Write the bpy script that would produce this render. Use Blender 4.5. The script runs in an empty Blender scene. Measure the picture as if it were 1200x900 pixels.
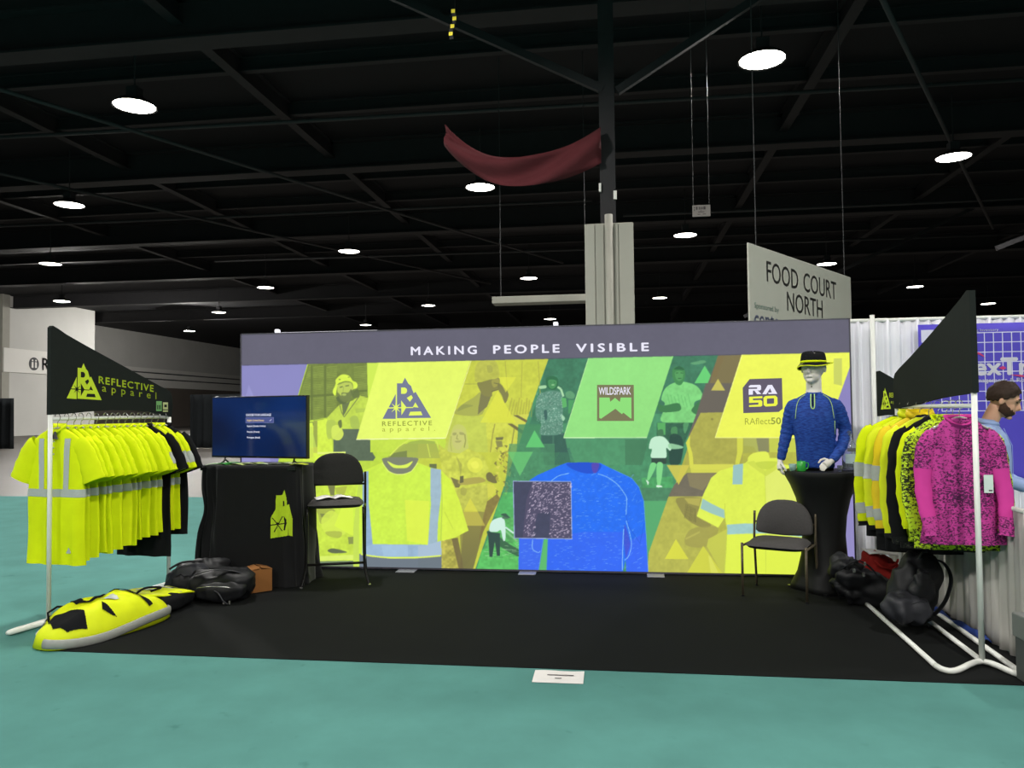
import bpy, bmesh, math, random
import numpy as np
from mathutils import Vector, Matrix, noise as mnoise

SC = bpy.context.scene
COL = SC.collection
PI = math.pi
random.seed(7)

# ---------------------------------------------------------------- camera
cam_data = bpy.data.cameras.new('camera')
cam_data.sensor_width = 36.0
cam_data.lens = 901.0 * 36.0 / 1200.0
cam_data.clip_end = 400
cam = bpy.data.objects.new('camera', cam_data)
COL.objects.link(cam)
YAW, PITCH, ROLL = 0.1375, 0.0337, -0.0107
_f = Vector((-math.sin(YAW) * math.cos(PITCH), math.cos(YAW) * math.cos(PITCH), math.sin(PITCH)))
_r = Vector((math.cos(YAW), math.sin(YAW), 0)); _u = _r.cross(_f)
_r2 = _r * math.cos(ROLL) + _u * math.sin(ROLL); _u2 = -_r * math.sin(ROLL) + _u * math.cos(ROLL)
cam.matrix_world = Matrix(((_r2.x, _u2.x, -_f.x, 0.895), (_r2.y, _u2.y, -_f.y, -7.657), (_r2.z, _u2.z, -_f.z, 1.621), (0, 0, 0, 1)))
SC.camera = cam

# ---------------------------------------------------------------- world, exposure
world = bpy.data.worlds.new('hall_ambient'); SC.world = world
world.use_nodes = True
world.node_tree.nodes['Background'].inputs[0].default_value = (0.75, 0.86, 0.9, 1)
world.node_tree.nodes['Background'].inputs[1].default_value = 0.16
SC.view_settings.view_transform = 'Standard'
SC.view_settings.look = 'None'
SC.view_settings.gamma = 1.0
SC.view_settings.use_curve_mapping = False
SC.view_settings.exposure = 0.0

# ---------------------------------------------------------------- hall lamps (staggered grid of flood lights under the roof)
LAMP_Z = 9.0
LAMP_POWER = 2600.0
LAMPS_SEEN = [(-10.4, 9.0), (-18.0, 16.6), (-26.3, 26.0), (-34.6, 37.3), (-11.2, 25.9), (-19.5, 34.8), (-27.8, 44.6), (-36.8, 55.9),
              (-20.2, 54.9), (-3.5, 17.0), (-12.1, 44.3), (-3.95, 34.7), (-4.5, 54.2), (4.0, 8.9), (10.8, 16.4), (3.8, 25.4),
              (3.7, 44.0), (11.6, 33.5), (19.1, 42.5), (27.5, 52.0)]
LAMPS_NEAR = [(-18.4, 0.0), (-3.6, 0.2), (11.0, 0.0), (-11.0, -8.8), (3.6, -8.8), (-3.6, -17.6), (11.0, -17.6)]
def lamp_light(x, y, power):
    wide = x < -30                                   # point lights here, sideways spread added to brighten the side wall
    ld = bpy.data.lights.new('flood_light', 'POINT' if wide else 'SPOT')
    ld.energy = power; ld.color = (1.0, 0.97, 0.92)
    ld.shadow_soft_size = 0.35
    if not wide: ld.spot_size = math.radians(172); ld.spot_blend = 0.35
    o = bpy.data.objects.new('flood_light', ld); COL.objects.link(o)
    o.location = (x, y, LAMP_Z - 0.12)
    return o
for (x, y) in LAMPS_SEEN: lamp_light(x, y, LAMP_POWER * (2.4 if x < -36 else 1.1 if x < -25 else 1.0))      # power raised to brighten the side wall
for (x, y) in LAMPS_NEAR: lamp_light(x, y, LAMP_POWER * (1.5 if y < -5 else 0.9))

# ================================================================ helpers
def lin(c):
    out = []
    for v in c[:3]:
        v = v / 255.0
        out.append(v / 12.92 if v <= 0.04045 else ((v + 0.055) / 1.055) ** 2.4)
    return tuple(out) + (1.0,)

def mat(name, rgb, rough=0.7, metal=0.0, var=0.12, scale=30.0, bump=0.0, spec=0.3, sheen=0.0, emit=None, strength=0.0, alpha=None):
    """principled material whose colour is broken up by a procedural noise"""
    m = bpy.data.materials.new(name); m.use_nodes = True
    nt = m.node_tree; b = nt.nodes['Principled BSDF']
    c = lin(rgb)
    b.inputs['Roughness'].default_value = rough; b.inputs['Metallic'].default_value = metal
    b.inputs['Specular IOR Level'].default_value = spec
    tc = nt.nodes.new('ShaderNodeTexCoord'); nz = nt.nodes.new('ShaderNodeTexNoise')
    nz.inputs['Scale'].default_value = scale; nz.inputs['Detail'].default_value = 4
    nt.links.new(tc.outputs['Object'], nz.inputs['Vector'])
    mx = nt.nodes.new('ShaderNodeMix'); mx.data_type = 'RGBA'
    mx.inputs[6].default_value = tuple(v * (1 - var) for v in c[:3]) + (1,)
    mx.inputs[7].default_value = tuple(min(1, v * (1 + var)) for v in c[:3]) + (1,)
    nt.links.new(nz.outputs['Fac'], mx.inputs[0]); nt.links.new(mx.outputs[2], b.inputs['Base Color'])
    if bump:
        bp = nt.nodes.new('ShaderNodeBump'); bp.inputs['Strength'].default_value = bump; bp.inputs['Distance'].default_value = 0.01
        nt.links.new(nz.outputs['Fac'], bp.inputs['Height']); nt.links.new(bp.outputs['Normal'], b.inputs['Normal'])
    if sheen:
        b.inputs['Sheen Weight'].default_value = sheen
    if emit:
        b.inputs['Emission Color'].default_value = lin(emit); b.inputs['Emission Strength'].default_value = strength
    return m

def glow(name, rgb, strength=1.0):
    """backlit print: gives off its own colour"""
    m = bpy.data.materials.new(name); m.use_nodes = True
    nt = m.node_tree; b = nt.nodes['Principled BSDF']
    b.inputs['Base Color'].default_value = (0.02, 0.02, 0.02, 1); b.inputs['Roughness'].default_value = 0.9
    b.inputs['Specular IOR Level'].default_value = 0.0
    nz = nt.nodes.new('ShaderNodeTexNoise'); nz.inputs['Scale'].default_value = 2.0
    tc = nt.nodes.new('ShaderNodeTexCoord'); nt.links.new(tc.outputs['Object'], nz.inputs['Vector'])
    mr = nt.nodes.new('ShaderNodeMapRange'); mr.inputs[3].default_value = strength * 0.94; mr.inputs[4].default_value = strength * 1.06
    nt.links.new(nz.outputs['Fac'], mr.inputs[0]); nt.links.new(mr.outputs[0], b.inputs['Emission Strength'])
    b.inputs['Emission Color'].default_value = lin(rgb)
    return m

def camo(name, base, dark, mid=None, scale=26.0, thr=0.52):
    """digital-looking broken fleck pattern printed on cloth"""
    m = bpy.data.materials.new(name); m.use_nodes = True
    nt = m.node_tree; b = nt.nodes['Principled BSDF']; b.inputs['Roughness'].default_value = 0.75
    b.inputs['Specular IOR Level'].default_value = 0.2
    tc = nt.nodes.new('ShaderNodeTexCoord'); mp = nt.nodes.new('ShaderNodeMapping'); mp.inputs['Scale'].default_value = (1, 1, 1.5)
    nz = nt.nodes.new('ShaderNodeTexNoise'); nz.inputs['Scale'].default_value = scale; nz.inputs['Detail'].default_value = 3; nz.inputs['Roughness'].default_value = 0.7
    n2 = nt.nodes.new('ShaderNodeTexNoise'); n2.inputs['Scale'].default_value = 4.0; n2.inputs['Detail'].default_value = 2
    rp = nt.nodes.new('ShaderNodeValToRGB'); rp.color_ramp.interpolation = 'CONSTANT'
    e = rp.color_ramp.elements
    e[0].position = 0.0; e[0].color = lin(dark); e[1].position = thr; e[1].color = lin(base)
    k = e.new(thr - 0.05); k.color = lin(mid or [(a + d) / 2 for a, d in zip(base, dark)])
    nt.links.new(tc.outputs['Object'], mp.inputs['Vector']); nt.links.new(mp.outputs[0], nz.inputs['Vector']); nt.links.new(tc.outputs['Object'], n2.inputs['Vector'])
    ad = nt.nodes.new('ShaderNodeMath'); ad.operation = 'MULTIPLY_ADD'; ad.inputs[1].default_value = 0.35; ad.inputs[2].default_value = -0.175
    nt.links.new(n2.outputs['Fac'], ad.inputs[0])
    sm = nt.nodes.new('ShaderNodeMath'); sm.operation = 'ADD'
    nt.links.new(nz.outputs['Fac'], sm.inputs[0]); nt.links.new(ad.outputs[0], sm.inputs[1])
    nt.links.new(sm.outputs[0], rp.inputs[0]); nt.links.new(rp.outputs[0], b.inputs['Base Color'])
    return m

def glass(name, rgb=(235, 245, 248), rough=0.03, trans=0.95):
    m = mat(name, rgb, rough=rough, var=0.02)
    b = m.node_tree.nodes['Principled BSDF']; b.inputs['Transmission Weight'].default_value = trans; b.inputs['IOR'].default_value = 1.4
    b.inputs['Specular IOR Level'].default_value = 0.5
    return m

class MB:
    """mesh builder: collects shapes, then links them as ONE mesh object"""
    def __init__(s): s.v = []; s.f = []; s.m = []
    def add(s, vs, fs, mi=0):
        o = len(s.v); s.v += [tuple(v) for v in vs]; s.f += [tuple(i + o for i in f) for f in fs]; s.m += [mi] * len(fs)
        return s
    def box(s, x0, x1, y0, y1, z0, z1, mi=0):
        return s.add([(x0, y0, z0), (x1, y0, z0), (x1, y1, z0), (x0, y1, z0), (x0, y0, z1), (x1, y0, z1), (x1, y1, z1), (x0, y1, z1)],
                     [(0, 3, 2, 1), (4, 5, 6, 7), (0, 1, 5, 4), (1, 2, 6, 5), (2, 3, 7, 6), (3, 0, 4, 7)], mi)
    def obox(s, c, ax, ay, az, mi=0):
        """box from a centre and three half-axis vectors"""
        c, ax, ay, az = Vector(c), Vector(ax), Vector(ay), Vector(az)
        vs = [c + ax * i + ay * j + az * k for k in (-1, 1) for (i, j) in ((-1, -1), (1, -1), (1, 1), (-1, 1))]
        return s.add(vs, [(0, 3, 2, 1), (4, 5, 6, 7), (0, 1, 5, 4), (1, 2, 6, 5), (2, 3, 7, 6), (3, 0, 4, 7)], mi)
    def tube(s, pts, r, n=8, caps=True, mi=0, flat=None, part=None):
        pts = [Vector(p) for p in pts]; k = len(pts)
        rs = list(r) if hasattr(r, '__len__') else [r] * k
        up = None; rings = []
        for i, p in enumerate(pts):
            t = (pts[min(i + 1, k - 1)] - pts[max(i - 1, 0)]).normalized()
            if up is None:
                up = Vector((0, 0, 1)) if abs(t.z) < 0.9 else Vector((0, 1, 0))
            a = (up - t * up.dot(t)).normalized(); b = t.cross(a); up = a
            fl = flat or (1, 1)
            rings.append([p + (a * math.cos(2 * PI * j / n) * fl[0] + b * math.sin(2 * PI * j / n) * fl[1]) * rs[i] for j in range(n)])
        if part: rings = rings[part[0]:part[1] + 1]
        return s.loft(rings, caps, caps, mi)
    def loft(s, rings, cap0=True, cap1=True, mi=0, closed=True):
        n = len(rings[0]); vs = [v for r in rings for v in r]; fs = []
        for i in range(len(rings) - 1):
            for j in range(n if closed else n - 1):
                j2 = (j + 1) % n
                fs.append((i * n + j, i * n + j2, (i + 1) * n + j2, (i + 1) * n + j))
        if cap0: fs.append(tuple(range(n - 1, -1, -1)))
        if cap1: fs.append(tuple((len(rings) - 1) * n + j for j in range(n)))
        return s.add(vs, fs, mi)
    def lathe(s, prof, c=(0, 0, 0), n=24, mi=0, cap0=True, cap1=True):
        rings = [[(c[0] + r * math.cos(2 * PI * j / n), c[1] + r * math.sin(2 * PI * j / n), c[2] + z) for j in range(n)] for r, z in prof]
        return s.loft(rings, cap0, cap1, mi)
    def prism(s, poly, frame, d, mi=0):
        """flat polygon (2-d points) in frame (origin, u, v), extruded by d along u x v"""
        o, u, v = [Vector(q) for q in frame]; nrm = u.cross(v).normalized()
        a = [o + u * p[0] + v * p[1] for p in poly]; b = [p + nrm * d for p in a]; n = len(a)
        area = sum(poly[i][0] * poly[(i + 1) % n][1] - poly[(i + 1) % n][0] * poly[i][1] for i in range(n))
        fs = [tuple(range(n, 2 * n)), tuple(range(n - 1, -1, -1))] + [(i, (i + 1) % n, n + (i + 1) % n, n + i) for i in range(n)]
        if area < 0: fs = [tuple(reversed(f)) for f in fs]
        return s.add(a + b, fs, mi)
    def grid(s, fn, nu, nv, mi=0):
        vs = [fn(i / nu, j / nv) for j in range(nv + 1) for i in range(nu + 1)]
        fs = [(j * (nu + 1) + i, j * (nu + 1) + i + 1, (j + 1) * (nu + 1) + i + 1, (j + 1) * (nu + 1) + i) for j in range(nv) for i in range(nu)]
        return s.add(vs, fs, mi)
    def mesh(s, name, mats, smooth=False):
        me = bpy.data.meshes.new(name); me.from_pydata(s.v, [], s.f)
        mats = mats if isinstance(mats, (list, tuple)) else [mats]
        for m in mats: me.materials.append(m)
        if len(mats) > 1: me.polygons.foreach_set('material_index', s.m)
        if smooth: me.polygons.foreach_set('use_smooth', [True] * len(s.f))
        me.update(); return me
    def build(s, name, mats, parent=None, smooth=False, bevel=0, subsurf=0, solid=0, loc=None, rotz=0):
        o = bpy.data.objects.new(name, s.mesh(name, mats, smooth)); COL.objects.link(o)
        if parent is not None: o.parent = parent
        if loc is not None: o.location = loc
        if rotz: o.rotation_euler = (0, 0, rotz)
        if solid:
            md = o.modifiers.new('solid', 'SOLIDIFY'); md.thickness = solid; md.offset = 0
        if bevel:
            md = o.modifiers.new('bevel', 'BEVEL'); md.width = bevel; md.segments = 2; md.limit_method = 'ANGLE'; md.angle_limit = 0.6
        if subsurf:
            md = o.modifiers.new('sub', 'SUBSURF'); md.levels = subsurf; md.render_levels = subsurf
        return o

def tag(o, label=None, cat=None, group=None, kind=None):
    if label: o['label'] = label
    if cat: o['category'] = cat
    if group: o['group'] = group
    if kind: o['kind'] = kind
    return o

def thing(name, label, cat, loc=(0, 0, 0), rotz=0, group=None):
    o = bpy.data.objects.new(name, None); COL.objects.link(o)
    o.location = loc; o.rotation_euler = (0, 0, rotz); o.empty_display_size = 0.1
    return tag(o, label, cat, group)

def copy_tree(o, parent=None):
    c = o.copy(); COL.objects.link(c)
    if parent is not None: c.parent = parent
    for ch in list(o.children): copy_tree(ch, c)
    return c

_tmp = []
def text_geo(body, bold=0.0, spacing=1.0):
    """outline of a line of text as flat 2-d faces, bounding box moved to the origin"""
    cu = bpy.data.curves.new('lettering', 'FONT'); cu.body = body; cu.offset = bold; cu.space_character = spacing; cu.resolution_u = 3
    ob = bpy.data.objects.new('lettering', cu); COL.objects.link(ob)
    dg = bpy.context.evaluated_depsgraph_get(); dg.update()
    ev = ob.evaluated_get(dg); me = ev.to_mesh()
    vs = [(v.co.x, v.co.y) for v in me.vertices]; fs = [tuple(p.vertices) for p in me.polygons]
    ev.to_mesh_clear(); bpy.data.objects.remove(ob); bpy.data.curves.remove(cu)
    x0 = min(v[0] for v in vs); x1 = max(v[0] for v in vs)
    return [(v[0] - x0, v[1]) for v in vs], fs, x1 - x0

def put_text(mb, body, place, width, cap, bold=0.0, spacing=1.0, mi=0, italic=0.0):
    """text of a given width and capital height; place(x, y) gives the 3-d point"""
    vs, fs, w = text_geo(body, 0.0, spacing)
    sx = width / w; sy = cap / 0.69
    for (ox, oy) in ((0, 0), (bold, 0), (-bold, 0), (0, bold), (0, -bold)) if bold else ((0, 0),):
        mb.add([place((v[0] + ox) * sx + v[1] * sy * italic, (v[1] + oy) * sy) for v in vs], fs, mi)

def spline(pts, k=6, closed=True):
    out = []; n = len(pts)
    for i in range(n if closed else n - 1):
        if closed: p = [pts[(i + d) % n] for d in (-1, 0, 1, 2)]
        else: p = [pts[min(max(i + d, 0), n - 1)] for d in (-1, 0, 1, 2)]
        for j in range(k):
            t = j / k
            out.append(tuple(0.5 * (2 * b + (c - a) * t + (2 * a - 5 * b + 4 * c - d) * t * t + (3 * b - a - 3 * c + d) * t ** 3) for a, b, c, d in zip(*p)))
    if not closed: out.append(tuple(pts[-1]))
    return out

def lerp_table(tab, z):
    """piecewise-linear lookup, tab sorted by first value ascending"""
    if z <= tab[0][0]: return tab[0][1]
    for (a, va), (b, vb) in zip(tab, tab[1:]):
        if z <= b: return va + (vb - va) * (z - a) / (b - a)
    return tab[-1][1]

def fused(name, build_fns, voxel, mats, parent=None, smooth_it=4, subsurf=0, skin=None):
    """one continuous surface grown from skinned bone chains and extra shells"""
    bm_all = MB()
    if skin:
        for joints, edges in skin:
            me = bpy.data.meshes.new('bones'); me.from_pydata([j[:3] for j in joints], edges, [])
            ob = bpy.data.objects.new('bones', me); COL.objects.link(ob)
            ob.modifiers.new('skin', 'SKIN')
            for i, j in enumerate(joints):
                sv = me.skin_vertices[0].data[i]
                rr = j[3]; sv.radius = rr if hasattr(rr, '__len__') else (rr, rr); sv.use_root = (i == 0)
            md = ob.modifiers.new('sub', 'SUBSURF'); md.levels = 2; md.render_levels = 2
            dg = bpy.context.evaluated_depsgraph_get(); dg.update()
            ev = ob.evaluated_get(dg); em = ev.to_mesh()
            bm_all.add([v.co[:] for v in em.vertices], [tuple(p.vertices) for p in em.polygons])
            ev.to_mesh_clear(); bpy.data.objects.remove(ob); bpy.data.meshes.remove(me)
    for fn in build_fns: fn(bm_all)
    o = bm_all.build(name, mats, parent, smooth=True)
    md = o.modifiers.new('fuse', 'REMESH'); md.mode = 'VOXEL'; md.voxel_size = voxel; md.use_smooth_shade = True
    if smooth_it:
        ms = o.modifiers.new('ease', 'SMOOTH'); ms.iterations = smooth_it; ms.factor = 0.5
    dg = bpy.context.evaluated_depsgraph_get(); dg.update()
    new = bpy.data.meshes.new_from_object(o.evaluated_get(dg)); o.modifiers.clear()
    o.data = new; new.polygons.foreach_set('use_smooth', [True] * len(new.polygons))
    return o

def ellipsoid(mb, c, r, n=16, m=10, rot=None):
    rings = []
    for i in range(m + 1):
        th = PI * i / m
        ring = []
        for j in range(n):
            p = Vector((r[0] * math.sin(th) * math.cos(2 * PI * j / n), r[1] * math.sin(th) * math.sin(2 * PI * j / n), -r[2] * math.cos(th)))
            if rot is not None: p = rot @ p
            ring.append(Vector(c) + p)
        rings.append(ring)
    mb.loft(rings, True, True)

def blob(c, r, power=3.0, amp=0.02, freq=4.0, seed=0, n=48, m=28, rot=None, flat=None):
    """soft rounded box (superellipsoid with wrinkles); flat = floor level it is cut to"""
    mb = MB(); rings = []
    sp = lambda v, e: math.copysign(abs(v) ** e, v)
    e = 2.0 / power
    for i in range(m + 1):
        th = -PI / 2 + PI * i / m; ring = []
        for j in range(n):
            ph = 2 * PI * j / n
            p = Vector((r[0] * sp(math.cos(th), e) * sp(math.cos(ph), e), r[1] * sp(math.cos(th), e) * sp(math.sin(ph), e), r[2] * sp(math.sin(th), e)))
            nn = mnoise.noise(Vector((p.x * freq + seed * 7.1, p.y * freq, p.z * freq)))
            nn += 0.45 * mnoise.noise(Vector((p.x * freq * 3.3, p.y * freq * 3.3 + seed, p.z * freq * 3.3)))
            p *= 1 + amp / max(r) * nn * 2
            if rot is not None: p = rot @ p
            p += Vector(c)
            if flat is not None and p.z < flat: p.z = flat
            ring.append(p)
        rings.append(ring)
    mb.loft(rings, True, True)
    return mb

# ================================================================ the hall
def carpet_mat(name, rgb, dark, scale=2.2, fine=500.0):
    m = bpy.data.materials.new(name); m.use_nodes = True
    nt = m.node_tree; b = nt.nodes['Principled BSDF']; b.inputs['Roughness'].default_value = 0.95; b.inputs['Specular IOR Level'].default_value = 0.08
    tc = nt.nodes.new('ShaderNodeTexCoord')
    n1 = nt.nodes.new('ShaderNodeTexNoise'); n1.inputs['Scale'].default_value = scale; n1.inputs['Detail'].default_value = 5; n1.inputs['Roughness'].default_value = 0.6
    n2 = nt.nodes.new('ShaderNodeTexNoise'); n2.inputs['Scale'].default_value = fine; n2.inputs['Detail'].default_value = 2
    n3 = nt.nodes.new('ShaderNodeTexNoise'); n3.inputs['Scale'].default_value = 6.0; n3.inputs['Detail'].default_value = 6
    for n in (n1, n2, n3): nt.links.new(tc.outputs['Object'], n.inputs['Vector'])
    rp = nt.nodes.new('ShaderNodeValToRGB'); e = rp.color_ramp.elements
    e[0].position = 0.25; e[0].color = lin([c * 0.9 for c in rgb]); e[1].position = 0.75; e[1].color = lin(rgb)
    nt.links.new(n1.outputs['Fac'], rp.inputs[0])
    st = nt.nodes.new('ShaderNodeValToRGB'); s = st.color_ramp.elements
    s[0].position = 0.66; s[0].color = (0, 0, 0, 1); s[1].position = 0.78; s[1].color = (0.55, 0.55, 0.55, 1)
    nt.links.new(n3.outputs['Fac'], st.inputs[0])
    mx = nt.nodes.new('ShaderNodeMix'); mx.data_type = 'RGBA'; mx.inputs[7].default_value = lin(dark)
    nt.links.new(st.outputs[0], mx.inputs[0]); nt.links.new(rp.outputs[0], mx.inputs[6])
    m2 = nt.nodes.new('ShaderNodeMix'); m2.data_type = 'RGBA'; m2.blend_type = 'MULTIPLY'; m2.inputs[0].default_value = 0.35
    nt.links.new(mx.outputs[2], m2.inputs[6]); nt.links.new(n2.outputs['Fac'], m2.inputs[7])
    nt.links.new(m2.outputs[2], b.inputs['Base Color'])
    bp = nt.nodes.new('ShaderNodeBump'); bp.inputs['Strength'].default_value = 0.25; bp.inputs['Distance'].default_value = 0.004
    nt.links.new(n2.outputs['Fac'], bp.inputs['Height']); nt.links.new(bp.outputs['Normal'], b.inputs['Normal'])
    return m

M_concrete = mat('polished_concrete', (88, 84, 79), rough=0.5, var=0.15, scale=0.6)
M_teal = carpet_mat('teal_carpet', (97, 156, 149), (54, 104, 100))
M_black_carpet = carpet_mat('black_carpet', (28, 30, 30), (22, 24, 24), 3.0)
M_ceiling = mat('black_painted_deck', (26, 26, 29), rough=0.8, var=0.25, scale=0.8)
M_steel = mat('black_painted_steel', (44, 43, 45), rough=0.7, var=0.2, scale=3)
M_pipe = mat('dark_pipe', (62, 62, 64), rough=0.6, var=0.1, scale=3)
M_hallwall = mat('grey_hall_wall', (205, 204, 199), rough=0.85, var=0.08, scale=0.5)
M_band = mat('white_wall_band', (232, 230, 224), rough=0.7, var=0.03)
M_letter_dark = mat('dark_lettering', (70, 70, 72), rough=0.6)
M_column = mat('beige_column_paint', (166, 164, 154), rough=0.8, var=0.08, scale=2)
M_black_drape = mat('black_drape_cloth', (34, 37, 39), rough=0.95, var=0.2, scale=8, spec=0.1)

b = MB(); b.box(-75, 55, -32, 118, -0.3, -0.008)
tag(b.build('floor', M_concrete), 'grey polished concrete floor of the exhibition hall', None, kind='structure')
b = MB(); b.box(-40, 36, -28, 6.3, -0.008, 0.0)
tag(b.build('floor_aisle_carpet', M_teal), 'teal aisle carpet around the booth', None, kind='structure')
b = MB(); b.box(-3.07, 3.40, -2.81, -0.006, 0.0, 0.006)
tag(b.build('booth_carpet', M_black_carpet, bevel=0.002), 'black carpet square laid under the booth', 'carpet')
b = MB(); b.box(-75, 55, -32, 118, 10.9, 11.1)
ceil = tag(b.build('ceiling', M_ceiling), 'high black ceiling of the hall', None, kind='structure')
def beam_i(x0, x1, y0, y1, z0, z1):
    """I-section beam along x or y"""
    m = MB()
    if (x1 - x0) > (y1 - y0):
        ym = (y0 + y1) / 2
        m.box(x0, x1, y0, y1, z0, z0 + 0.05); m.box(x0, x1, y0, y1, z1 - 0.05, z1); m.box(x0, x1, ym - 0.03, ym + 0.03, z0 + 0.05, z1 - 0.05)
    else:
        xm = (x0 + x1) / 2
        m.box(x0, x1, y0, y1, z0, z0 + 0.05); m.box(x0, x1, y0, y1, z1 - 0.05, z1); m.box(xm - 0.03, xm + 0.03, y0, y1, z0 + 0.05, z1 - 0.05)
    return m
for y in (8.2, 17.5, 27, 36.5, 46, 56):
    beam_i(-52, 50, y - 0.3, y + 0.3, 9.9, 10.9).build('beam', M_steel, ceil)
for x in (-24, -16.4, -8.8, 6.2, 13.6, 21.2):
    beam_i(x - 0.14, x + 0.14, -10, 70, 10.35, 10.9).build('purlin', M_steel, ceil)
for y in (11, 14, 20.5, 23.6, 30, 33, 40):
    beam_i(-50, 48, y - 0.1, y + 0.1, 10.5, 10.9).build('joist', M_steel, ceil)
for (x0, y0, z0, x1, y1, z1) in ((-30, 12.6, 10.0, 14, 13.6, 10.0), (1.2, 25.0, 9.8, 22, 25.0, 9.8), (-30, 21.5, 9.7, 0, 22.0, 9.7), (-20, 30, 9.6, 20, 31, 9.6), (5, 6, 9.7, 18, 30, 9.7), (-14, 9, 9.6, -2, 34, 9.6), (-22, 9, 9.6, -7, 40, 9.6)):
    MB().tube([(x0, y0, z0), ((x0 + x1) / 2, (y0 + y1) / 2, z0 - 0.04), (x1, y1, z1)], 0.06, 8).build('pipe', M_pipe, ceil, smooth=True)
for (p, q) in (((-3.4, 6.3, 9.6), (0.7, 6.3, 7.45)), ((0.95, 6.3, 7.4), (4.6, 6.3, 9.6)), ((12.4, 17.5, 6.4), (22, 17.5, 10)), ((6.4, 27, 5.6), (16, 27, 10))):
    d = (Vector(q) - Vector(p)); u = d.normalized(); s = u.cross(Vector((0, 1, 0))).normalized()
    MB().obox((Vector(p) + Vector(q)) / 2, d / 2, Vector((0, 0.06, 0)), s * 0.07).build('brace', M_steel, ceil)

# left side wall of the hall with a projecting block
b = MB(); b.box(-53.4, -53, 40, 118, 0, 10.9)
wall_l = tag(b.build('wall_left', M_hallwall), 'grey side wall of the hall with white trim', None, kind='structure')
b = MB(); b.box(-52.99, -45.6, 45.6, 55.4, 0, 10.9)
blk = b.build('wall_block', M_hallwall, wall_l)
b = MB(); b.box(-53.0, -46.4, 30, 45.6, 0, 10.9)
b.build('wall_return', M_hallwall, wall_l)
b = MB(); b.box(-46.4, -45.55, 44.9, 45.62, 0, 10.9)
b.build('corner_post', M_column, wall_l)
b = MB(); b.box(-45.6, -45.5, 45.0, 55.4, 4.95, 6.8)
band = b.build('sign_band', M_band, blk)
b = MB(); b.box(-46.4, -46.3, 30, 45.0, 4.95, 6.8)
b.build('sign_band', M_band, wall_l)
# RESTROOMS lettering and round pictogram on the band
lt = MB()
put_text(lt, 'Restrooms', lambda x, y: (-45.47, 48.95 + x, 5.28 + y), 6.1, 0.98, 0.012)
lt.build('restroom_lettering', M_letter_dark, blk)
ic = MB(); ring = [(0.52 * math.cos(2 * PI * k / 24), 0.52 * math.sin(2 * PI * k / 24)) for k in range(24)]
ic.prism(ring, ((-45.5, 48.05, 5.72), (0, 1, 0), (0, 0, 1)), 0.03)
ic.build('restroom_pictogram', M_letter_dark, blk)
ic = MB()
for k in (-1, 1):
    ic.prism([(k * 0.18 - 0.1, -0.32), (k * 0.18 + 0.1, -0.32), (k * 0.18 + 0.09, 0.14), (k * 0.18 - 0.09, 0.14)], ((-45.46, 48.05, 5.72), (0, 1, 0), (0, 0, 1)), 0.01)
    ic.prism([(k * 0.18 + 0.08 * math.cos(a), 0.27 + 0.08 * math.sin(a)) for a in [2 * PI * q / 10 for q in range(10)]], ((-45.46, 48.05, 5.72), (0, 1, 0), (0, 0, 1)), 0.01)
ic.build('restroom_pictogram', M_band, blk)
# white trim with two dark slots along the side wall, doors below
b = MB(); b.box(-53, -52.8, 55.5, 100, 6.45, 6.9); b.build('trim_rail', M_band, wall_l)
b = MB(); b.box(-53, -52.8, 55.5, 100, 5.75, 6.3); b.build('trim_rail', M_band, wall_l)
b = MB(); b.box(-53, -52.8, 55.5, 100, 4.7, 5.6); b.build('trim_rail', M_band, wall_l)
b = MB(); b.box(-53, -52.93, 55.5, 100, 4.7, 6.9); b.build('trim_slot', M_letter_dark, wall_l)
M_brown = mat('brown_grey_panel', (112, 104, 96), rough=0.8, var=0.1, scale=0.5)
b = MB(); b.box(-53, -52.9, 55.5, 110, 0, 4.7); b.build('lower_panel', M_brown, wall_l)
b = MB(); b.box(-53.4, 55, 117, 117.4, 0, 10.9)
tag(b.build('wall_back', M_hallwall), 'far end wall of the hall', None, kind='structure')
b = MB(); b.box(-55, 55, -30.4, -30, 0, 10.9)
tag(b.build('wall_front', M_hallwall), 'near end wall of the hall', None, kind='structure')

b = MB(); b.box(50, 50.4, -30, 117, 0, 10.9)
tag(b.build('wall_right', M_hallwall), 'far right side wall of the hall', None, kind='structure')
# column with dark steel post above, pale cladding panels and a riser pipe
colm = MB(); colm.box(0.34, 1.2, 6.0, 6.86, 0, 4.92)
colm = tag(colm.build('trim_1', M_column, bevel=0.02), 'pale clad hall column behind the lit back wall', None, kind='structure')
for (x0, x1) in ((0.34, 0.52), (0.53, 0.68), (0.86, 0.93), (0.94, 1.2)):
    MB().box(x0 + 0.004, x1 - 0.004, 5.975, 6.0, 0, 4.90).build('cladding_panel', M_column, colm, bevel=0.006)
MB().tube([(0.77, 5.93, 0.02), (0.77, 5.93, 5.05)], 0.07, 12).build('riser_pipe', M_column, colm, smooth=True)
p = MB(); p.box(0.62, 0.90, 6.25, 6.30, 4.92, 10.9); p.box(0.62, 0.90, 6.60, 6.65, 4.92, 10.9); p.box(0.73, 0.79, 6.30, 6.60, 4.92, 10.9)
p.build('steel_post', M_steel, colm)
MB().box(0.60, 0.64, 6.2, 6.25, 5.55, 5.7).build('strobe', M_band, colm); MB().box(0.86, 0.92, 6.2, 6.25, 5.4, 5.55).build('strobe', M_band, colm)
# pale duct beside the column
t = thing('duct', 'pale horizontal duct beside the hall column', 'duct', (-1.0, 12.05, 4.36))
MB().box(-1.3, 1.3, -0.25, 0.25, 0, 0.18).build('duct_body', M_column, t, bevel=0.02)
for x in (-1.1, 1.1): MB().tube([(x, 0, 0.18), (x, 0, 6.54)], 0.012, 6).build('hanger_rod', M_pipe, t)
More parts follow.
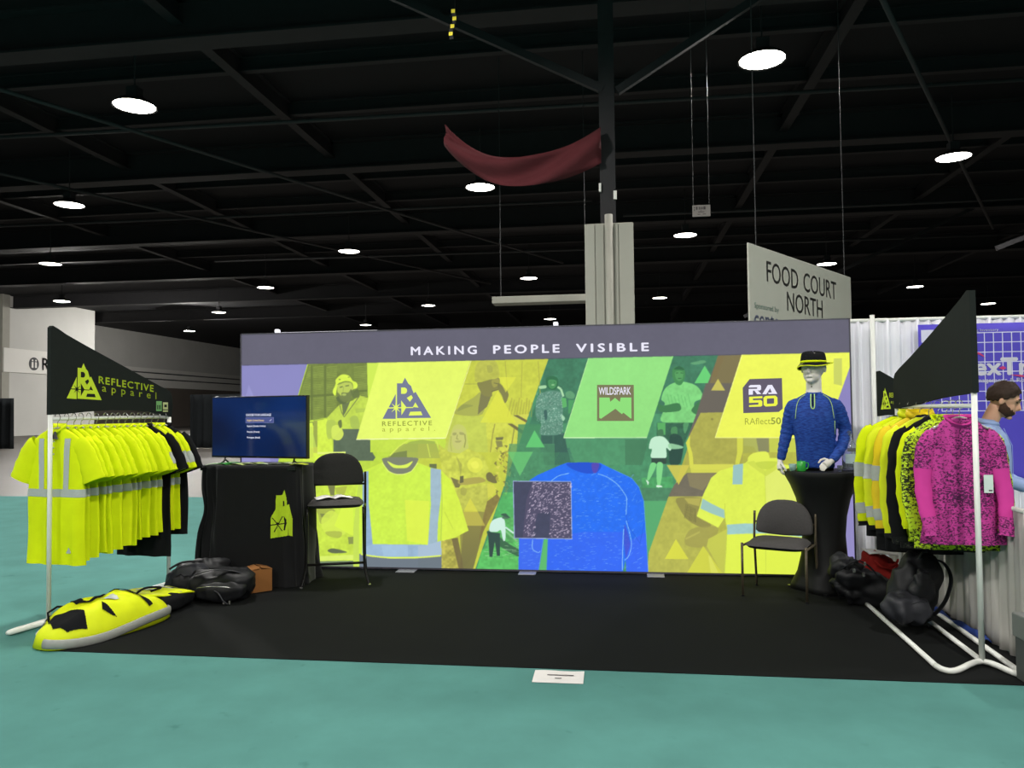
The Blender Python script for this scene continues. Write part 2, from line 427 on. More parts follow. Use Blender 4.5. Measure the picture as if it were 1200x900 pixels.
# dark red cloth banner slung from the steel post
M_red = mat('dark_red_cloth', (88, 36, 41), rough=0.9, var=0.2, scale=2)
def red_fn(u, v):
    x = -2.2 + 2.85 * u
    top = 6.9 - 0.62 * math.sin(PI * u ** 0.85) - 0.22 * u; bot = top - (0.42 + 0.22 * u)
    return (x, 6.05 + 0.10 * math.sin(v * 6 + u * 9), top + (bot - top) * v)
tag(MB().grid(red_fn, 30, 8).build('hanging_banner', M_red, smooth=True, solid=0.01), 'dark red cloth banner sagging from the steel post', 'banner')
# yellow and black striped warning tape hanging from the ceiling
M_tapeY = mat('yellow_tape', (235, 215, 60)); M_tapeK = mat('black_tape', (20, 20, 20))
t = thing('warning_tape', 'short strip of yellow and black striped tape hanging under ceiling', 'tape', (-1.6, 4, 7.45))
for k in range(8):
    x = 0.02 - 0.05 * (k / 8) + 0.02 * math.sin(k)
    MB().box(-x - 0.03, -x + 0.03, -0.004, 0.004, k * 0.06, k * 0.06 + 0.058).build('tape_stripe', M_tapeY if k % 2 else M_tapeK, t)
MB().tube([(0.04, 0, 0.48), (0.05, 0, 3.45)], 0.004, 5).build('string', M_tapeK, t)
# small paper notice hanging on two wires
M_paper = mat('white_paper', (225, 222, 220), rough=0.8, var=0.04)
M_notice = mat('grey_notice', (150, 143, 140), rough=0.8, var=0.08, scale=6)  # uniform grey tone for the board, lightly mottled
M_print = mat('dark_grey_print', (85, 78, 80), rough=0.8)
t = thing('hanging_notice', 'small grey printed notice hanging high near the column', 'notice', (2.42, 8, 5.45))
MB().box(0, 0.35, -0.01, 0.01, 0, 0.23).build('board', M_notice, t, bevel=0.004)
q = MB()
for (x, y, w, h) in ((0.03, 0.17, 0.02, 0.02), (0.03, 0.12, 0.015, 0.03), (0.07, 0.14, 0.03, 0.06), (0.125, 0.14, 0.018, 0.055), (0.155, 0.14, 0.02, 0.05), (0.185, 0.145, 0.02, 0.045), (0.215, 0.14, 0.04, 0.06), (0.11, 0.085, 0.12, 0.012), (0.15, 0.11, 0.03, 0.01), (0.1, 0.04, 0.05, 0.012), (0.2, 0.04, 0.06, 0.012)):
    q.box(x, x + w, -0.013, -0.010, y, y + h)
q.build('print', M_print, t)
for x in (0.02, 0.33): MB().tube([(x, 0, 0.23), (x, 0, 5.45)], 0.006, 5).build('wire', M_pipe, t)

# ---------------------------------------------------------------- flood lights: housing, reflector, bright lens
M_house = mat('lamp_housing', (60, 60, 62), rough=0.5, metal=0.3)
M_lens = mat('lit_lamp_lens', (255, 255, 255), emit=(255, 250, 238), strength=14.0)
LAMP_LABELS = ['large ceiling flood light highest at upper left', 'ceiling flood light left of the upper-left big one, alone', 'ceiling flood light far left, middle of three in a column',
  'ceiling flood light just above the restrooms band', 'ceiling flood light left of centre, highest of its receding diagonal row', 'ceiling flood light second in the receding diagonal row left of centre',
  'ceiling flood light third in the receding diagonal row left of centre', 'smallest farthest ceiling flood light above the side wall', 'small ceiling flood light above the headline band left of MAKING',
  'bright ceiling flood light below the red banner', 'small ceiling flood light above the word MAKING', 'ceiling flood light above the pale duct', 'tiny ceiling flood light just left of column foot above the lit wall',
  'largest ceiling flood light at upper right', 'ceiling flood light at far right, alone and large', 'ceiling flood light below the small grey notice', 'small ceiling flood light right of the pale column',
  'ceiling flood light behind the top edge of the food court sign', 'ceiling flood light between food court sign and tall black flag', 'ceiling flood light right of the tall black flag tip']
lamp0 = None
def lamp(x, y, label, group):
    global lamp0
    if lamp0 is None:
        t = thing('ceiling_light', label, 'light', (x, y, LAMP_Z), 0, group)
        MB().lathe([(0.16, 0.14), (0.40, 0.04), (0.50, -0.06), (0.51, -0.08), (0.48, -0.07), (0.40, 0.0), (0.40, 0.02)], n=16, cap1=False).build('reflector', M_house, t, smooth=True)
        MB().lathe([(0.0, -0.085), (0.35, -0.08), (0.47, -0.06), (0.47, -0.03), (0.0, -0.03)], n=16).build('lens', M_lens, t)
        MB().box(-0.14, 0.14, -0.14, 0.14, 0.12, 0.38).build('ballast_box', M_house, t, bevel=0.02)
        MB().tube([(0, 0, 0.38), (0, 0, 1.9)], 0.02, 6).build('stem', M_house, t)
        lamp0 = t
        return t
    t = copy_tree(lamp0); t.location = (x, y, LAMP_Z); tag(t, label, 'light', group); return t
for (x, y), lb in zip(LAMPS_SEEN, LAMP_LABELS): lamp(x, y, lb, 'flood lights under the hall roof')
for (x, y), w in zip(LAMPS_NEAR, ('far left of the booth', 'directly above the booth', 'far right of the booth', 'the aisle at left', 'the aisle at right', 'the hall behind the viewer', 'the right rear hall corner')): lamp(x, y, 'ceiling flood light out of the picture above %s' % w, 'flood lights over the near aisle')

# ---------------------------------------------------------------- far black drapes on the left
def drape(name, x0, x1, y, z0, z1, m, label, waves=10, amp=0.05, parent=None, depth=0.0, cat='drape', nv=6, group=None, seed=0):
    rnd = random.Random(seed); ph = [rnd.random() * 6 for _ in range(4)]
    def fn(u, v):
        x = x0 + (x1 - x0) * u
        k = amp * (0.55 + 0.45 * v)
        yy = k * (math.sin(2 * PI * waves * u + ph[0]) + 0.5 * math.sin(2 * PI * waves * 1.7 * u + ph[1] + v) + 0.3 * math.sin(2 * PI * waves * 0.43 * u + ph[2]))
        return (x, y + yy + depth * u, z1 + (z0 - z1) * v)
    o = MB().grid(fn, max(12, int(waves * 12)), nv).build(name, m, parent, smooth=True, solid=0.006)
    if parent is None: tag(o, label, cat, group)
    return o
drape('black_drape', -31.9, -28.2, 26, 0.0, 2.45, M_black_drape, 'black pipe-and-drape curtain far left behind the front yellow polo', 9, 0.05, seed=1)
drape('black_drape', -19.0, -14.0, 26, 0.0, 2.5, M_black_drape, 'black pipe-and-drape curtain far behind, left of the television', 12, 0.05, seed=2)

# ================================================================ backlit print wall
# The print is designed on an artboard of 720 x 312 units (origin 280, 368) and keystoned onto the 6.1 x 2.44 m fabric face.
HB = np.array([[9.69201118e-03, -1.10614292e-04, -5.94998301e+00], [1.77154781e-04, -9.55818812e-03, 6.30556208e+00], [1.72811406e-04, 4.01255790e-05, 1.0]])
HBI = np.linalg.inv(HB)
def a2w(x, y):
    q = HB @ np.array([x, y, 1.0]); return q[0] / q[2], q[1] / q[2]
AX0, AY0, AW, AH, SS = 280.0, 368.0, 720, 316, 2
ART = np.zeros((AH * SS, AW * SS, 3), np.float32)
rng = np.random.RandomState(3)
CROPS = {1: (280, 420, 7.5), 2: (410, 410, 7.5), 3: (350, 520, 5.625), 4: (490, 520, 5.625), 5: (520, 410, 7.5), 6: (590, 530, 6), 7: (740, 410, 6.43), 8: (750, 540, 6), 9: (440, 435, 11.25), 10: (690, 440, 15), 11: (860, 430, 8.571), 12: (560, 410, 4)}
def cc(k, pts):
    ox, oy, s = CROPS[k]; return [(ox + x / s, oy + y / s) for x, y in pts]
def vnoise(h, w, cell, seed):
    r = np.random.RandomState(seed); gh, gw = h // cell + 3, w // cell + 3; g = r.rand(gh, gw)
    yy = np.arange(h) / cell; xx = np.arange(w) / cell; y0 = yy.astype(int); x0 = xx.astype(int)
    fy = (yy - y0)[:, None]; fx = (xx - x0)[None]; fy = fy * fy * (3 - 2 * fy); fx = fx * fx * (3 - 2 * fx)
    return (g[y0][:, x0] * (1 - fy) * (1 - fx) + g[y0 + 1][:, x0] * fy * (1 - fx) + g[y0][:, x0 + 1] * (1 - fy) * fx + g[y0 + 1][:, x0 + 1] * fy * fx)
NZ = vnoise(AH * SS, AW * SS, 5, 1) * 0.5 + vnoise(AH * SS, AW * SS, 13, 2) * 0.5
NZ2 = vnoise(AH * SS, AW * SS, 40, 3)
def pmask(pts):
    P = (np.array(pts) - (AX0, AY0)) * SS
    x0 = int(max(0, math.floor(P[:, 0].min()) - 1)); x1 = int(min(AW * SS, math.ceil(P[:, 0].max()) + 1))
    y0 = int(max(0, math.floor(P[:, 1].min()) - 1)); y1 = int(min(AH * SS, math.ceil(P[:, 1].max()) + 1))
    if x1 <= x0 or y1 <= y0: return None
    xs = (np.arange((x1 - x0) * 2) + 0.5) / 2 + x0; ys = (np.arange((y1 - y0) * 2) + 0.5) / 2 + y0
    ins = np.zeros((len(ys), len(xs)), bool)
    for (ax, ay), (bx, by) in zip(P, np.roll(P, -1, 0)):
        if ay == by: continue
        rows = (ys >= min(ay, by)) & (ys < max(ay, by))
        if not rows.any(): continue
        xc = ax + (ys[rows] - ay) * (bx - ax) / (by - ay)
        ins[rows] ^= xs[None, :] < xc[:, None]
    m = ins.reshape(y1 - y0, 2, x1 - x0, 2).mean((1, 3))
    return m.astype(np.float32), slice(y0, y1), slice(x0, x1)
def P(pts, col, a=1.0, sm=False, tex=0.0, clip=None, grad=None):
    """fill a polygon; tex = mottling; grad = second colour reached at the bottom"""
    if sm: pts = spline(pts, 5)
    r = pmask(pts)
    if r is None: return
    m, sy, sx = r; m = m * a
    c = np.array(col, np.float32)[None, None] * np.ones(m.shape + (1,), np.float32)
    if grad is not None:
        t = np.linspace(0, 1, m.shape[0])[:, None, None]; c = c * (1 - t) + np.array(grad, np.float32) * t
    if tex: c = c * (1 + tex * (NZ[sy, sx][..., None] * 2 - 1))
    ART[sy, sx] = ART[sy, sx] * (1 - m[..., None]) + c * m[..., None]
def E(cx, cy, rx, ry, col, a=1.0, rot=0.0, tex=0.0):
    P([(cx + rx * math.cos(t) * math.cos(rot) - ry * math.sin(t) * math.sin(rot), cy + rx * math.cos(t) * math.sin(rot) + ry * math.sin(t) * math.cos(rot)) for t in [2 * PI * k / 22 for k in range(22)]], col, a, tex=tex)
def L(pts, w, col, a=1.0):
    for (x0, y0), (x1, y1) in zip(pts, pts[1:]):
        d = math.hypot(x1 - x0, y1 - y0) or 1; nx, ny = -(y1 - y0) / d * w / 2, (x1 - x0) / d * w / 2
        P([(x0 + nx, y0 + ny), (x1 + nx, y1 + ny), (x1 - nx, y1 - ny), (x0 - nx, y0 - ny)], col, a)
def hdr(x): return 427.9 - 0.0217 * (x - 284)

# ---- zones
P([(270, 360), (1010, 360), (1010, 700), (270, 700)], (132, 130, 190))
P([(284, 480), (291.5, 451), (300, 470), (310, 500), (320, 560), (284, 600)], (148, 146, 205), 0.8)
lime_dk, lime, lime_hi = (118, 138, 58), (190, 222, 62), (216, 244, 72)
P([(361, 424), (560, 421), (560, 690), (280, 690), (288, 667)], lime, tex=0.05)
P([(545, 420), (643, 418), (552, 690), (500, 690), (508, 520)], (198, 208, 62), tex=0.05)
P([(470, 515), (560, 420), (643, 418), (552, 690), (500, 690)], (196, 204, 62), 0.8, tex=0.05)
P([(643, 418), (844, 412), (752, 690), (549, 690)], (66, 140, 96), tex=0.10)
P([(643, 418), (844, 412), (820, 480), (620, 500)], (52, 112, 84), 0.8, tex=0.12)
P([(844, 412), (1000, 408), (940, 590), (905, 690), (750, 690)], (176, 178, 66), tex=0.06)
# ---- photo 1: man in a bucket hat before louvred wall
P(cc(1, [(608, 52), (1130, 38), (1140, 345), (1060, 360), (780, 520), (590, 550), (515, 355)]), (112, 130, 56), tex=0.08)
for k in range(34):
    y = 70 + k * 15.5
    for (xa, xb) in ((520, 630), (655, 745), (770, 860), (1010, 1125)):
        if y > 345 and xa > 900: continue
        sl = -0.10 * (xb - xa)
        xa2 = max(xa, 608 - (y - 52) * 0.31 + 12)
        if xa2 < xb: L(cc(1, [(xa2, y + 8), (xb, y + 8 + sl)]), 0.75, (150, 172, 70), 0.75 - 0.25 * math.sin(k))
L(cc(1, [(640, 60), (640, 540)]), 2.0, (95, 112, 50), 0.8); L(cc(1, [(757, 60), (757, 520)]), 2.0, (95, 112, 50), 0.8)
L(cc(1, [(520, 345), (840, 315)]), 2.5, (95, 112, 50), 0.9); L(cc(1, [(1000, 290), (1130, 282)]), 2.5, (95, 112, 50), 0.9)
P(cc(1, [(590, 560), (660, 548), (690, 548), (830, 520), (830, 900), (560, 900)]), lime_hi, tex=0.06)
P(cc(1, [(655, 548), (690, 548), (690, 780), (655, 780)]), (140, 150, 70), 0.8)
L(cc(1, [(600, 565), (650, 560), (655, 590)]), 0.8, (90, 110, 60)); P(cc(1, [(610, 600), (640, 600), (680, 780), (590, 790)]), (200, 228, 90), 0.7)
P(cc(1, [(655, 780), (690, 780), (690, 830), (655, 830)]), (196, 205, 80), 0.9)
P(cc(1, [(590, 785), (655, 785), (655, 860), (590, 900)]), (205, 225, 80), 0.9)
# torso / jacket / crossed arms
P(cc(1, [(775, 520), (880, 410), (1000, 370), (1060, 325), (1140, 350), (1140, 480), (1060, 660), (1080, 900), (830, 900), (820, 720), (770, 660)]), (192, 218, 72), tex=0.08)
P(cc(1, [(830, 700), (905, 620), (1060, 620), (1050, 700), (1170, 720), (1175, 830), (1200, 870), (1180, 900), (830, 900)]), (86, 104, 80), tex=0.06)
P(cc(1, [(905, 400), (960, 385), (985, 360), (940, 470), (915, 510)]), (98, 112, 70), 0.95)
L(cc(1, [(885, 410), (905, 480), (925, 515), (1060, 330)]), 0.9, (110, 120, 70))
P(cc(1, [(980, 520), (1040, 510), (1060, 610), (990, 610)]), (160, 185, 80), 0.7, True)
P(cc(1, [(770, 560), (820, 540), (850, 570), (810, 700), (775, 690)]), (176, 200, 80), 0.8, True)
P(cc(1, [(820, 600), (880, 590), (920, 660), (890, 715), (840, 715), (815, 680)]), (214, 236, 90), 0.95, True)
P(cc(1, [(870, 560), (900, 540), (905, 600), (885, 610)]), (95, 110, 60), 0.9, True)
P(cc(1, [(1020, 440), (1110, 440), (1110, 470), (1030, 480)]), (165, 190, 75), 0.6)
# head, beard, hat
P(cc(1, [(855, 345), (900, 330), (960, 350), (930, 400), (880, 390)]), (88, 104, 58), 1, True)
P(cc(1, [(870, 225), (920, 205), (985, 215), (1005, 280), (990, 340), (950, 370), (900, 350), (868, 300)]), (186, 205, 84), 1, True)
P(cc(1, [(870, 300), (900, 330), (905, 300), (960, 300), (985, 270), (1000, 310), (975, 360), (930, 385), (890, 360)]), (108, 122, 66), 0.95, True)
E(*cc(1, [(925, 318)])[0], 2.6, 1.4, (170, 190, 90)); L(cc(1, [(885, 255), (912, 248)]), 1.1, (95, 110, 60)); L(cc(1, [(935, 243), (968, 238)]), 1.1, (95, 110, 60))
L(cc(1, [(920, 250), (915, 290)]), 0.7, (150, 170, 80))
P(cc(1, [(835, 320), (825, 285), (850, 225), (850, 190), (880, 155), (920, 140), (970, 155), (1000, 195), (1035, 215), (1040, 250), (1010, 285), (995, 215), (930, 200), (875, 225), (858, 280), (850, 325)]), lime_hi, 1, True, tex=0.05)
P(cc(1, [(858, 235), (880, 215), (935, 200), (985, 212), (930, 210), (885, 228)]), (120, 140, 60), 0.9)
E(*cc(1, [(885, 185)])[0], 1.2, 0.8, (130, 150, 60)); E(*cc(1, [(965, 165)])[0], 1.2, 0.8, (150, 170, 60))
P(cc(1, [(985, 290), (1040, 265), (1060, 330), (1010, 350)]), (92, 108, 58), 0.8, True)
# ledge and seated worker behind the tall chair
L(cc(1, [(690, 832), (938, 828)]), 2.2, (232, 250, 120))
P(cc(3, [(20, 130), (420, 130), (420, 830), (20, 830)]), (198, 226, 68), tex=0.08)
P(cc(3, [(190, 270), (240, 275), (235, 340), (210, 340)]), (120, 125, 70)); P(cc(3, [(240, 290), (320, 280), (300, 340), (250, 330)]), (170, 180, 70), 0.8)
P(cc(3, [(115, 420), (230, 430), (220, 480), (150, 530), (130, 470)]), (158, 170, 72), 0.85, True); P(cc(3, [(140, 460), (210, 465), (200, 490), (150, 485)]), (120, 130, 70), 0.9)
P(cc(3, [(150, 500), (220, 440), (300, 520), (300, 600), (180, 590)]), (212, 236, 80), 0.8, True)
P(cc(3, [(235, 540), (320, 330), (390, 380), (390, 610), (340, 600)]), (216, 244, 70), 0.95)
P(cc(3, [(180, 580), (280, 580), (270, 620), (200, 610)]), (160, 172, 70), 0.7, True)
P(cc(3, [(95, 620), (140, 680), (110, 750), (80, 740)]), (180, 200, 80), 0.8); P(cc(3, [(325, 615), (390, 612), (390, 660), (330, 662)]), (128, 140, 72), 0.9)
P(cc(3, [(190, 705), (230, 690), (320, 715), (230, 722)]), (92, 104, 72), 1, True)
P(cc(3, [(80, 745), (400, 730), (400, 760), (80, 775)]), (222, 244, 110), 0.8)
P(cc(3, [(135, 775), (400, 770), (420, 830), (135, 830)]), (112, 130, 98))
# ---- car behind the safety tee
P(cc(2, [(180, 790), (500, 780), (840, 780), (860, 900), (180, 900)]), (196, 226, 66), tex=0.04)
P(cc(2, [(400, 900), (520, 810), (620, 790), (740, 790), (785, 900)]), (158, 178, 72), 0.9)
P(cc(3, [(560, 110), (680, 0), (840, 0), (880, 90), (780, 95)]), (160, 176, 72), 0.85)
P(cc(3, [(630, 60), (715, 45), (715, 95), (590, 95)]), (112, 126, 66), 0.9)
L(cc(2, [(350, 930), (430, 850), (520, 790), (640, 785), (760, 800), (800, 905)]), 1.3, (214, 236, 84)); L(cc(2, [(690, 840), (700, 900)]), 1.0, (200, 220, 90))
P(cc(4, [(0, 0), (120, 0), (145, 95), (0, 95)]), (170, 182, 72), 0.9); L(cc(4, [(60, 0), (80, 90)]), 1.2, (205, 222, 80))
P(cc(4, [(75, 132), (122, 132), (122, 165), (75, 160)]), (100, 110, 66))
# ---- photo: surveyor with long hair, worker in hard hat, pole climber (olive tint)
P(cc(5, [(80, 570), (365, 570), (400, 640), (400, 900), (0, 900)]), (192, 205, 76), tex=0.05)
P(cc(5, [(290, 95), (920, 82), (730, 600), (90, 575), (180, 290)]), (200, 208, 64), tex=0.06)
for (xa, xb) in ((540, 565), (690, 680), (830, 850)): L(cc(5, [(xa, 100), (xb, 420)]), 1.1, (168, 168, 62), 0.7)
for k in range(9): L(cc(5, [(600 + k * 22, 420 + (k % 3) * 20), (560 + k * 26, 590)]), 1.6, (158, 152, 60), 0.45)
L(cc(5, [(185, 300), (310, 300)]), 0.8, (150, 155, 66), 0.6)
P(cc(5, [(100, 565), (150, 490), (260, 420), (335, 375), (340, 565)]), (166, 172, 74), 1, True); P(cc(5, [(120, 540), (170, 480), (260, 490), (200, 510)]), (138, 146, 70), 0.7, True)
P(cc(5, [(330, 360), (420, 400), (380, 500), (300, 568), (305, 500)]), (120, 118, 70), 1)
P(cc(5, [(295, 290), (340, 280), (480, 245), (490, 300), (480, 350), (430, 370), (420, 410), (350, 400), (310, 340)]), (130, 128, 66), 1, True)
P(cc(5, [(420, 270), (480, 255), (485, 300), (440, 330)]), (164, 160, 72), 0.8, True); L(cc(5, [(440, 290), (480, 300)]), 0.8, (95, 95, 60)); L(cc(5, [(420, 365), (480, 350)]), 0.8, (100, 95, 60))
P(cc(5, [(480, 290), (530, 330), (570, 390), (540, 470), (510, 400), (480, 350)]), (120, 118, 66), 0.95, True)
P(cc(5, [(275, 270), (280, 150), (330, 95), (440, 92), (480, 150), (485, 240), (400, 262), (310, 280)]), (188, 192, 72), 1, True, tex=0.08)
P(cc(5, [(380, 140), (420, 140), (430, 190), (390, 200)]), (150, 152, 70), 0.5, True)
# surveyor
P(cc(5, [(55, 900), (35, 860), (60, 740), (90, 670), (140, 655), (190, 690), (210, 800), (205, 900)]), (196, 204, 98), 1, True)
P(cc(5, [(72, 740), (100, 700), (150, 700), (185, 740), (185, 800), (160, 850), (130, 880), (95, 860), (75, 810)]), (198, 200, 110), 1, True)
P(cc(5, [(80, 730), (110, 728), (108, 748), (82, 750)]), (140, 142, 80), 0.6, True); P(cc(5, [(140, 722), (178, 730), (176, 748), (142, 744)]), (140, 142, 80), 0.6, True)
L(cc(5, [(122, 745), (112, 780), (130, 786)]), 0.8, (140, 142, 76)); P(cc(5, [(100, 800), (155, 798), (140, 814), (108, 814)]), (150, 148, 84), 0.6, True)
L(cc(5, [(185, 740), (192, 800), (180, 860)]), 1.3, (150, 152, 76)); L(cc(5, [(65, 760), (60, 830), (70, 890)]), 1.1, (172, 178, 84))
P(cc(4, [(130, 0), (210, 60), (250, 80), (330, 30), (430, 80), (470, 180), (450, 440), (260, 450), (250, 330), (160, 190)]), (200, 208, 72), 1, tex=0.12)
P(cc(4, [(250, 80), (290, 140), (280, 220), (270, 150)]), (150, 152, 66), 0.6); P(cc(4, [(255, 300), (460, 270), (465, 460), (255, 450)]), (188, 192, 74), 0.9, tex=0.12)
E(*cc(4, [(375, 140)])[0], 9, 9, (236, 240, 78), 0.6); E(*cc(4, [(375, 140)])[0], 4.5, 4.5, (244, 246, 90), 0.6)
P(cc(4, [(215, 220), (290, 250), (270, 290), (245, 290)]), (112, 108, 62), 0.95); P(cc(4, [(270, 240), (400, 220), (440, 250), (290, 272)]), (170, 160, 74), 0.95, True)
P(cc(4, [(275, 215), (300, 210), (300, 255), (275, 260)]), (92, 92, 60), 0.95); P(cc(4, [(285, 290), (320, 300), (310, 340), (280, 330)]), (160, 160, 70), 0.7, True)
P(cc(4, [(275, 540), (300, 440), (450, 450), (440, 540), (380, 720), (300, 820), (280, 700)]), (140, 136, 66), 0.9)
P(cc(4, [(300, 540), (440, 540), (360, 835), (275, 835)]), (134, 128, 64), 0.95, grad=(112, 108, 60))
P(cc(4, [(150, 640), (250, 620), (280, 835), (150, 835)]), (176, 170, 70), 1, tex=0.28)
P(cc(4, [(220, 625), (262, 620), (290, 760), (300, 835), (270, 835)]), (110, 98, 58), 0.9)
P(cc(4, [(455, 380), (520, 330), (540, 360), (440, 560), (400, 640), (430, 480)]), (126, 110, 58), 0.9, tex=0.1)
# climber on rope, harness straps
P(cc(5, [(370, 640), (640, 640), (690, 740), (640, 900), (390, 900)]), (206, 212, 72), 0.9, tex=0.10)
P(cc(5, [(600, 570), (750, 565), (735, 600), (690, 740), (640, 690)]), (212, 216, 78), 0.9)
P(cc(5, [(610, 575), (650, 572), (735, 620), (725, 640)]), (110, 104, 60)); P(cc(5, [(560, 650), (600, 648), (700, 710), (690, 740)]), (110, 104, 60))
L(cc(5, [(450, 650), (430, 740), (410, 900)]), 1.3, (160, 158, 66)); L(cc(5, [(620, 690), (600, 820), (560, 900)]), 1.5, (150, 150, 66))
P(cc(5, [(455, 770), (525, 765), (520, 790), (460, 795)]), (112, 112, 66)); P(cc(5, [(455, 800), (510, 800), (520, 850), (470, 860)]), (120, 118, 70), 0.8)
for k in range(60):
    t = k / 60; x = 470 + 110 * rng.rand() + 60 * (1 - t) * 0.6; y = 10 + 340 * t
    P(cc(4, [(x, y), (x + 10 + 20 * rng.rand(), y + 8 * rng.randn()), (x + 18, y + 18)]), [(110, 104, 56), (226, 222, 84), (160, 150, 60)][k % 3], 0.8)
P(cc(4, [(450, 200), (480, 190), (520, 250), (500, 260), (455, 240)]), (104, 98, 60), 0.9, True)
P(cc(4, [(455, 260), (500, 270), (515, 320), (460, 360)]), (214, 214, 74), 0.9)
# triangles over the olive photo
for tri, c, a in ((cc(5, [(480, 240), (638, 240), (545, 375)]), (232, 236, 66), 0.62), (cc(5, [(475, 360), (635, 640), (322, 640)]), (228, 232, 62), 0.68), (cc(4, [(343, 358), (395, 450), (298, 450)]), (222, 220, 66), 0.72), (cc(4, [(298, 450), (395, 450), (442, 540), (300, 540)]), (200, 190, 72), 0.72)): P(tri, c, a)
# ---- green zone: woman with cast walking, fence, runners, courier, kayaker
P(cc(5, [(655, 655), (880, 655), (880, 900), (640, 900)]), (62, 134, 88), 0.8); P(cc(12, [(400, 415), (760, 415), (760, 540), (460, 540)]), (72, 146, 100), 0.9, tex=0.06)
P(cc(12, [(690, 420), (800, 420), (770, 540), (690, 540)]), (58, 116, 80), 0.7)
P(cc(5, [(1095, 440), (1150, 440), (1110, 560), (1095, 560)]), (70, 160, 88), 0.8); P(cc(5, [(1070, 380), (1110, 360), (1150, 390), (1140, 430), (1080, 420)]), (110, 176, 120), 0.6, True)
P(cc(5, [(855, 740), (1060, 730), (1090, 900), (850, 900)]), (50, 92, 82), 0.9, tex=0.08); L(cc(5, [(962, 700), (962, 830)]), 1.8, (90, 150, 118), 0.8)
P(cc(5, [(820, 420), (900, 365), (1010, 365), (1045, 420), (1045, 600), (1030, 735), (850, 745), (860, 640), (810, 580)]), (88, 140, 118), 1, True, tex=0.1)
for k in range(750):
    x = 812 + 230 * rng.rand(); y = 370 + 370 * rng.rand()
    if (x < 850 and y > 640) or (880 < x < 910 and 520 < y < 620): continue
    c = (200, 236, 214) if rng.rand() < 0.55 else (60, 112, 96)
    P(cc(5, [(x, y), (x + 5 + 7 * rng.rand(), y + 1), (x + 5, y + 6)]), c, 0.75)
P(cc(5, [(880, 540), (905, 530), (910, 600), (890, 615)]), (48, 90, 84), 0.9, True)
P(cc(5, [(840, 320), (895, 312), (900, 335), (845, 342)]), (176, 226, 170), 0.9, True); L(cc(5, [(1000, 325), (1030, 345), (1052, 410)]), 2.4, (170, 222, 168))
P(cc(5, [(1035, 420), (1075, 425), (1082, 500), (1045, 510)]), (86, 178, 96), 0.95); P(cc(5, [(1040, 570), (1065, 600), (1050, 625), (1035, 600)]), (170, 220, 180), 0.9, True)
P(cc(5, [(900, 250), (950, 230), (1000, 250), (1005, 310), (975, 350), (930, 345), (902, 310)]), (40, 104, 66), 1, True); P(cc(5, [(918, 270), (955, 260), (992, 275), (985, 320), (955, 342), (925, 325)]), (66, 142, 84), 1, True)
E(*cc(5, [(960, 308)])[0], 1.8, 0.8, (140, 200, 140)); L(cc(5, [(935, 285), (948, 285)]), 0.7, (36, 92, 58)); L(cc(5, [(968, 285), (982, 287)]), 0.7, (36, 92, 58))
for k in range(12): L(cc(12, [(350 + k * 10, 560), (395 + k * 3, 460)]), 0.5, (50, 92, 90), 0.7)
P(cc(12, [(300, 400), (400, 400), (440, 540), (310, 540)]), (44, 88, 74), 0.55)
# man standing with cast arm
P(cc(7, [(255, 290), (330, 245), (420, 245), (500, 280), (540, 360), (480, 390), (470, 440), (475, 545), (235, 545), (240, 460), (250, 400), (225, 370)]), (120, 208, 118), 1, True, tex=0.08)
for k in range(7): L(cc(7, [(270 + k * 26, 330 + 10 * (k % 3)), (290 + k * 26, 420 + 14 * (k % 2))]), 0.8, (84, 172, 92), 0.6)
P(cc(7, [(200, 400), (240, 420), (340, 400), (370, 420), (360, 460), (240, 470), (200, 450)]), (54, 120, 68), 1, True); P(cc(7, [(455, 445), (520, 380), (545, 400), (500, 480), (465, 475)]), (54, 116, 68), 1, True)
P(cc(7, [(310, 150), (340, 125), (390, 135), (405, 180), (395, 230), (370, 265), (335, 255), (310, 205)]), (58, 132, 72), 1, True); P(cc(7, [(320, 145), (360, 122), (400, 150), (360, 148)]), (36, 92, 58), 0.9, True)
P(cc(7, [(330, 165), (385, 165), (385, 215), (360, 235), (335, 215)]), (82, 160, 88), 0.8, True); L(cc(7, [(335, 175), (352, 173)]), 0.8, (34, 90, 50)); L(cc(7, [(370, 173), (388, 176)]), 0.8, (34, 90, 50)); L(cc(7, [(350, 215), (378, 215)]), 0.9, (38, 94, 54))
P(cc(7, [(445, 100), (480, 90), (540, 78), (560, 95), (480, 112)]), (110, 180, 120), 0.55, True)
# two figures below: courier in white top
P(cc(7, [(190, 548), (470, 548), (400, 700), (370, 860), (260, 860), (190, 700)]), (38, 84, 62), 0.8, tex=0.2); P(cc(7, [(195, 550), (255, 550), (255, 640), (200, 640)]), (90, 190, 96), 0.8)
P(cc(7, [(300, 590), (340, 580), (345, 640), (320, 655), (300, 640)]), (70, 140, 84), 0.9, True); P(cc(7, [(390, 560), (430, 552), (420, 600), (400, 630)]), (96, 180, 110), 0.6, True)
P(cc(7, [(290, 650), (370, 650), (390, 740), (360, 860), (290, 860)]), (30, 66, 56), 0.9, True)
P(cc(7, [(195, 610), (235, 600), (240, 650), (205, 655)]), (60, 116, 76), 1, True)
P(cc(7, [(150, 670), (205, 650), (255, 665), (300, 730), (290, 760), (262, 740), (258, 815), (150, 812), (155, 750), (132, 740)]), (196, 240, 208), 1, True)
P(cc(7, [(285, 705), (380, 725), (380, 742), (290, 745)]), (150, 210, 160), 0.9, True); P(cc(7, [(150, 815), (262, 815), (262, 860), (152, 858)]), (40, 66, 56))
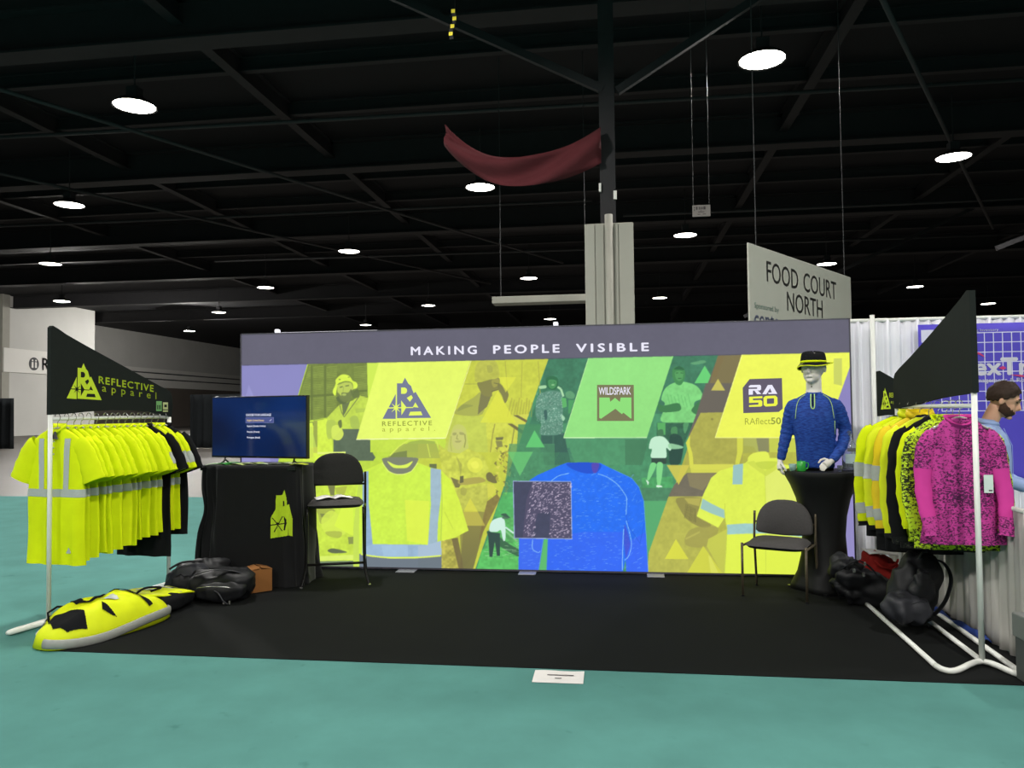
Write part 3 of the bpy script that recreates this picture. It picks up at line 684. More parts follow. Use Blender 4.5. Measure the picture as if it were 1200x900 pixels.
P(cc(8, [(10, 120), (230, 110), (235, 190), (20, 190)]), (74, 176, 92), 0.6, tex=0.15); P(cc(8, [(75, 20), (115, 25), (90, 90), (60, 140), (50, 125)]), (120, 214, 130), 1, True); P(cc(8, [(118, 25), (160, 20), (155, 100), (140, 180), (122, 178)]), (124, 216, 132), 1, True)
P(cc(8, [(115, 170), (150, 175), (160, 186), (115, 186)]), (220, 246, 226)); P(cc(8, [(40, 130), (64, 150), (56, 172)]), (214, 244, 220))
P(cc(8, [(10, 190), (225, 190), (205, 280), (20, 280)]), (68, 128, 90), 0.9, tex=0.1); P(cc(8, [(20, 282), (200, 282), (60, 660), (20, 400)]), (80, 168, 104), 0.9)
# lower left green: kayaker
P(cc(4, [(600, 0), (900, 0), (900, 160), (560, 330), (585, 180)]), (70, 138, 94), 0.7, tex=0.1); P(cc(4, [(560, 320), (640, 320), (640, 480), (500, 480)]), (80, 186, 92), 0.8, tex=0.1)
P(cc(4, [(520, 480), (670, 480), (670, 760), (400, 760)]), (84, 176, 88), 0.9, tex=0.22); P(cc(4, [(420, 700), (670, 640), (670, 830), (385, 830)]), (88, 196, 92), 0.9, tex=0.12)
P(cc(4, [(455, 575), (500, 590), (600, 660), (665, 700), (665, 745), (560, 690), (470, 620)]), (50, 96, 66), 0.95, True); L(cc(4, [(560, 560), (660, 650)]), 2.2, (130, 200, 130), 0.8)
for k in range(60): 
    x = 430 + 235 * rng.rand(); y = 640 + 120 * rng.rand(); L(cc(4, [(x, y), (x + 18 + 20 * rng.rand(), y + 2)]), 0.5, (190, 236, 180) if k % 2 else (48, 110, 66), 0.6)
P(cc(4, [(460, 580), (540, 590), (540, 740), (520, 740), (505, 640), (490, 745), (470, 745)]), (40, 70, 62), 1)
P(cc(4, [(480, 520), (510, 495), (560, 490), (575, 540), (575, 630), (560, 635), (545, 570), (520, 580), (470, 575)]), (206, 240, 226), 1, True)
P(cc(4, [(555, 480), (600, 478), (590, 495), (560, 495)]), (70, 110, 84), 1, True); P(cc(4, [(545, 470), (605, 490), (600, 482), (575, 458)]), (50, 88, 70), 1, True); L(cc(4, [(575, 550), (630, 590)]), 1.8, (206, 240, 226))
for k in range(40):
    x = 590 + 110 * rng.rand(); y = 170 + 130 * rng.rand(); P(cc(4, [(x, y), (x + 9, y + 3), (x + 3, y + 9)]), (120, 200, 130) if k % 2 else (50, 96, 70), 0.5)
for tri, c, a in ((cc(5, [(798, 706), (888, 856), (720, 856)]), (96, 210, 112), 0.85), (cc(12, [(140, 478), (258, 478), (197, 592)]), (104, 206, 112), 0.72), (cc(7, [(552, 118), (632, 250), (475, 250)]), (100, 214, 112), 0.9)): P(tri, c, a)
P(cc(7, [(615, 215), (632, 250), (600, 250)]), (180, 208, 110), 0.8)
# ---- right zone: traffic barrel, road, safety polo
P([(842.6, 414), (870, 413), (838, 513), (822, 517), (806, 512)], (102, 96, 78), tex=0.05, grad=(98, 92, 88))
P(cc(7, [(650, 45), (835, 38), (760, 250), (590, 250)]), (122, 110, 66), 0.85); P(cc(7, [(560, 250), (760, 250), (690, 470), (490, 480)]), (98, 92, 82), 0.9)
P(cc(7, [(660, 45), (700, 48), (640, 210), (600, 200)]), (120, 104, 64), 0.8)
P(cc(7, [(520, 475), (690, 470), (635, 660), (840, 665), (840, 880), (400, 880), (420, 760), (440, 640)]), (170, 168, 70), 1, tex=0.06)
P(cc(7, [(440, 640), (410, 700), (430, 780), (440, 890), (470, 890), (460, 780), (440, 720)]), (220, 222, 72), 0.95); P(cc(7, [(795, 660), (840, 665), (840, 760), (810, 870), (780, 865), (795, 780)]), (216, 220, 70), 0.95)
P(cc(7, [(470, 865), (780, 865), (770, 900), (470, 900)]), (218, 220, 78), 0.9); P(cc(7, [(520, 865), (800, 855), (800, 860), (520, 872)]), (170, 160, 70), 0.5)
E(*cc(7, [(608, 522)])[0], 1.6, 1.4, (130, 124, 60), 0.8)
P(cc(7, [(840, 665), (1029, 665), (1029, 760), (840, 780)]), (166, 170, 72), 0.95); P(cc(7, [(935, 670), (1000, 670), (1010, 760), (960, 750)]), (112, 108, 86), 0.95)
P(cc(11, [(100, 715), (350, 715), (355, 857), (230, 857), (200, 800), (100, 790)]), (172, 178, 84), 0.9); P(cc(11, [(225, 715), (350, 715), (355, 857), (250, 857)]), (128, 128, 88), 0.9)
P(cc(11, [(355, 715), (640, 715), (640, 857), (360, 857)]), (196, 206, 74), 0.9)
P(cc(8, [(350, 25), (660, 22), (640, 80), (360, 90)]), (216, 218, 76), 0.85); P(cc(8, [(330, 85), (560, 85), (460, 200), (440, 250), (200, 250), (240, 170)]), (108, 102, 84), 1, tex=0.05); P(cc(8, [(330, 90), (540, 90), (440, 210), (350, 180)]), (140, 130, 86), 0.7)
P(cc(8, [(200, 252), (440, 252), (400, 400), (550, 470), (480, 560), (600, 600), (600, 820), (50, 800), (60, 650)]), (178, 178, 72), 1, tex=0.06)
P(cc(8, [(260, 262), (430, 262), (420, 330), (400, 390), (500, 450), (440, 470), (340, 420), (280, 340)]), (138, 132, 66), 0.9, True)
for k in range(11): L(cc(8, [(322 + k * 7, 300 + k * 4), (312 + k * 8, 405 + k * 3)]), 0.45, (100, 96, 52), 0.8)
P(cc(8, [(310, 262), (430, 262), (415, 320), (340, 300)]), (186, 178, 80), 0.8); P(cc(8, [(360, 480), (550, 470), (470, 600), (320, 590)]), (154, 148, 70), 0.7, True); L(cc(8, [(320, 550), (420, 500)]), 2, (190, 186, 84), 0.6)
P(cc(8, [(480, 550), (610, 480), (600, 820), (580, 800), (470, 600)]), (196, 202, 72), 0.9)
for tri, c, a in ((cc(8, [(188, 30), (350, 30), (272, 168)]), (210, 200, 74), 0.92), (cc(8, [(252, 550), (342, 692), (175, 690)]), (218, 220, 60), 0.9), (cc(8, [(445, 598), (590, 806), (320, 806)]), (212, 216, 62), 0.85), (cc(7, [(652, 218), (705, 305), (600, 305)]), (208, 200, 84), 0.9)): P(tri, c, a)
P(cc(8, [(480, 665), (495, 672), (560, 806), (500, 806)]), (228, 232, 100), 0.6)
# purple corner at the right end
P([(995.6, 428), (1002, 420), (1002, 690), (950, 690), (962, 600), (968, 513), (987, 453)], (134, 126, 186)); P([(975, 600), (1002, 560), (1002, 690), (955, 690)], (150, 142, 200), 0.6)
# ---- yellow, green, yellow title panels
P([(430, 420), (447, 420), (431, 470)], (200, 234, 70)); P([(430, 420), (448, 420), (444, 440), (432.5, 468)], (206, 236, 78), 0.9)
P([(446, 418), (553, 417), (522.5, 513.5), (417.5, 515.2)], (230, 250, 96), tex=0.02, grad=(232, 252, 104)); L([(417.5, 515), (522.5, 513.4)], 0.9, (250, 255, 190)); L([(552.6, 421), (522.5, 513.5)], 0.6, (250, 255, 170))
P([(690.5, 416), (790.5, 413), (758, 513), (660.5, 513.2)], (142, 224, 122), tex=0.02); L([(660.5, 513), (758, 512.8)], 0.9, (214, 255, 190)); L([(690, 418.5), (660.5, 513)], 0.7, (190, 244, 160))
P([(870.5, 411), (1000, 408), (996, 430), (966, 513), (838, 513)], (238, 246, 82), tex=0.02); L([(838, 512.8), (966, 512.8)], 0.8, (250, 255, 150)); L([(870, 415), (838, 513)], 0.7, (252, 255, 150))
P([(977, 420), (986.8, 420), (986.8, 452), (977, 450)], (196, 206, 92), 0.9)
# ---- safety tee, left
tee = cc(3, [(360, 830), (360, 400), (400, 190), (470, 160), (555, 120), (575, 92), (770, 92), (785, 125), (865, 155)]) + cc(4, [(150, 175), (215, 240), (270, 370), (332, 572), (240, 620), (153, 640), (153, 835)])
P(tee, (206, 240, 66), tex=0.03)
P(cc(3, [(360, 560), (400, 200), (430, 190), (400, 420), (395, 830), (360, 830)]), (190, 214, 90), 0.6)
P(cc(4, [(150, 175), (215, 240), (270, 370), (332, 572), (240, 620), (158, 640), (160, 400)]), (210, 240, 60), tex=0.04, grad=(220, 244, 70))
L(cc(4, [(155, 200), (158, 400), (150, 640)]), 1.0, (180, 200, 70), 0.7); L(cc(4, [(175, 450), (230, 560)]), 1.2, (190, 214, 60), 0.7)
st = (140, 172, 204)
P(cc(3, [(420, 190), (460, 180), (462, 400), (490, 660), (490, 760), (420, 735)]), st, tex=0.05); P(cc(4, [(82, 160), (150, 170), (152, 330), (130, 520), (125, 670), (60, 690), (80, 420)]), (156, 184, 200), tex=0.04)
P(cc(3, [(420, 690), (490, 660), (855, 665), (942, 690), (942, 735), (760, 745), (560, 745), (420, 728)]), (150, 182, 212), tex=0.05); P(cc(3, [(545, 668), (720, 668), (720, 742), (560, 740)]), (166, 200, 226), 0.6)
P(cc(4, [(0, 672), (40, 672), (150, 640), (152, 745), (0, 745)]), (166, 190, 212))
P(cc(3, [(400, 725), (490, 742), (600, 757), (760, 757), (942, 735), (942, 835), (400, 835)]), (104, 116, 128)); P(cc(4, [(0, 752), (152, 735), (152, 835), (0, 835)]), (102, 114, 124))
L(cc(3, [(410, 728), (490, 742), (600, 752), (760, 752), (850, 746), (938, 738)]), 1.6, (226, 248, 90))
P(cc(3, [(462, 180), (560, 130), (780, 130), (862, 170), (872, 400), (852, 666), (488, 662), (465, 420)]), (204, 240, 68), tex=0.05)
P(cc(3, [(700, 370), (862, 378), (852, 666), (715, 640)]), (228, 246, 70), 0.75)
P(cc(3, [(555, 120), (572, 92), (770, 92), (782, 120), (740, 180), (690, 198), (640, 198), (595, 178)]), (120, 126, 104), 1, True); P(cc(3, [(585, 115), (640, 140), (700, 138), (752, 115), (720, 155), (670, 162), (620, 155)]), (222, 246, 84), 1, True)
L(cc(3, [(550, 125), (590, 182), (640, 202), (692, 202), (745, 182), (786, 125)]), 0.7, (236, 252, 130))
# ---- blue long sleeve, centre
bl = cc(6, [(105, 850), (110, 600), (150, 330), (185, 195), (240, 160), (400, 90), (450, 72), (680, 75), (760, 115), (900, 180), (950, 240), (985, 340), (1000, 560), (1018, 850), (865, 850), (858, 760), (838, 850), (300, 850), (310, 640), (285, 600), (245, 850)])
P(bl, (24, 104, 244), tex=0.05); P(cc(6, [(310, 600), (560, 560), (840, 560), (838, 850), (300, 850)]), (52, 92, 246), 0.55); P(cc(6, [(110, 600), (285, 600), (245, 850), (105, 850)]), (60, 98, 240), 0.7); P(cc(6, [(865, 640), (1000, 560), (1018, 850), (862, 850)]), (54, 92, 246), 0.6)
P(cc(6, [(455, 75), (675, 78), (660, 140), (600, 150), (540, 140), (470, 110)]), (18, 72, 206), 1, True); P(cc(6, [(620, 80), (672, 80), (655, 140), (630, 140)]), (88, 60, 170), 0.8, True)
for k in range(420):
    x = 330 + 640 * rng.rand(); y = 150 + 680 * rng.rand()
    if x > 830 and rng.rand() < 0.3: continue
    if x < 480 and y < 620: continue
    w = 8 + 22 * rng.rand(); ang = 0.0 if x < 850 else (-0.6 + 0.3 * rng.randn()); L(cc(6, [(x, y), (x + w * math.cos(ang), y + w * math.sin(ang) + 2 * rng.randn())]), 0.45, (120, 184, 255), 0.35 + 0.4 * rng.rand())
for k in range(26):
    x = 120 + 140 * rng.rand(); y = 640 + 190 * rng.rand(); L(cc(6, [(x, y), (x + 20, y - 3)]), 0.45, (110, 170, 255), 0.6)
for seg in ([(460, 148), (390, 165), (345, 195), (325, 215)], [(665, 152), (730, 175), (800, 225), (850, 290), (866, 330), (862, 440)], [(862, 480), (885, 560), (900, 650), (880, 730), (850, 760)], [(845, 540), (838, 700), (836, 830)], [(205, 615), (205, 680), (245, 705), (258, 695)]):
    L(cc(6, spline(seg, 5, False)), 0.75, (150, 210, 250), 0.9)
P(cc(6, [(850, 500), (880, 580), (892, 650), (860, 750), (846, 640)]), (60, 66, 200), 0.7)
L(cc(6, [(862, 440), (880, 520), (960, 640), (990, 500)]), 0.6, (20, 74, 200), 0.7); L(cc(6, [(245, 850), (280, 610)]), 0.6, (120, 200, 200), 0.6); L(cc(6, [(770, 120), (905, 185), (955, 250), (988, 345), (1002, 560), (1018, 850)]), 0.5, (90, 170, 255), 0.7)
P(cc(6, [(248, 850), (285, 610), (312, 610), (302, 850)]), (84, 184, 104))
# inset night photo
P(cc(6, [(66, 200), (476, 204), (484, 612), (74, 606)]), (158, 176, 222)); P(cc(6, [(71, 206), (471, 209), (479, 606), (79, 601)]), (58, 62, 88), tex=0.05)
P(cc(6, [(160, 340), (200, 215), (471, 212), (478, 604), (320, 602), (330, 420), (240, 430), (200, 602), (135, 600)]), (74, 70, 98), 0.9)
for k in range(620):
    x = 130 + 345 * rng.rand(); y = 212 + 388 * rng.rand()
    edge = 205 - (y - 212) * 0.18
    if x < edge or (225 < x < 318 and y > 432): continue
    sl = -0.9 if x < 320 else 0.0
    w = 5 + 9 * rng.rand(); L(cc(6, [(x, y), (x + w * math.cos(sl), y + w * math.sin(sl))]), 0.5 + 0.4 * rng.rand(), (226, 206, 232), 0.45 + 0.5 * rng.rand())
# ---- safety polo, right
P(cc(8, [(590, 830), (612, 480), (596, 400), (550, 470), (400, 390), (440, 250), (500, 120), (560, 70), (740, 15), (780, -20), (960, -20), (1000, 20), (1150, 60), (1250, 300), (1250, 840)]), (222, 240, 76), tex=0.03)
P(cc(8, [(880, 90), (960, 60), (1040, 90), (1120, 280), (1000, 300), (900, 380), (885, 240)]), (228, 238, 116), 0.7, True)
P(cc(8, [(612, 520), (880, 520), (1180, 560), (1180, 830), (600, 830)]), (226, 244, 70), 0.7)
P(cc(7, [(880, 860), (880, 810), (930, 775), (1029, 775), (1029, 900), (900, 900)]), (226, 240, 80), 1, True); P(cc(8, [(745, 10), (800, 0), (880, 70), (950, 20), (960, 60), (885, 110)]), (204, 220, 70), 0.8)
P(cc(8, [(820, 10), (955, 5), (940, 45), (885, 60), (835, 45)]), (196, 214, 66), 0.9, True); L(cc(8, [(880, 80), (882, 420), (885, 800)]), 0.7, (196, 212, 70), 0.8)
P(cc(8, [(440, 265), (500, 300), (592, 345), (596, 405), (500, 370), (424, 335)]), (152, 196, 186)); P(cc(8, [(655, 30), (725, 20), (720, 165), (650, 165)]), (150, 196, 192)); P(cc(8, [(1035, 120), (1060, 120), (1070, 170), (1050, 160)]), (150, 196, 192))
P(cc(8, [(610, 450), (740, 440), (885, 445), (1180, 470), (1180, 540), (885, 510), (740, 512), (610, 518)]), (154, 200, 196), tex=0.04)
L(cc(8, [(596, 300), (600, 420), (612, 480), (605, 640), (592, 815)]), 0.9, (190, 204, 66), 0.8); P(cc(8, [(400, 390), (550, 470), (560, 430), (420, 345)]), (226, 244, 80), 0.6)
# ---- header band, dim lamp glare excluded
P([(270, 360), (1010, 360), (1010, hdr(1010)), (270, hdr(270))], (90, 88, 106), tex=0.02); L([(284, hdr(284) + 0.2), (996, hdr(996) + 0.2)], 0.9, (66, 66, 88), 0.8)

# ---- the fabric face: a finely divided sheet carrying the print as colour
NX, NZv = 1060, 424
WX0, WX1, WZ0, WZ1 = -3.05, 3.072, 0.03, 2.445
gx = np.linspace(WX0, WX1, NX + 1); gz = np.linspace(WZ0, WZ1, NZv + 1)
X, Z = np.meshgrid(gx, gz)
q = np.stack([X, Z, np.ones_like(X)], -1) @ HBI.T
ax = (q[..., 0] / q[..., 2] - AX0) * SS - 0.5; ay = (q[..., 1] / q[..., 2] - AY0) * SS - 0.5
ax = np.clip(ax, 0, AW * SS - 1.001); ay = np.clip(ay, 0, AH * SS - 1.001)
ix = ax.astype(int); iy = ay.astype(int); fx = (ax - ix)[..., None]; fy = (ay - iy)[..., None]
colr = ART[iy, ix] * (1 - fx) * (1 - fy) + ART[iy, ix + 1] * fx * (1 - fy) + ART[iy + 1, ix] * (1 - fx) * fy + ART[iy + 1, ix + 1] * fx * fy
colr = np.clip((colr * 0.94 + 14) / 255.0, 0, 1); colr = np.where(colr <= 0.04045, colr / 12.92, ((colr + 0.055) / 1.055) ** 2.4)  # darks lifted: veiling glare put into the print colour
me = bpy.data.meshes.new('print_fabric')
nv = (NX + 1) * (NZv + 1); me.vertices.add(nv)
co = np.stack([X, np.zeros_like(X), Z], -1).astype(np.float32); me.vertices.foreach_set('co', co.ravel())
i0 = (np.arange(NZv)[:, None] * (NX + 1) + np.arange(NX)[None]).ravel()
quads = np.stack([i0, i0 + 1, i0 + NX + 2, i0 + NX + 1], 1).astype(np.int32)
me.loops.add(quads.size); me.loops.foreach_set('vertex_index', quads.ravel())
me.polygons.add(len(quads)); me.polygons.foreach_set('loop_start', np.arange(0, quads.size, 4, dtype=np.int32))
me.update(calc_edges=True)
at = me.color_attributes.new('ink', 'FLOAT_COLOR', 'POINT')
at.data.foreach_set('color', np.concatenate([colr, np.ones(colr.shape[:2] + (1,))], -1).astype(np.float32).ravel())
M_fabric = bpy.data.materials.new('backlit_printed_fabric'); M_fabric.use_nodes = True
nt = M_fabric.node_tree; bs = nt.nodes['Principled BSDF']
bs.inputs['Base Color'].default_value = (0.02, 0.02, 0.02, 1); bs.inputs['Roughness'].default_value = 0.95; bs.inputs['Specular IOR Level'].default_value = 0.0
an = nt.nodes.new('ShaderNodeAttribute'); an.attribute_name = 'ink'
wv = nt.nodes.new('ShaderNodeTexNoise'); wv.inputs['Scale'].default_value = 1.3; tc = nt.nodes.new('ShaderNodeTexCoord')
nt.links.new(tc.outputs['Object'], wv.inputs['Vector'])
mr = nt.nodes.new('ShaderNodeMapRange'); mr.inputs[3].default_value = 0.9; mr.inputs[4].default_value = 1.1
nt.links.new(wv.outputs['Fac'], mr.inputs[0]); nt.links.new(an.outputs['Color'], bs.inputs['Emission Color']); nt.links.new(mr.outputs[0], bs.inputs['Emission Strength'])
me.materials.append(M_fabric)
lightbox = thing('light_box_wall', 'long backlit printed display wall in lime, green and blue', 'display wall', (0, 0, 0))
fab = bpy.data.objects.new('print_fabric', me); COL.objects.link(fab); fab.parent = lightbox
M_frame = mat('grey_aluminium_frame', (84, 82, 92), rough=0.5, metal=0.3)
for nm, bx in (('frame_rail', (WX0 - 0.012, WX1 + 0.012, -0.004, 0.12, WZ1, WZ1 + 0.014)), ('frame_rail', (WX0 - 0.012, WX1 + 0.012, -0.004, 0.12, 0.012, WZ0)),
               ('frame_post', (WX0 - 0.014, WX0, -0.004, 0.12, 0.012, WZ1 + 0.014)), ('frame_post', (WX1, WX1 + 0.014, -0.004, 0.12, 0.012, WZ1 + 0.014))):
    MB().box(*bx).build(nm, M_frame, lightbox)
MB().box(WX0, WX1, 0.10, 0.12, WZ0, WZ1).build('back_panel', M_frame, lightbox)
# feet plates in front of the wall
M_plate = mat('brushed_foot_plate', (150, 150, 160), rough=0.45, metal=0.2)
for (x0, x1) in ((468, 489), (609, 629), (758, 778)):
    a = a2w(x0, 670)[0]; c = a2w(x1, 670)[0]
    MB().box(a, c, -0.14, 0.05, 0.006, 0.014).build('foot_plate', M_plate, lightbox, bevel=0.002)
# little white clips on the top edge, given a glow, and the lit slit behind the rail
M_clip = mat('white_clip', (235, 235, 245), emit=(235, 235, 250), strength=0.7)
for x in (323, 651):
    wx = a2w(x, 390)[0]; MB().box(wx - 0.024, wx + 0.024, 0.02, 0.07, WZ1 + 0.012, WZ1 + 0.055).build('clip', M_clip, lightbox, bevel=0.01)
MB().box(a2w(326, 390)[0], a2w(440, 390)[0], 0.05, 0.08, WZ1 + 0.012, WZ1 + 0.022).build('light_slit', M_clip, lightbox)
MB().box(a2w(570, 390)[0], a2w(870, 380)[0], 0.05, 0.08, WZ1 + 0.012, WZ1 + 0.020).build('light_slit', M_clip, lightbox)

# ---- lettering and logos, raised 3 mm on the fabric
G_white = glow('white_print', (236, 234, 250)); G_slate = glow('slate_print', (118, 124, 150)); G_lime = glow('lime_print', (232, 250, 100)); G_olive = glow('olive_print', (150, 160, 70))
G_brown = glow('brown_print', (122, 120, 86)); G_green = glow('green_print', (142, 224, 122)); G_purple = glow('plum_print', (96, 88, 106)); G_yel = glow('yellow_print', (238, 244, 70)); G_khaki = glow('khaki_print', (166, 172, 62))
def art_place(x0, y0, x1, y1):
    """text baseline from (x0, y0) to (x1, y1) on the artboard; local x in units along, y up"""
    d = math.hypot(x1 - x0, y1 - y0); ux, uy = (x1 - x0) / d, (y1 - y0) / d
    def f(x, y):
        w = a2w(x0 + ux * x + uy * y, y0 + uy * x - y * ux); return (w[0], -0.004, w[1])
    return f, d
def art_text(name, body, x0, y0, x1, y1, cap, m, bold=0.0, spacing=1.0, off=0.0):
    f, d = art_place(x0, y0, x1, y1); g = MB()
    put_text(g, body, lambda x, y: (f(x, y)[0], -0.004 - off, f(x, y)[2]), d, cap, bold, spacing)
    return g.build(name, m, lightbox)
def art_poly(mb, pts, off=0.003, mi=0):
    w = [a2w(*p) for p in pts]; mb.prism(w, ((0, -off, 0), (1, 0, 0), (0, 0, 1)), 0.001, mi)
for body, x0, x1 in (('MAKING', 482, 558.5), ('PEOPLE', 578.5, 655.5), ('VISIBLE', 675.5, 760)):
    art_text('headline_lettering', body, x0, 416.0 - 0.0175 * (x0 - 482), x1, 416.0 - 0.0175 * (x1 - 482), 9.4, G_white, 0.028, 1.4)
def ra_logo(place, mb_dark, mb_light, k=1.0):
    """stepped-peak triangle emblem; place(poly, layer, builder)"""
    place([(285, 160), (355, 160), (390, 85), (435, 165), (470, 195), (485, 240), (505, 290), (530, 272), (735, 615), (285, 620)], 0, mb_dark)
    place([(95, 628), (268, 300), (268, 628)], 0, mb_dark)
    for hole in ([(340, 215), (392, 215), (415, 235), (420, 260), (408, 288), (388, 298), (340, 298)], [(415, 352), (475, 315), (495, 350), (455, 402)], [(495, 472), (527, 412), (570, 480)], [(460, 535), (600, 530), (622, 580), (440, 585)],
                 [(340, 385), (410, 475), (345, 580)], [(165, 492), (165, 478), (500, 472), (500, 484)]):
        place(hole, 1, mb_light)
    for q in range(8):
        an = q * PI / 4; r = 100 if q % 2 == 0 else 85
        c, s = math.cos(an), math.sin(an); place([(272 + c * r, 482 + s * r), (272 - s * 11, 482 + c * 11), (272 + s * 11, 482 - c * 11)], 1, mb_light)
dk, lt2 = MB(), MB()
ra_logo(lambda p, l, mb: art_poly(mb, cc(9, p), 0.003 + 0.002 * l), dk, lt2)
dk.build('emblem', G_slate, lightbox); lt2.build('emblem_cutout', G_lime, lightbox)
art_text('brand_lettering', 'REFLECTIVE', 448, 499.2, 506.3, 498.2, 5.3, G_olive, 0.012, 1.25); art_text('brand_lettering', 'apparel.', 448, 505.6, 510, 504.6, 5.2, G_khaki, 0.0, 1.9)
# WILDSPARK badge
bd, bl2 = MB(), MB()
W = lambda p: cc(10, p)
art_poly(bd, W([(145, 165), (790, 165), (795, 800), (145, 800)])); art_poly(bl2, W([(185, 388), (365, 388), (378, 462), (460, 392), (545, 465), (560, 388), (748, 388), (750, 755), (735, 755), (610, 655), (580, 680), (468, 585), (215, 760), (185, 745)]), 0.005)
bd.build('badge', G_brown, lightbox); bl2.build('badge_cutout', G_green, lightbox)
art_text('badge_lettering', 'WILDSPARK', 701.8, 462.6, 739.3, 462.2, 8.6, G_white, 0.012, 0.95, off=0.002)
# RA50 badge
bd = MB(); art_poly(bd, cc(11, [(88, 210), (158, 122), (482, 112), (490, 420), (450, 452), (95, 464)])); bd.build('badge', G_purple, lightbox)
def block_glyph(mb, pts, off=0.006): art_poly(mb, cc(11, pts), off)
g = MB()
block_glyph(g, [(148, 195), (165, 182), (262, 180), (272, 192), (272, 225), (262, 236), (190, 238), (190, 278), (148, 280), (148, 222), (232, 220), (234, 205), (150, 207)]); block_glyph(g, [(205, 238), (240, 238), (275, 272), (232, 274)])
block_glyph(g, [(284, 274), (340, 182), (382, 180), (435, 270), (350, 272), (340, 258), (380, 256), (362, 215), (325, 274)])
g.build('badge_lettering', G_white, lightbox)
g = MB()
block_glyph(g, [(152, 300), (285, 294), (285, 314), (190, 318), (190, 335), (270, 332), (284, 345), (284, 388), (270, 398), (152, 402), (152, 384), (245, 378), (246, 358), (152, 362)])
o5 = [(318, 292), (415, 288), (436, 305), (438, 372), (420, 392), (318, 398), (298, 382), (296, 308)]
block_glyph(g, o5); g.build('badge_lettering', G_yel, lightbox)
g = MB(); block_glyph(g, [(335, 318), (398, 314), (402, 320), (402, 362), (396, 368), (336, 371), (330, 365), (330, 324)], 0.0085); g.build('badge_lettering_counter', G_purple, lightbox)
art_text('brand_lettering', 'RAflect', 872.9, 497.6, 903.0, 497.0, 7.6, G_khaki, 0.0, 1.0); art_text('brand_lettering', '50', 903.6, 497.0, 915.0, 496.8, 7.6, G_olive, 0.02, 1.0)

# ================================================================ garments and racks
M_hivis = mat('hi_vis_yellow_knit', (219, 236, 14), rough=0.8, var=0.10, scale=9, spec=0.15)
M_hivis2 = mat('hi_vis_yellow_shell', (222, 234, 20), rough=0.6, var=0.10, scale=9, spec=0.25)
M_orange_y = mat('deep_yellow_shell', (236, 206, 20), rough=0.6, var=0.08, scale=9)
M_reflect = mat('silver_reflective_tape', (176, 182, 178), rough=0.45, var=0.08, scale=60, spec=0.4)
M_blackcloth = mat('black_knit', (24, 25, 27), rough=0.9, var=0.2, scale=12, spec=0.1)
M_white_tube = mat('white_enamel_tube', (226, 228, 222), rough=0.35, var=0.04, spec=0.5)
M_hanger = mat('clear_grey_plastic', (170, 168, 160), rough=0.3, spec=0.5)
M_hook = mat('chrome_hook', (190, 190, 185), rough=0.25, metal=0.8)
M_pink = mat('magenta_knit', (200, 56, 146), rough=0.8, var=0.1, scale=9)
M_pinkcamo = camo('magenta_fleck_print', (192, 62, 146), (78, 30, 72), (136, 46, 108), 62, 0.5)
M_limecamo = camo('lime_fleck_print', (196, 226, 44), (40, 46, 30), (112, 130, 40), 48, 0.5)
M_blackcamo = camo('black_fleck_print', (26, 27, 28), (70, 72, 60), (40, 41, 40), 70, 0.44)
M_tagcard = mat('pale_green_hang_tag', (206, 222, 214), rough=0.6)
M_flag = mat('black_flag_cloth', (34, 38, 36), rough=0.9, var=0.1, scale=20, spec=0.1)
M_flag_lime = mat('lime_flag_print', (204, 226, 50), rough=0.85, var=0.05)
M_flag_green = mat('green_flag_print', (120, 176, 110), rough=0.85); M_flag_pale = mat('pale_flag_print', (200, 206, 150), rough=0.85)

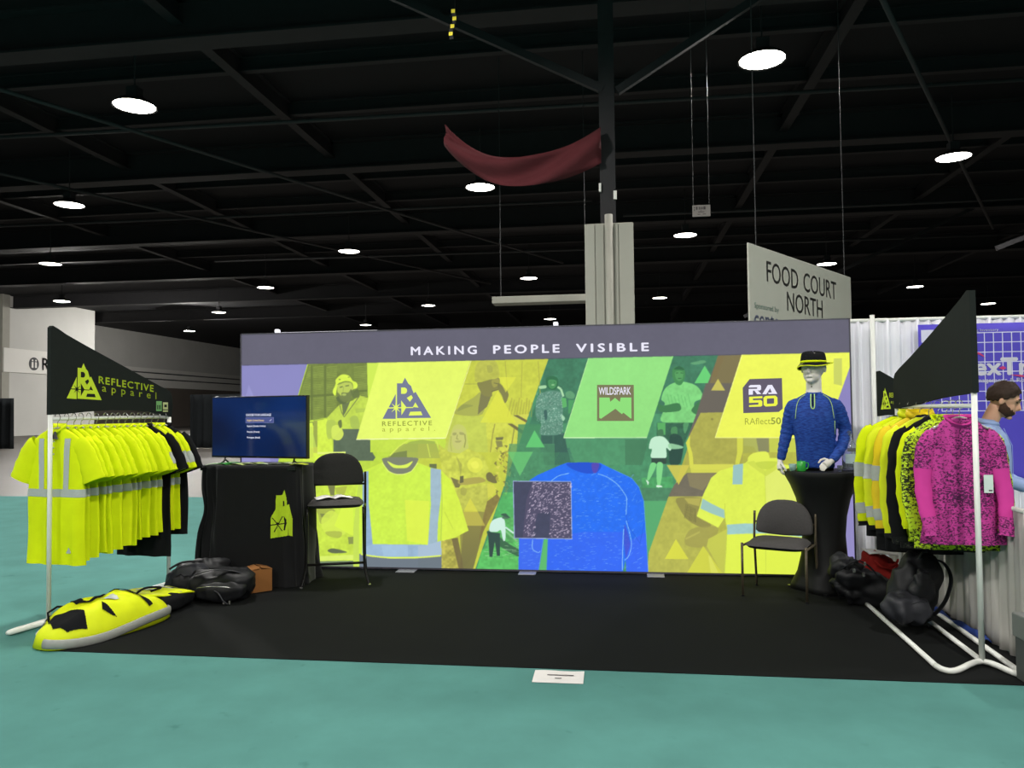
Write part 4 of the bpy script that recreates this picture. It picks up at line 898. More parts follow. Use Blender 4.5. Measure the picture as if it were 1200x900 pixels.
class Garment:
    """hanging top: local x across, -y front, z down from the hook at 0"""
    def __init__(s, length=1.12, half=0.255, depth=0.032, seed=0, flare=0.01, fold=0.012, neck=0.075, top=-0.095, sh=-0.165):
        s.L, s.h, s.dp, s.fold, s.top, s.sh = length, half, depth, fold, top, sh
        r = random.Random(seed); s.ph = [r.random() * 6.28 for _ in range(5)]; s.r = r
        s.wt = [(-length, half + flare), (-0.6, half + 0.004), (-0.40, half - 0.005), (-0.26, half - 0.012), (sh - 0.02, half - 0.035), (sh, half - 0.055), ((sh + top) / 2, (half - 0.055 + neck) / 2 + 0.01), (top, neck)]
        s.dt = [(-length, depth * 1.25), (-0.5, depth * 1.1), (-0.25, depth), (sh, depth * 0.8), (top, depth * 0.9)]
    def w(s, z): return lerp_table(s.wt, z)
    def d(s, z): return lerp_table(s.dt, z)
    def y(s, x, z, side=-1, off=0.0):
        w = s.w(z); a = min(1.0, abs(x) / w)
        D = s.d(z) * (1 - a ** 2.4) ** 0.5
        fall = min(1.0, max(0.0, (-z - 0.18) / 0.5))
        F = s.fold * fall * (math.sin(26 * x + s.ph[0] + 1.2 * z) + 0.6 * math.sin(47 * x + s.ph[1] - 2 * z)) + 0.006 * fall * math.sin(9 * z + s.ph[2] + 5 * x)
        return side * (D + off) + F + s.fold * 0.8 * fall * math.sin(8 * x + s.ph[3])
    def torso(s, z0=None, z1=None, off=0.0, nx=22, nz=26):
        z0 = -s.L if z0 is None else z0; z1 = s.top if z1 is None else z1
        mb = MB(); rings = []
        for i in range(nz + 1):
            z = z0 + (z1 - z0) * i / nz; w = s.w(z) + off
            us = [math.sin(-PI / 2 + PI * k / nx) for k in range(nx + 1)]
            ring = [(u * w, s.y(u * s.w(z), z, -1, off), z) for u in us] + [(u * w, s.y(u * s.w(z), z, 1, off), z) for u in reversed(us[1:-1])]
            rings.append(ring)
        return mb.loft(rings, False, False)
    def patch(s, x0, x1, z0, z1, side=-1, off=0.003, nx=6, nz=12, skew=0.0):
        def fn(u, v):
            z = z0 + (z1 - z0) * v; x = x0 + (x1 - x0) * u + skew * (1 - v)
            x = max(-s.w(z), min(s.w(z), x)); return (x, s.y(x, z, side, off), z)
        return MB().grid(fn, nx, nz)
    def sleeve_path(s, side, long=False, bend=0.0):
        q = getattr(s, 'slen', 1.0)
        h = s.h
        if long: p = [(h - 0.07, 0, s.sh - 0.045), (h - 0.005, 0, s.sh - 0.10), (h + 0.025, 0.0, s.sh - 0.26 * q), (h + 0.035, -0.02 - bend, s.sh - 0.45 * q), (h + 0.02, -0.04 - bend * 2, s.sh - 0.60 * q), (h + 0.01, -0.05 - bend * 2, s.sh - 0.68 * q)]
        else: p = [(h - 0.07, 0, s.sh - 0.045), (h - 0.01, 0, s.sh - 0.10), (h + 0.05, 0, s.sh - 0.22), (h + 0.09, 0, s.sh - 0.33)]
        return [(side * a, b, c) for a, b, c in spline(p, 4, False)]
    def sleeve(s, side, long=False, r0=0.075, r1=0.10, bend=0.0, t0=0.0, t1=1.0, grow=0.0, flat=0.36):
        path = s.sleeve_path(side, long, bend); n = len(path) - 1
        rad = [r0 + (r1 - r0) * min(1, i / n * 1.1) + grow + 0.004 * math.sin(i * 2.1 + s.ph[4]) for i in range(n + 1)]
        a = int(round(t0 * n)); b = int(round(t1 * n))
        return MB().tube(path, rad, 14, False, flat=(1, flat), part=(a, b))
    def collar(s, height=0.035, neck=0.075, front_drop=0.05):
        pts = []
        for k in range(25):
            t = 2 * PI * k / 24
            pts.append((neck * math.cos(t), s.d(s.top) * 1.1 * math.sin(t) , s.top + 0.01 + (front_drop * 0 if math.sin(t) > 0 else -front_drop * (-math.sin(t)) ** 1.5)))
        return MB().loft([[(p[0] * 1.03, p[1] - 0.002, p[2] - 0.012) for p in pts[:-1]], [(p[0] * 1.0, p[1] * 1.05, p[2] + height) for p in pts[:-1]], [(p[0] * 1.12, p[1] * 1.35, p[2] + height * 0.2) for p in pts[:-1]]], False, False)

def make_hanger(loc, rotz, label, group, half=0.19, m=None):
    t = thing('hanger', label, 'hanger', loc, rotz, group)
    hk = [(0.0, 0, -0.085), (0.0, 0, -0.045), (0.018, 0, -0.028), (0.024, 0, -0.004), (0.012, 0, 0.02), (-0.008, 0, 0.024), (-0.022, 0, 0.012), (-0.024, 0, 0.0)]
    MB().tube(spline(hk, 3, False), 0.0028, 6).build('hook', M_hook, t, smooth=True)
    MB().tube(spline([(-half, 0, -0.172), (-half * 0.5, 0, -0.125), (0, 0, -0.088), (half * 0.5, 0, -0.125), (half, 0, -0.172)], 4, False), 0.007, 8).build('shoulder_bar', m or M_hanger, t, smooth=True)
    return t

def hivis_shirt(loc, rotz, label, group, seed, polo=False, length=1.1, half=0.255, body=None, name='hi_vis_shirt', stripes=True, sleeves=None, cat='shirt', sleeve_band=False):
    g = Garment(length, half, seed=seed); t = thing(name, label, cat, loc, rotz, group)
    mb = body or M_hivis; ms = sleeves or mb
    g.torso().build('body', mb, t, smooth=True)
    for s in (-1, 1):
        sl = g.sleeve(s).build('sleeve', ms, t, smooth=True)
        if stripes and sleeve_band: g.sleeve(s, t0=0.62, t1=0.86, grow=0.003).build('sleeve_stripe', M_reflect, sl, smooth=True)
    g.collar(0.03 if polo else 0.016).build('collar', ms, t, smooth=True, solid=0.004)
    if stripes:
        g.torso(-0.62, -0.56, 0.003, nz=3).build('belt_stripe', M_reflect, t, smooth=True)
        for s in (-1, 1):
            g.patch(s * 0.125 - 0.026, s * 0.125 + 0.026, -0.565, -0.17, -1, 0.0035, 3, 14, skew=s * -0.012).build('shoulder_stripe', M_reflect, t, smooth=True)
            g.patch(s * 0.125 + 0.026, s * 0.125 - 0.026, -0.565, -0.17, 1, 0.0035, 3, 14).build('shoulder_stripe', M_reflect, t, smooth=True)
    if polo:
        g.patch(-0.018, 0.018, -0.32, -0.125, -1, 0.004, 3, 8).build('placket', mb, t, smooth=True)
        for k in range(3):
            z = -0.19 - 0.05 * k; MB().lathe([(0.007, -0.0015), (0.007, 0.0015)], n=10).build('button', M_reflect, t, loc=(0.0, g.y(0, z, -1, 0.007), z)).rotation_euler = (PI / 2, 0, 0)
        lg = MB()
        for q in ([(-0.03, -0.03), (0.03, -0.03), (0.008, 0.03), (-0.008, 0.03)], ): lg.prism(q, ((0.02, g.y(0.02, -0.145, -1, 0.016), -0.145), (1, 0, 0), (0, 0, 1)), 0.001)
        lg.build('neck_label', M_print, t)
        lg = MB(); lg.prism([(-0.025, -0.018), (0.025, -0.018), (0.0, 0.028)], ((0.15, g.y(0.15, -1.03, -1, 0.008), -1.03), (1, 0, 0), (0, 0, 1)), 0.001); lg.build('hem_logo', M_reflect, t)
    return t

def make_rack(name, label, base, rotz, length, bar_z, sl, sr, frontv=0.16):
    """white tube garment rail on a bent floor frame; local +y runs from the front post to the rear post"""
    t = thing(name, label, 'clothes rack', (base[0], base[1], 0.006), rotz)
    r = 0.017
    for y in (0, length):
        MB().tube([(0, y, 0.03), (0, y, bar_z + 0.10)], r, 12).build('post', M_white_tube, t, smooth=True)
    MB().tube([(0, 0.0, bar_z), (0, length, bar_z)], 0.014, 12).build('hanging_bar', M_white_tube, t, smooth=True)
    # floor frame: V-shaped ends joined by long rails
    for y, sgn in ((0, -1), (length, 1)):
        v = spline([(-sl, y + sgn * frontv * 0.6, 0.02), (-sl * 0.93, y + sgn * frontv, 0.02), (-sl * 0.7, y + sgn * frontv * 1.02, 0.02), (0, y, 0.03), (sr * 0.7, y + sgn * frontv * 1.0, 0.02), (sr * 0.93, y + sgn * frontv, 0.02), (sr, y + sgn * frontv * 0.6, 0.02)], 4, False)
        MB().tube(v, 0.018, 10).build('foot_bar', M_white_tube, t, smooth=True)
    for s in (-sl, sr):
        MB().tube([(s, -frontv * 0.6, 0.02), (s, length + frontv * 0.6, 0.02)], 0.017, 10).build('floor_rail', M_white_tube, t, smooth=True)
    MB().tube([(0, 0, 0.03), (0, length, 0.03)], 0.016, 10).build('centre_rail', M_white_tube, t, smooth=True)
    return t

def make_flag(name, label, base, rotz, outline, thick=0.0185, wave=0.0):
    """sewn pennant sleeve over the rack posts; outline in (y, z), gently bowed"""
    t = thing(name, label, 'flag', (base[0], base[1], 0), rotz)
    ys = [p[0] for p in outline]; y0, y1 = min(ys), max(ys); zs = [p[1] for p in outline]
    fn = lambda y, z, s=0: (s + wave * math.sin(3.1 * (y - y0) / (y1 - y0) * 2 + 2.3 * z), y, z)
    mb = MB(); n = len(outline)
    a = [fn(y, z, -thick) for y, z in outline]; b = [fn(y, z, thick) for y, z in outline]
    mb.add(a + b, [tuple(range(n)), tuple(range(2 * n - 1, n - 1, -1))] + [(i, n + i, n + (i + 1) % n, (i + 1) % n) for i in range(n)])
    mb.build('pennant', M_flag, t)
    return t, fn

ORD = ['frontmost', 'second', 'third', 'fourth', 'fifth', 'sixth', 'seventh', 'eighth', 'ninth', 'tenth', 'eleventh', 'twelfth', 'thirteenth', 'fourteenth', 'fifteenth', 'sixteenth', 'rearmost']
# ---------------------------------------------------------------- left rack
LB = (-3.445, -2.27); LROT = -math.atan2(0.148, 0.989); LL = 1.29; LBAR = 1.585
make_rack('garment_rack', 'white tube clothes rack at left packed with yellow shirts', LB, LROT, LL, LBAR, 0.10, 0.24, 0.24)
def on_rack(B, rot, u, z): return (B[0] - math.sin(rot) * u, B[1] + math.cos(rot) * u, z)
n = 16
for i in range(n):
    u = 0.07 + (LL - 0.14) * i / (n - 1) + random.uniform(-0.012, 0.012)
    rz = LROT + random.uniform(-0.09, 0.09); p = on_rack(LB, LROT, u, LBAR + 0.016 + 0.006)
    if i == 0: rz = LROT + 0.02
    grp = 'hi-vis tops hanging on the left rack'
    if i == 0:
        hivis_shirt(p, rz, 'frontmost yellow polo shirt with grey stripes and buttons on left rack', grp, 1, True, 1.14, 0.262, name='hi_vis_polo')
    elif i == 12:
        hivis_shirt(p, rz, 'long black shirt hanging among the yellow ones on left rack', grp, 50, False, 1.24, 0.27, M_blackcloth, 'black_shirt', False)
    elif i == 15:
        hivis_shirt(p, rz, 'last black top at rear end of the left rack', grp, 51, False, 1.08, 0.255, M_blackcloth, 'black_shirt', False)
    else:
        hivis_shirt(p, rz, '%s yellow tee with grey stripes, counted from front of left rack' % ORD[i], grp, 2 + i, False, 1.12 - 0.008 * i + random.uniform(-0.02, 0.02), 0.25, sleeve_band=i >= 11)
    make_hanger(p, rz, 'hanger holding the %s top, counted from front of left rack' % ORD[i], 'hangers on the left rack')
fl, ffn = make_flag('rack_flag', 'black pennant flag with lime REFLECTIVE apparel print above left rack', LB, LROT,
    [(-0.018, 1.622)] + [(0.1 + 0.24 * k, 1.625 + 0.03 * math.sin(PI * k / 4.6)) for k in range(5)] + [(1.30, 1.588), (1.312, 1.70), (1.308, 1.77), (1.285, 1.82), (1.24, 1.845), (1.16, 1.87), (0.9, 1.965), (0.6, 2.075), (0.3, 2.185), (0.12, 2.255), (0.05, 2.29), (0.0, 2.31), (-0.018, 2.295)])
dkm, ltm = MB(), MB()
def flag_place(p, l, mb):
    # emblem units -> flag plane: 95..735 across, 628 bottom .. 85 top
    q = [(0.13 + (x - 95) / 640 * 0.345, 1.750 + (628 - yy) / 543 * 0.292 - (x - 95) / 640 * 0.018) for x, yy in p]
    a = [ffn(y, z, 0.0196 + 0.001 * l) for y, z in q]; n_ = len(a)
    mb.add(a, [tuple(range(n_))])
ra_logo(flag_place, dkm, ltm)
em = dkm.build('emblem', M_flag_lime, fl, solid=0.001); ltm.build('emblem_cutout', M_flag, em)
g = MB(); put_text(g, 'REFLECTIVE', lambda x, y: ffn(0.445 + x, 1.879 - 0.096 * x + y, 0.0200), 0.62, 0.058, 0.02, 1.2); g.build('lettering', M_flag_lime, fl)
g = MB(); put_text(g, 'apparel', lambda x, y: ffn(0.48 + x, 1.812 - 0.096 * x + y, 0.0200), 0.62, 0.062, 0.004, 1.9); g.build('lettering', M_flag_lime, fl)
for (y0, y1, z0, z1, m) in ((1.10, 1.17, 1.645, 1.735, M_flag_green), (1.185, 1.25, 1.66, 1.725, M_flag_pale), (1.185, 1.25, 1.638, 1.652, M_flag_pale)):
    g = MB(); g.add([ffn(y0, z0, 0.0200), ffn(y1, z0, 0.0200), ffn(y1, z1, 0.0200), ffn(y0, z1, 0.0200)], [(0, 1, 2, 3)]); g.build('small_badge', m, fl)
g = MB()
for k in range(3): g.add([ffn(1.11 + k * 0.018, 1.66, 0.0208), ffn(1.12 + k * 0.018, 1.66, 0.0208), ffn(1.12 + k * 0.018, 1.70, 0.0208), ffn(1.11 + k * 0.018, 1.70, 0.0208)], [(0, 1, 2, 3)])
g.add([ffn(1.2, 1.68, 0.0208), ffn(1.235, 1.68, 0.0208), ffn(1.235, 1.705, 0.0208), ffn(1.2, 1.705, 0.0208)], [(0, 1, 2, 3)]); g.build('small_badge', M_flag, fl)

# ---------------------------------------------------------------- right rack
RB = (3.10, -2.49); RROT = -math.atan2(0.06, 1.53); RL = 1.53; RBAR = 1.61
make_rack('garment_rack', 'white tube clothes rack at right with pink shirt in front', RB, RROT, RL, RBAR, 0.30, 0.15, 0.17)
make_flag('rack_flag', 'tall plain black pennant flag above the right clothes rack', RB, RROT,
    [(-0.03, 1.70)] + [(0.15 + 0.2 * k, 1.69 - 0.015 * k + 0.012 * math.sin(PI * k / 5)) for k in range(6)] + [(1.47, 1.60), (1.555, 1.60), (1.56, 1.76), (1.545, 1.84), (1.5, 1.885), (1.40, 1.92), (1.1, 2.0), (0.7, 2.12), (0.35, 2.23), (0.12, 2.305), (0.02, 2.345), (-0.02, 2.34)])

def longsleeve(loc, rotz, label, name, seed, body, sleeve, length=0.92, half=0.225, upper=None, group='tops hanging on the right rack', bend=0.02, tagged=False, collar=None, flare=0.01):
    g = Garment(length, half, 0.034, seed, flare, neck=0.085, fold=0.011); t = thing(name, label, 'shirt', loc, rotz, group)
    g.torso(nz=30).build('body', body, t, smooth=True)
    for s in (-1, 1):
        sl = g.sleeve(s, True, 0.062, 0.046, bend, flat=0.55).build('sleeve', sleeve, t, smooth=True)
        if upper: g.sleeve(s, True, 0.062, 0.046, bend, 0.0, 0.42, 0.003, flat=0.55).build('sleeve_panel', upper, sl, smooth=True); g.sleeve(s, True, 0.062, 0.046, bend, 0.76, 1.0, 0.003, flat=0.55).build('sleeve_panel', upper, sl, smooth=True)
    g.collar(0.014, 0.092, 0.06).build('collar', collar or sleeve, t, smooth=True, solid=0.004)
    if tagged:
        x, z = 0.135, -0.46
        MB().box(x - 0.028, x + 0.028, g.y(x, z, -1, 0.03) - 0.001, g.y(x, z, -1, 0.03) + 0.001, z - 0.115, z).build('hang_tag', M_tagcard, t)
        MB().box(x, x + 0.022, g.y(x, z, -1, 0.03) - 0.0016, g.y(x, z, -1, 0.03) - 0.001, z - 0.105, z - 0.096).build('hang_tag_print', M_print, t)
    return t

def jacket(loc, rotz, label, name, seed, top, low, split=-0.62, length=0.98, half=0.245, group='tops hanging on the right rack', hood=None, stripes=True, sl_low=None, panel=None):
    g = Garment(length, half, 0.05, seed, neck=0.085, fold=0.010); g.slen = 1.18; t = thing(name, label, 'jacket', loc, rotz, group)
    g.torso(split, None).build('body', top, t, smooth=True)
    g.torso(None, split).build('lower_body', low, t, smooth=True)
    for s in (-1, 1):
        sl = g.sleeve(s, True, 0.066, 0.05, 0.02, flat=0.65).build('sleeve', top, t, smooth=True)
        if stripes:
            for (a, b) in ((0.40, 0.50), (0.72, 0.82)): g.sleeve(s, True, 0.066, 0.05, 0.02, a, b, 0.004, flat=0.65).build('sleeve_stripe', M_reflect, sl, smooth=True)
        g.sleeve(s, True, 0.066, 0.05, 0.02, 0.88, 1.0, 0.003, flat=0.65).build('cuff', sl_low or low, sl, smooth=True)
    if stripes:
        g.torso(split, split + 0.055, 0.004, nz=2).build('belt_stripe', M_reflect, t, smooth=True)
        for s in (-1, 1): g.patch(s * 0.12 - 0.025, s * 0.12 + 0.025, split, -0.17, -1, 0.004, 3, 12).build('shoulder_stripe', M_reflect, t, smooth=True)
    if panel:
        for s in (-1, 1): g.patch(s * 0.5 * half if s > 0 else -half, half if s > 0 else -0.5 * half, -length + 0.05, -0.2, -1, 0.004, 5, 14).build('side_panel', panel, t, smooth=True)
    g.patch(-0.006, 0.006, -length + 0.01, -0.14, -1, 0.006, 2, 14).build('zip', M_blackcloth, t)
    if hood is not None:
        blob((0, 0.045, -0.15), (0.13, 0.05, 0.075), 2.4, 0.012, 9, seed).build('hood', hood, t, smooth=True)
    else: g.collar(0.05, 0.088, 0.03).build('collar', top, t, smooth=True, solid=0.005)
    return t
def rr(u): return on_rack(RB, RROT, u, RBAR + 0.02)
RH = 'hangers on the right rack'
spec = [
  (0.24, 0.05, lambda p, r: longsleeve(p, r, 'pink fleck-print long-sleeve shirt with hang tag, front of right rack', 'pink_camo_shirt', 11, M_pinkcamo, M_pink, 0.915, 0.212, M_pinkcamo, tagged=True, flare=0.05)),
  (0.35, -0.12, lambda p, r: longsleeve(p, r, 'lime fleck-print shirt whose hem shows below the pink one', 'lime_camo_shirt', 12, M_limecamo, M_limecamo, 0.97, 0.245)),
  (0.46, -0.2, lambda p, r: longsleeve(p, r, 'second lime fleck-print shirt between lime shirt and black hooded top', 'lime_camo_shirt', 13, M_limecamo, M_hivis, 0.94, 0.24)),
  (0.62, -0.30, lambda p, r: jacket(p, r, 'black fleck hooded top with lime side panels on right rack', 'black_hoodie', 14, M_blackcloth, M_blackcamo, -0.56, 1.02, 0.25, hood=M_blackcloth, stripes=False, panel=M_hivis2)),
  (0.80, -0.24, lambda p, r: jacket(p, r, 'black hooded jacket behind the first hooded top, lime yoke', 'black_hoodie', 15, M_hivis2, M_blackcamo, -0.55, 1.02, 0.25, hood=M_blackcloth, stripes=False)),
  (0.99, -0.34, lambda p, r: jacket(p, r, 'deep yellow rain jacket with grey bands on right rack', 'hi_vis_jacket', 16, M_orange_y, M_blackcloth, -0.72, 1.10, 0.25)),
  (1.18, -0.25, lambda p, r: jacket(p, r, 'lime yellow jacket with black lower half, second from rear of right rack', 'hi_vis_jacket', 17, M_hivis2, M_blackcloth, -0.68, 1.14, 0.26)),
  (1.38, -0.3, lambda p, r: jacket(p, r, 'rearmost lime yellow jacket with black hood lining on right rack', 'hi_vis_jacket', 18, M_hivis, M_blackcloth, -0.68, 1.06, 0.28, hood=M_blackcloth)),
]
names = ['pink shirt', 'lime fleck shirt behind the pink', 'second lime fleck shirt', 'black hooded top', 'lime-yoked black jacket', 'deep yellow rain jacket', 'lime jacket second from rear', 'rearmost lime jacket']
for (u, dr, fnc), nm in zip(spec, names):
    fnc(rr(u), RROT + dr); make_hanger(rr(u), RROT + dr, 'hanger carrying the %s on right rack' % nm, RH)

# ---------------------------------------------------------------- smaller rack end with a small pennant behind the right rack
SB = (3.20, -0.42)
t = thing('small_rack', 'small white rack post with bracket foot behind the right rack', 'clothes rack', (SB[0], SB[1], 0.006))
MB().tube([(0.0, 0, 0.02), (0.0, 0, 1.93)], 0.015, 12).build('post', M_white_tube, t, smooth=True)
MB().tube([(0.20, 0, 0.02), (0.20, 0, 1.60)], 0.015, 12).build('post', M_white_tube, t, smooth=True)
MB().tube([(0.0, 0, 1.56), (0.20, 0, 1.56)], 0.012, 10).build('hanging_bar', M_white_tube, t, smooth=True)
MB().tube([(0.0, -0.2, 0.02), (0.0, 0.2, 0.02)], 0.015, 10).build('foot_bar', M_white_tube, t, smooth=True)
MB().tube([(0.20, -0.2, 0.02), (0.20, 0.2, 0.02)], 0.015, 10).build('foot_bar', M_white_tube, t, smooth=True)
MB().tube([(0.0, -0.0, 0.15), (0.20, 0.0, 0.15)], 0.012, 10).build('cross_bar', M_white_tube, t, smooth=True)
sf = thing('rack_flag', 'small black pennant with lime triangle emblem beside the tall flag', 'flag', (SB[0], SB[1], 0))
ol = [(-0.02, 1.53), (0.06, 1.54), (0.14, 1.535), (0.225, 1.51), (0.23, 1.7), (0.215, 1.80), (0.13, 1.855), (0.05, 1.905), (0.0, 1.935), (-0.02, 1.93)]
MB().prism(ol, ((0, 0.02, 0), (1, 0, 0), (0, 0, 1)), 0.04).build('pennant', M_flag, sf)
dkm, ltm = MB(), MB()
ra_logo(lambda p, l, mb: mb.prism([(0.0 + (x - 95) / 640 * 0.085, 1.59 + (628 - yy) / 543 * 0.19) for x, yy in p], ((0, -0.021 - 0.001 * l, 0), (1, 0, 0), (0, 0, 1)), 0.0008), dkm, ltm)
em = dkm.build('emblem', M_flag_lime, sf); ltm.build('emblem_cutout', M_flag, em)
g = MB(); put_text(g, 'REFLECTIVE', lambda x, y: (0.075 + x, -0.0225, 1.695 + y), 0.13, 0.042, 0.0, 1.0); g.build('lettering', M_flag_lime, sf)
g = MB(); put_text(g, 'apparel', lambda x, y: (0.085 + x, -0.0225, 1.645 + y), 0.12, 0.026, 0.0, 1.5); g.build('lettering', M_flag_lime, sf)

# ================================================================ left side of the booth
M_blackvelvet = mat('black_table_cloth', (16, 17, 18), rough=0.8, var=0.25, scale=14, spec=0.2, sheen=0.15)
M_darkplastic = mat('black_plastic', (18, 18, 20), rough=0.35, spec=0.5, var=0.05)
def poly_patch(poly, fn, cell):
    """surface patch over the cells that fall inside a polygon"""
    xs = [p[0] for p in poly]; ys = [p[1] for p in poly]; x0, y0 = min(xs), min(ys)
    nx = int((max(xs) - x0) / cell) + 1; ny = int((max(ys) - y0) / cell) + 1
    def inside(x, y):
        c = False; n = len(poly)
        for i in range(n):
            (xa, ya), (xb, yb) = poly[i], poly[(i + 1) % n]
            if (ya > y) != (yb > y) and x < (xb - xa) * (y - ya) / (yb - ya) + xa: c = not c
        return c
    idx = {}; vs = []; fs = []
    def vid(i, j):
        if (i, j) not in idx: idx[(i, j)] = len(vs); vs.append(fn(x0 + i * cell, y0 + j * cell))
        return idx[(i, j)]
    for j in range(ny):
        for i in range(nx):
            if inside(x0 + (i + 0.5) * cell, y0 + (j + 0.5) * cell): fs.append((vid(i, j), vid(i + 1, j), vid(i + 1, j + 1), vid(i, j + 1)))
    return MB().add(vs, fs)

# ---- tall table under a black cloth
TC = (-2.565, -0.60); TW, TD, TZ = 0.50, 0.255, 1.115
tbl = thing('draped_table', 'tall table fully covered by floor-length black cloth', 'table', (TC[0], TC[1], 0.006))
def cloth_pt(a, z, off=0.0):
    c, s = math.cos(a), math.sin(a); e = 0.42
    x = math.copysign(abs(c) ** e, c); y = math.copysign(abs(s) ** e, s)
    t = max(0.0, (TZ - z) / TZ)
    k = 0.004 + 0.022 * min(1, t * 1.6)
    fold = k * (math.sin(17 * a + 2 * t) + 0.6 * math.sin(31 * a + 1.3 - 3 * t) + 0.5 * math.sin(7 * a + 4 * t))
    aa = a % (2 * PI)
    if 4.55 < aa < 5.9: fold *= 0.15
    pinch = 0.0
    if c < 0: pinch = -0.075 * math.exp(-((z - 0.70) / 0.16) ** 2) * max(0, -c) + 0.03 * math.exp(-((z - 0.98) / 0.1) ** 2) * 0
    spread = 0.02 * t + 0.03 * max(0, t - 0.8) * 5 * (0.5 + 0.5 * math.sin(5 * a))
    rr_ = 1.0
    return (x * (TW + fold + spread + pinch + off), y * (TD + fold + spread + off), z)
rings = []
for i in range(31):
    z = 0.004 + (TZ - 0.004) * i / 30; rings.append([cloth_pt(2 * PI * k / 160, z) for k in range(160)])
rings.append([cloth_pt(2 * PI * k / 160, TZ + 0.006, -0.01) for k in range(160)])
MB().loft(rings, False, True).build('table_cloth', M_blackvelvet, tbl, smooth=True)
MB().box(-TW + 0.03, TW - 0.03, -TD + 0.02, TD - 0.02, TZ - 0.04, TZ - 0.01).build('table_top', M_darkplastic, tbl)
for sx in (-1, 1):
    for sy in (-1, 1): MB().tube([(sx * (TW - 0.12), sy * (TD - 0.1), 0.0), (sx * (TW - 0.12), sy * (TD - 0.1), TZ - 0.04)], 0.016, 8).build('leg', M_darkplastic, tbl)
# lime emblem printed on the cloth
def front_y(x, z):
    c = max(-1, min(1, (abs(x) / TW) ** (1 / 0.42))); a = -math.acos(math.copysign(c, x)); p = cloth_pt(a, z, 0.0)
    return p[1]
M_cloth_lime = mat('lime_cloth_print', (190, 220, 40), rough=0.85, var=0.08)
def cl(pts): return [((300 + x / 9 - 296) / 118.0 + (-2.51 - TC[0]), 1.132 - (560 + y / 9 - 545) / 127.6) for x, y in pts]
emb = poly_patch(cl([(170, 648), (170, 430), (215, 345), (220, 195), (285, 190), (303, 135), (322, 215), (330, 300), (345, 290), (420, 640), (345, 620)]), lambda x, z: (x, front_y(x, z) - 0.006, z), 0.004).build('cloth_emblem', M_cloth_lime, tbl, smooth=True)
def cl_line(p, q, w):
    (xa, ya), (xb, yb) = p, q; d = math.hypot(xb - xa, yb - ya); nx, ny = -(yb - ya) / d * w, (xb - xa) / d * w
    return [(xa + nx, ya + ny), (xb + nx, yb + ny), (xb - nx, yb - ny), (xa - nx, ya - ny)]
for pl in (cl_line((172, 508), (330, 488), 5), cl_line((185, 430), (290, 570), 4), cl_line((290, 415), (205, 580), 4), [(222, 490), (238, 476), (254, 490), (238, 508)], [(300, 410), (325, 450), (325, 500), (312, 565), (300, 560), (308, 490)], [(292, 255), (306, 250), (306, 305), (292, 310)]):
    poly_patch(cl(pl), lambda x, z: (x, front_y(x, z) - 0.0085, z), 0.003).build('emblem_line', M_blackvelvet, emb)

# ---- television on two feet
tv = thing('television', 'flat black television with blue language menu on tall draped table', 'television', (-2.565, -0.60, TZ + 0.012), -0.26)
TVW, TVH = 1.16, 0.60
MB().box(-TVW / 2, TVW / 2, -0.012, 0.03, 0.055, 0.055 + TVH).build('bezel', M_darkplastic, tv, bevel=0.004)
MB().box(-TVW / 2 + 0.12, TVW / 2 - 0.12, 0.03, 0.065, 0.08, 0.42).build('rear_housing', M_darkplastic, tv, bevel=0.01)
M_screen = bpy.data.materials.new('blue_menu_screen'); M_screen.use_nodes = True
nt = M_screen.node_tree; b_ = nt.nodes['Principled BSDF']; b_.inputs['Base Color'].default_value = (0.004, 0.005, 0.01, 1); b_.inputs['Roughness'].default_value = 0.12; b_.inputs['Specular IOR Level'].default_value = 0.5
tc = nt.nodes.new('ShaderNodeTexCoord'); gr = nt.nodes.new('ShaderNodeTexNoise'); gr.inputs['Scale'].default_value = 1.6; gr.inputs['Detail'].default_value = 0
rp = nt.nodes.new('ShaderNodeValToRGB'); rp.color_ramp.elements[0].color = lin((12, 26, 62)); rp.color_ramp.elements[1].color = lin((14, 50, 112)); rp.color_ramp.elements[0].position = 0.3; rp.color_ramp.elements[1].position = 0.7
nt.links.new(tc.outputs['Object'], gr.inputs['Vector']); nt.links.new(gr.outputs['Fac'], rp.inputs[0]); nt.links.new(rp.outputs[0], b_.inputs['Emission Color']); b_.inputs['Emission Strength'].default_value = 0.8
scr = MB().box(-TVW / 2 + 0.012, TVW / 2 - 0.012, -0.0135, -0.011, 0.073, 0.055 + TVH - 0.012).build('screen', M_screen, tv)
G_scr = glow('menu_text_white', (225, 230, 250)); G_scry = glow('menu_text_gold', (240, 214, 150)); G_sel = glow('menu_selection_bar', (72, 82, 140)); G_selb = glow('menu_selection_border', (130, 140, 190))
def scr_x(px): return (px - 105) / 1000.0 * 1.14 - 0.57
def scr_z(py): return 0.655 - (py - 100) / 560.0 * 0.58
g = MB(); put_text(g, 'CHOOSE YOUR LANGUAGE', lambda x, y: (scr_x(480) + x, -0.0165, scr_z(287) + y), 0.305, 0.022, 0.02, 1.0); g.build('menu_title', G_scr, scr)
MB().box(scr_x(474), scr_x(775), -0.0146, -0.0140, scr_z(352), scr_z(300)).build('menu_selection', G_selb, scr)
MB().box(scr_x(474) + 0.002, scr_x(775) - 0.002, -0.0152, -0.0147, scr_z(352) + 0.002, scr_z(300) - 0.002).build('menu_selection', G_sel, scr)
for body, y, w, m in (('English (United States)', 335, 0.205, G_scry), ('Espanol (Estados Unidos)', 388, 0.225, G_scr), ('Francais (France)', 442, 0.152, G_scr), ('Portugues (Brasil)', 495, 0.158, G_scr)):
    g = MB(); put_text(g, body, lambda x, yy: (scr_x(492) + x, -0.0165, scr_z(y) + yy), w, 0.017, 0.016, 1.0); g.build('menu_entry', m, scr)
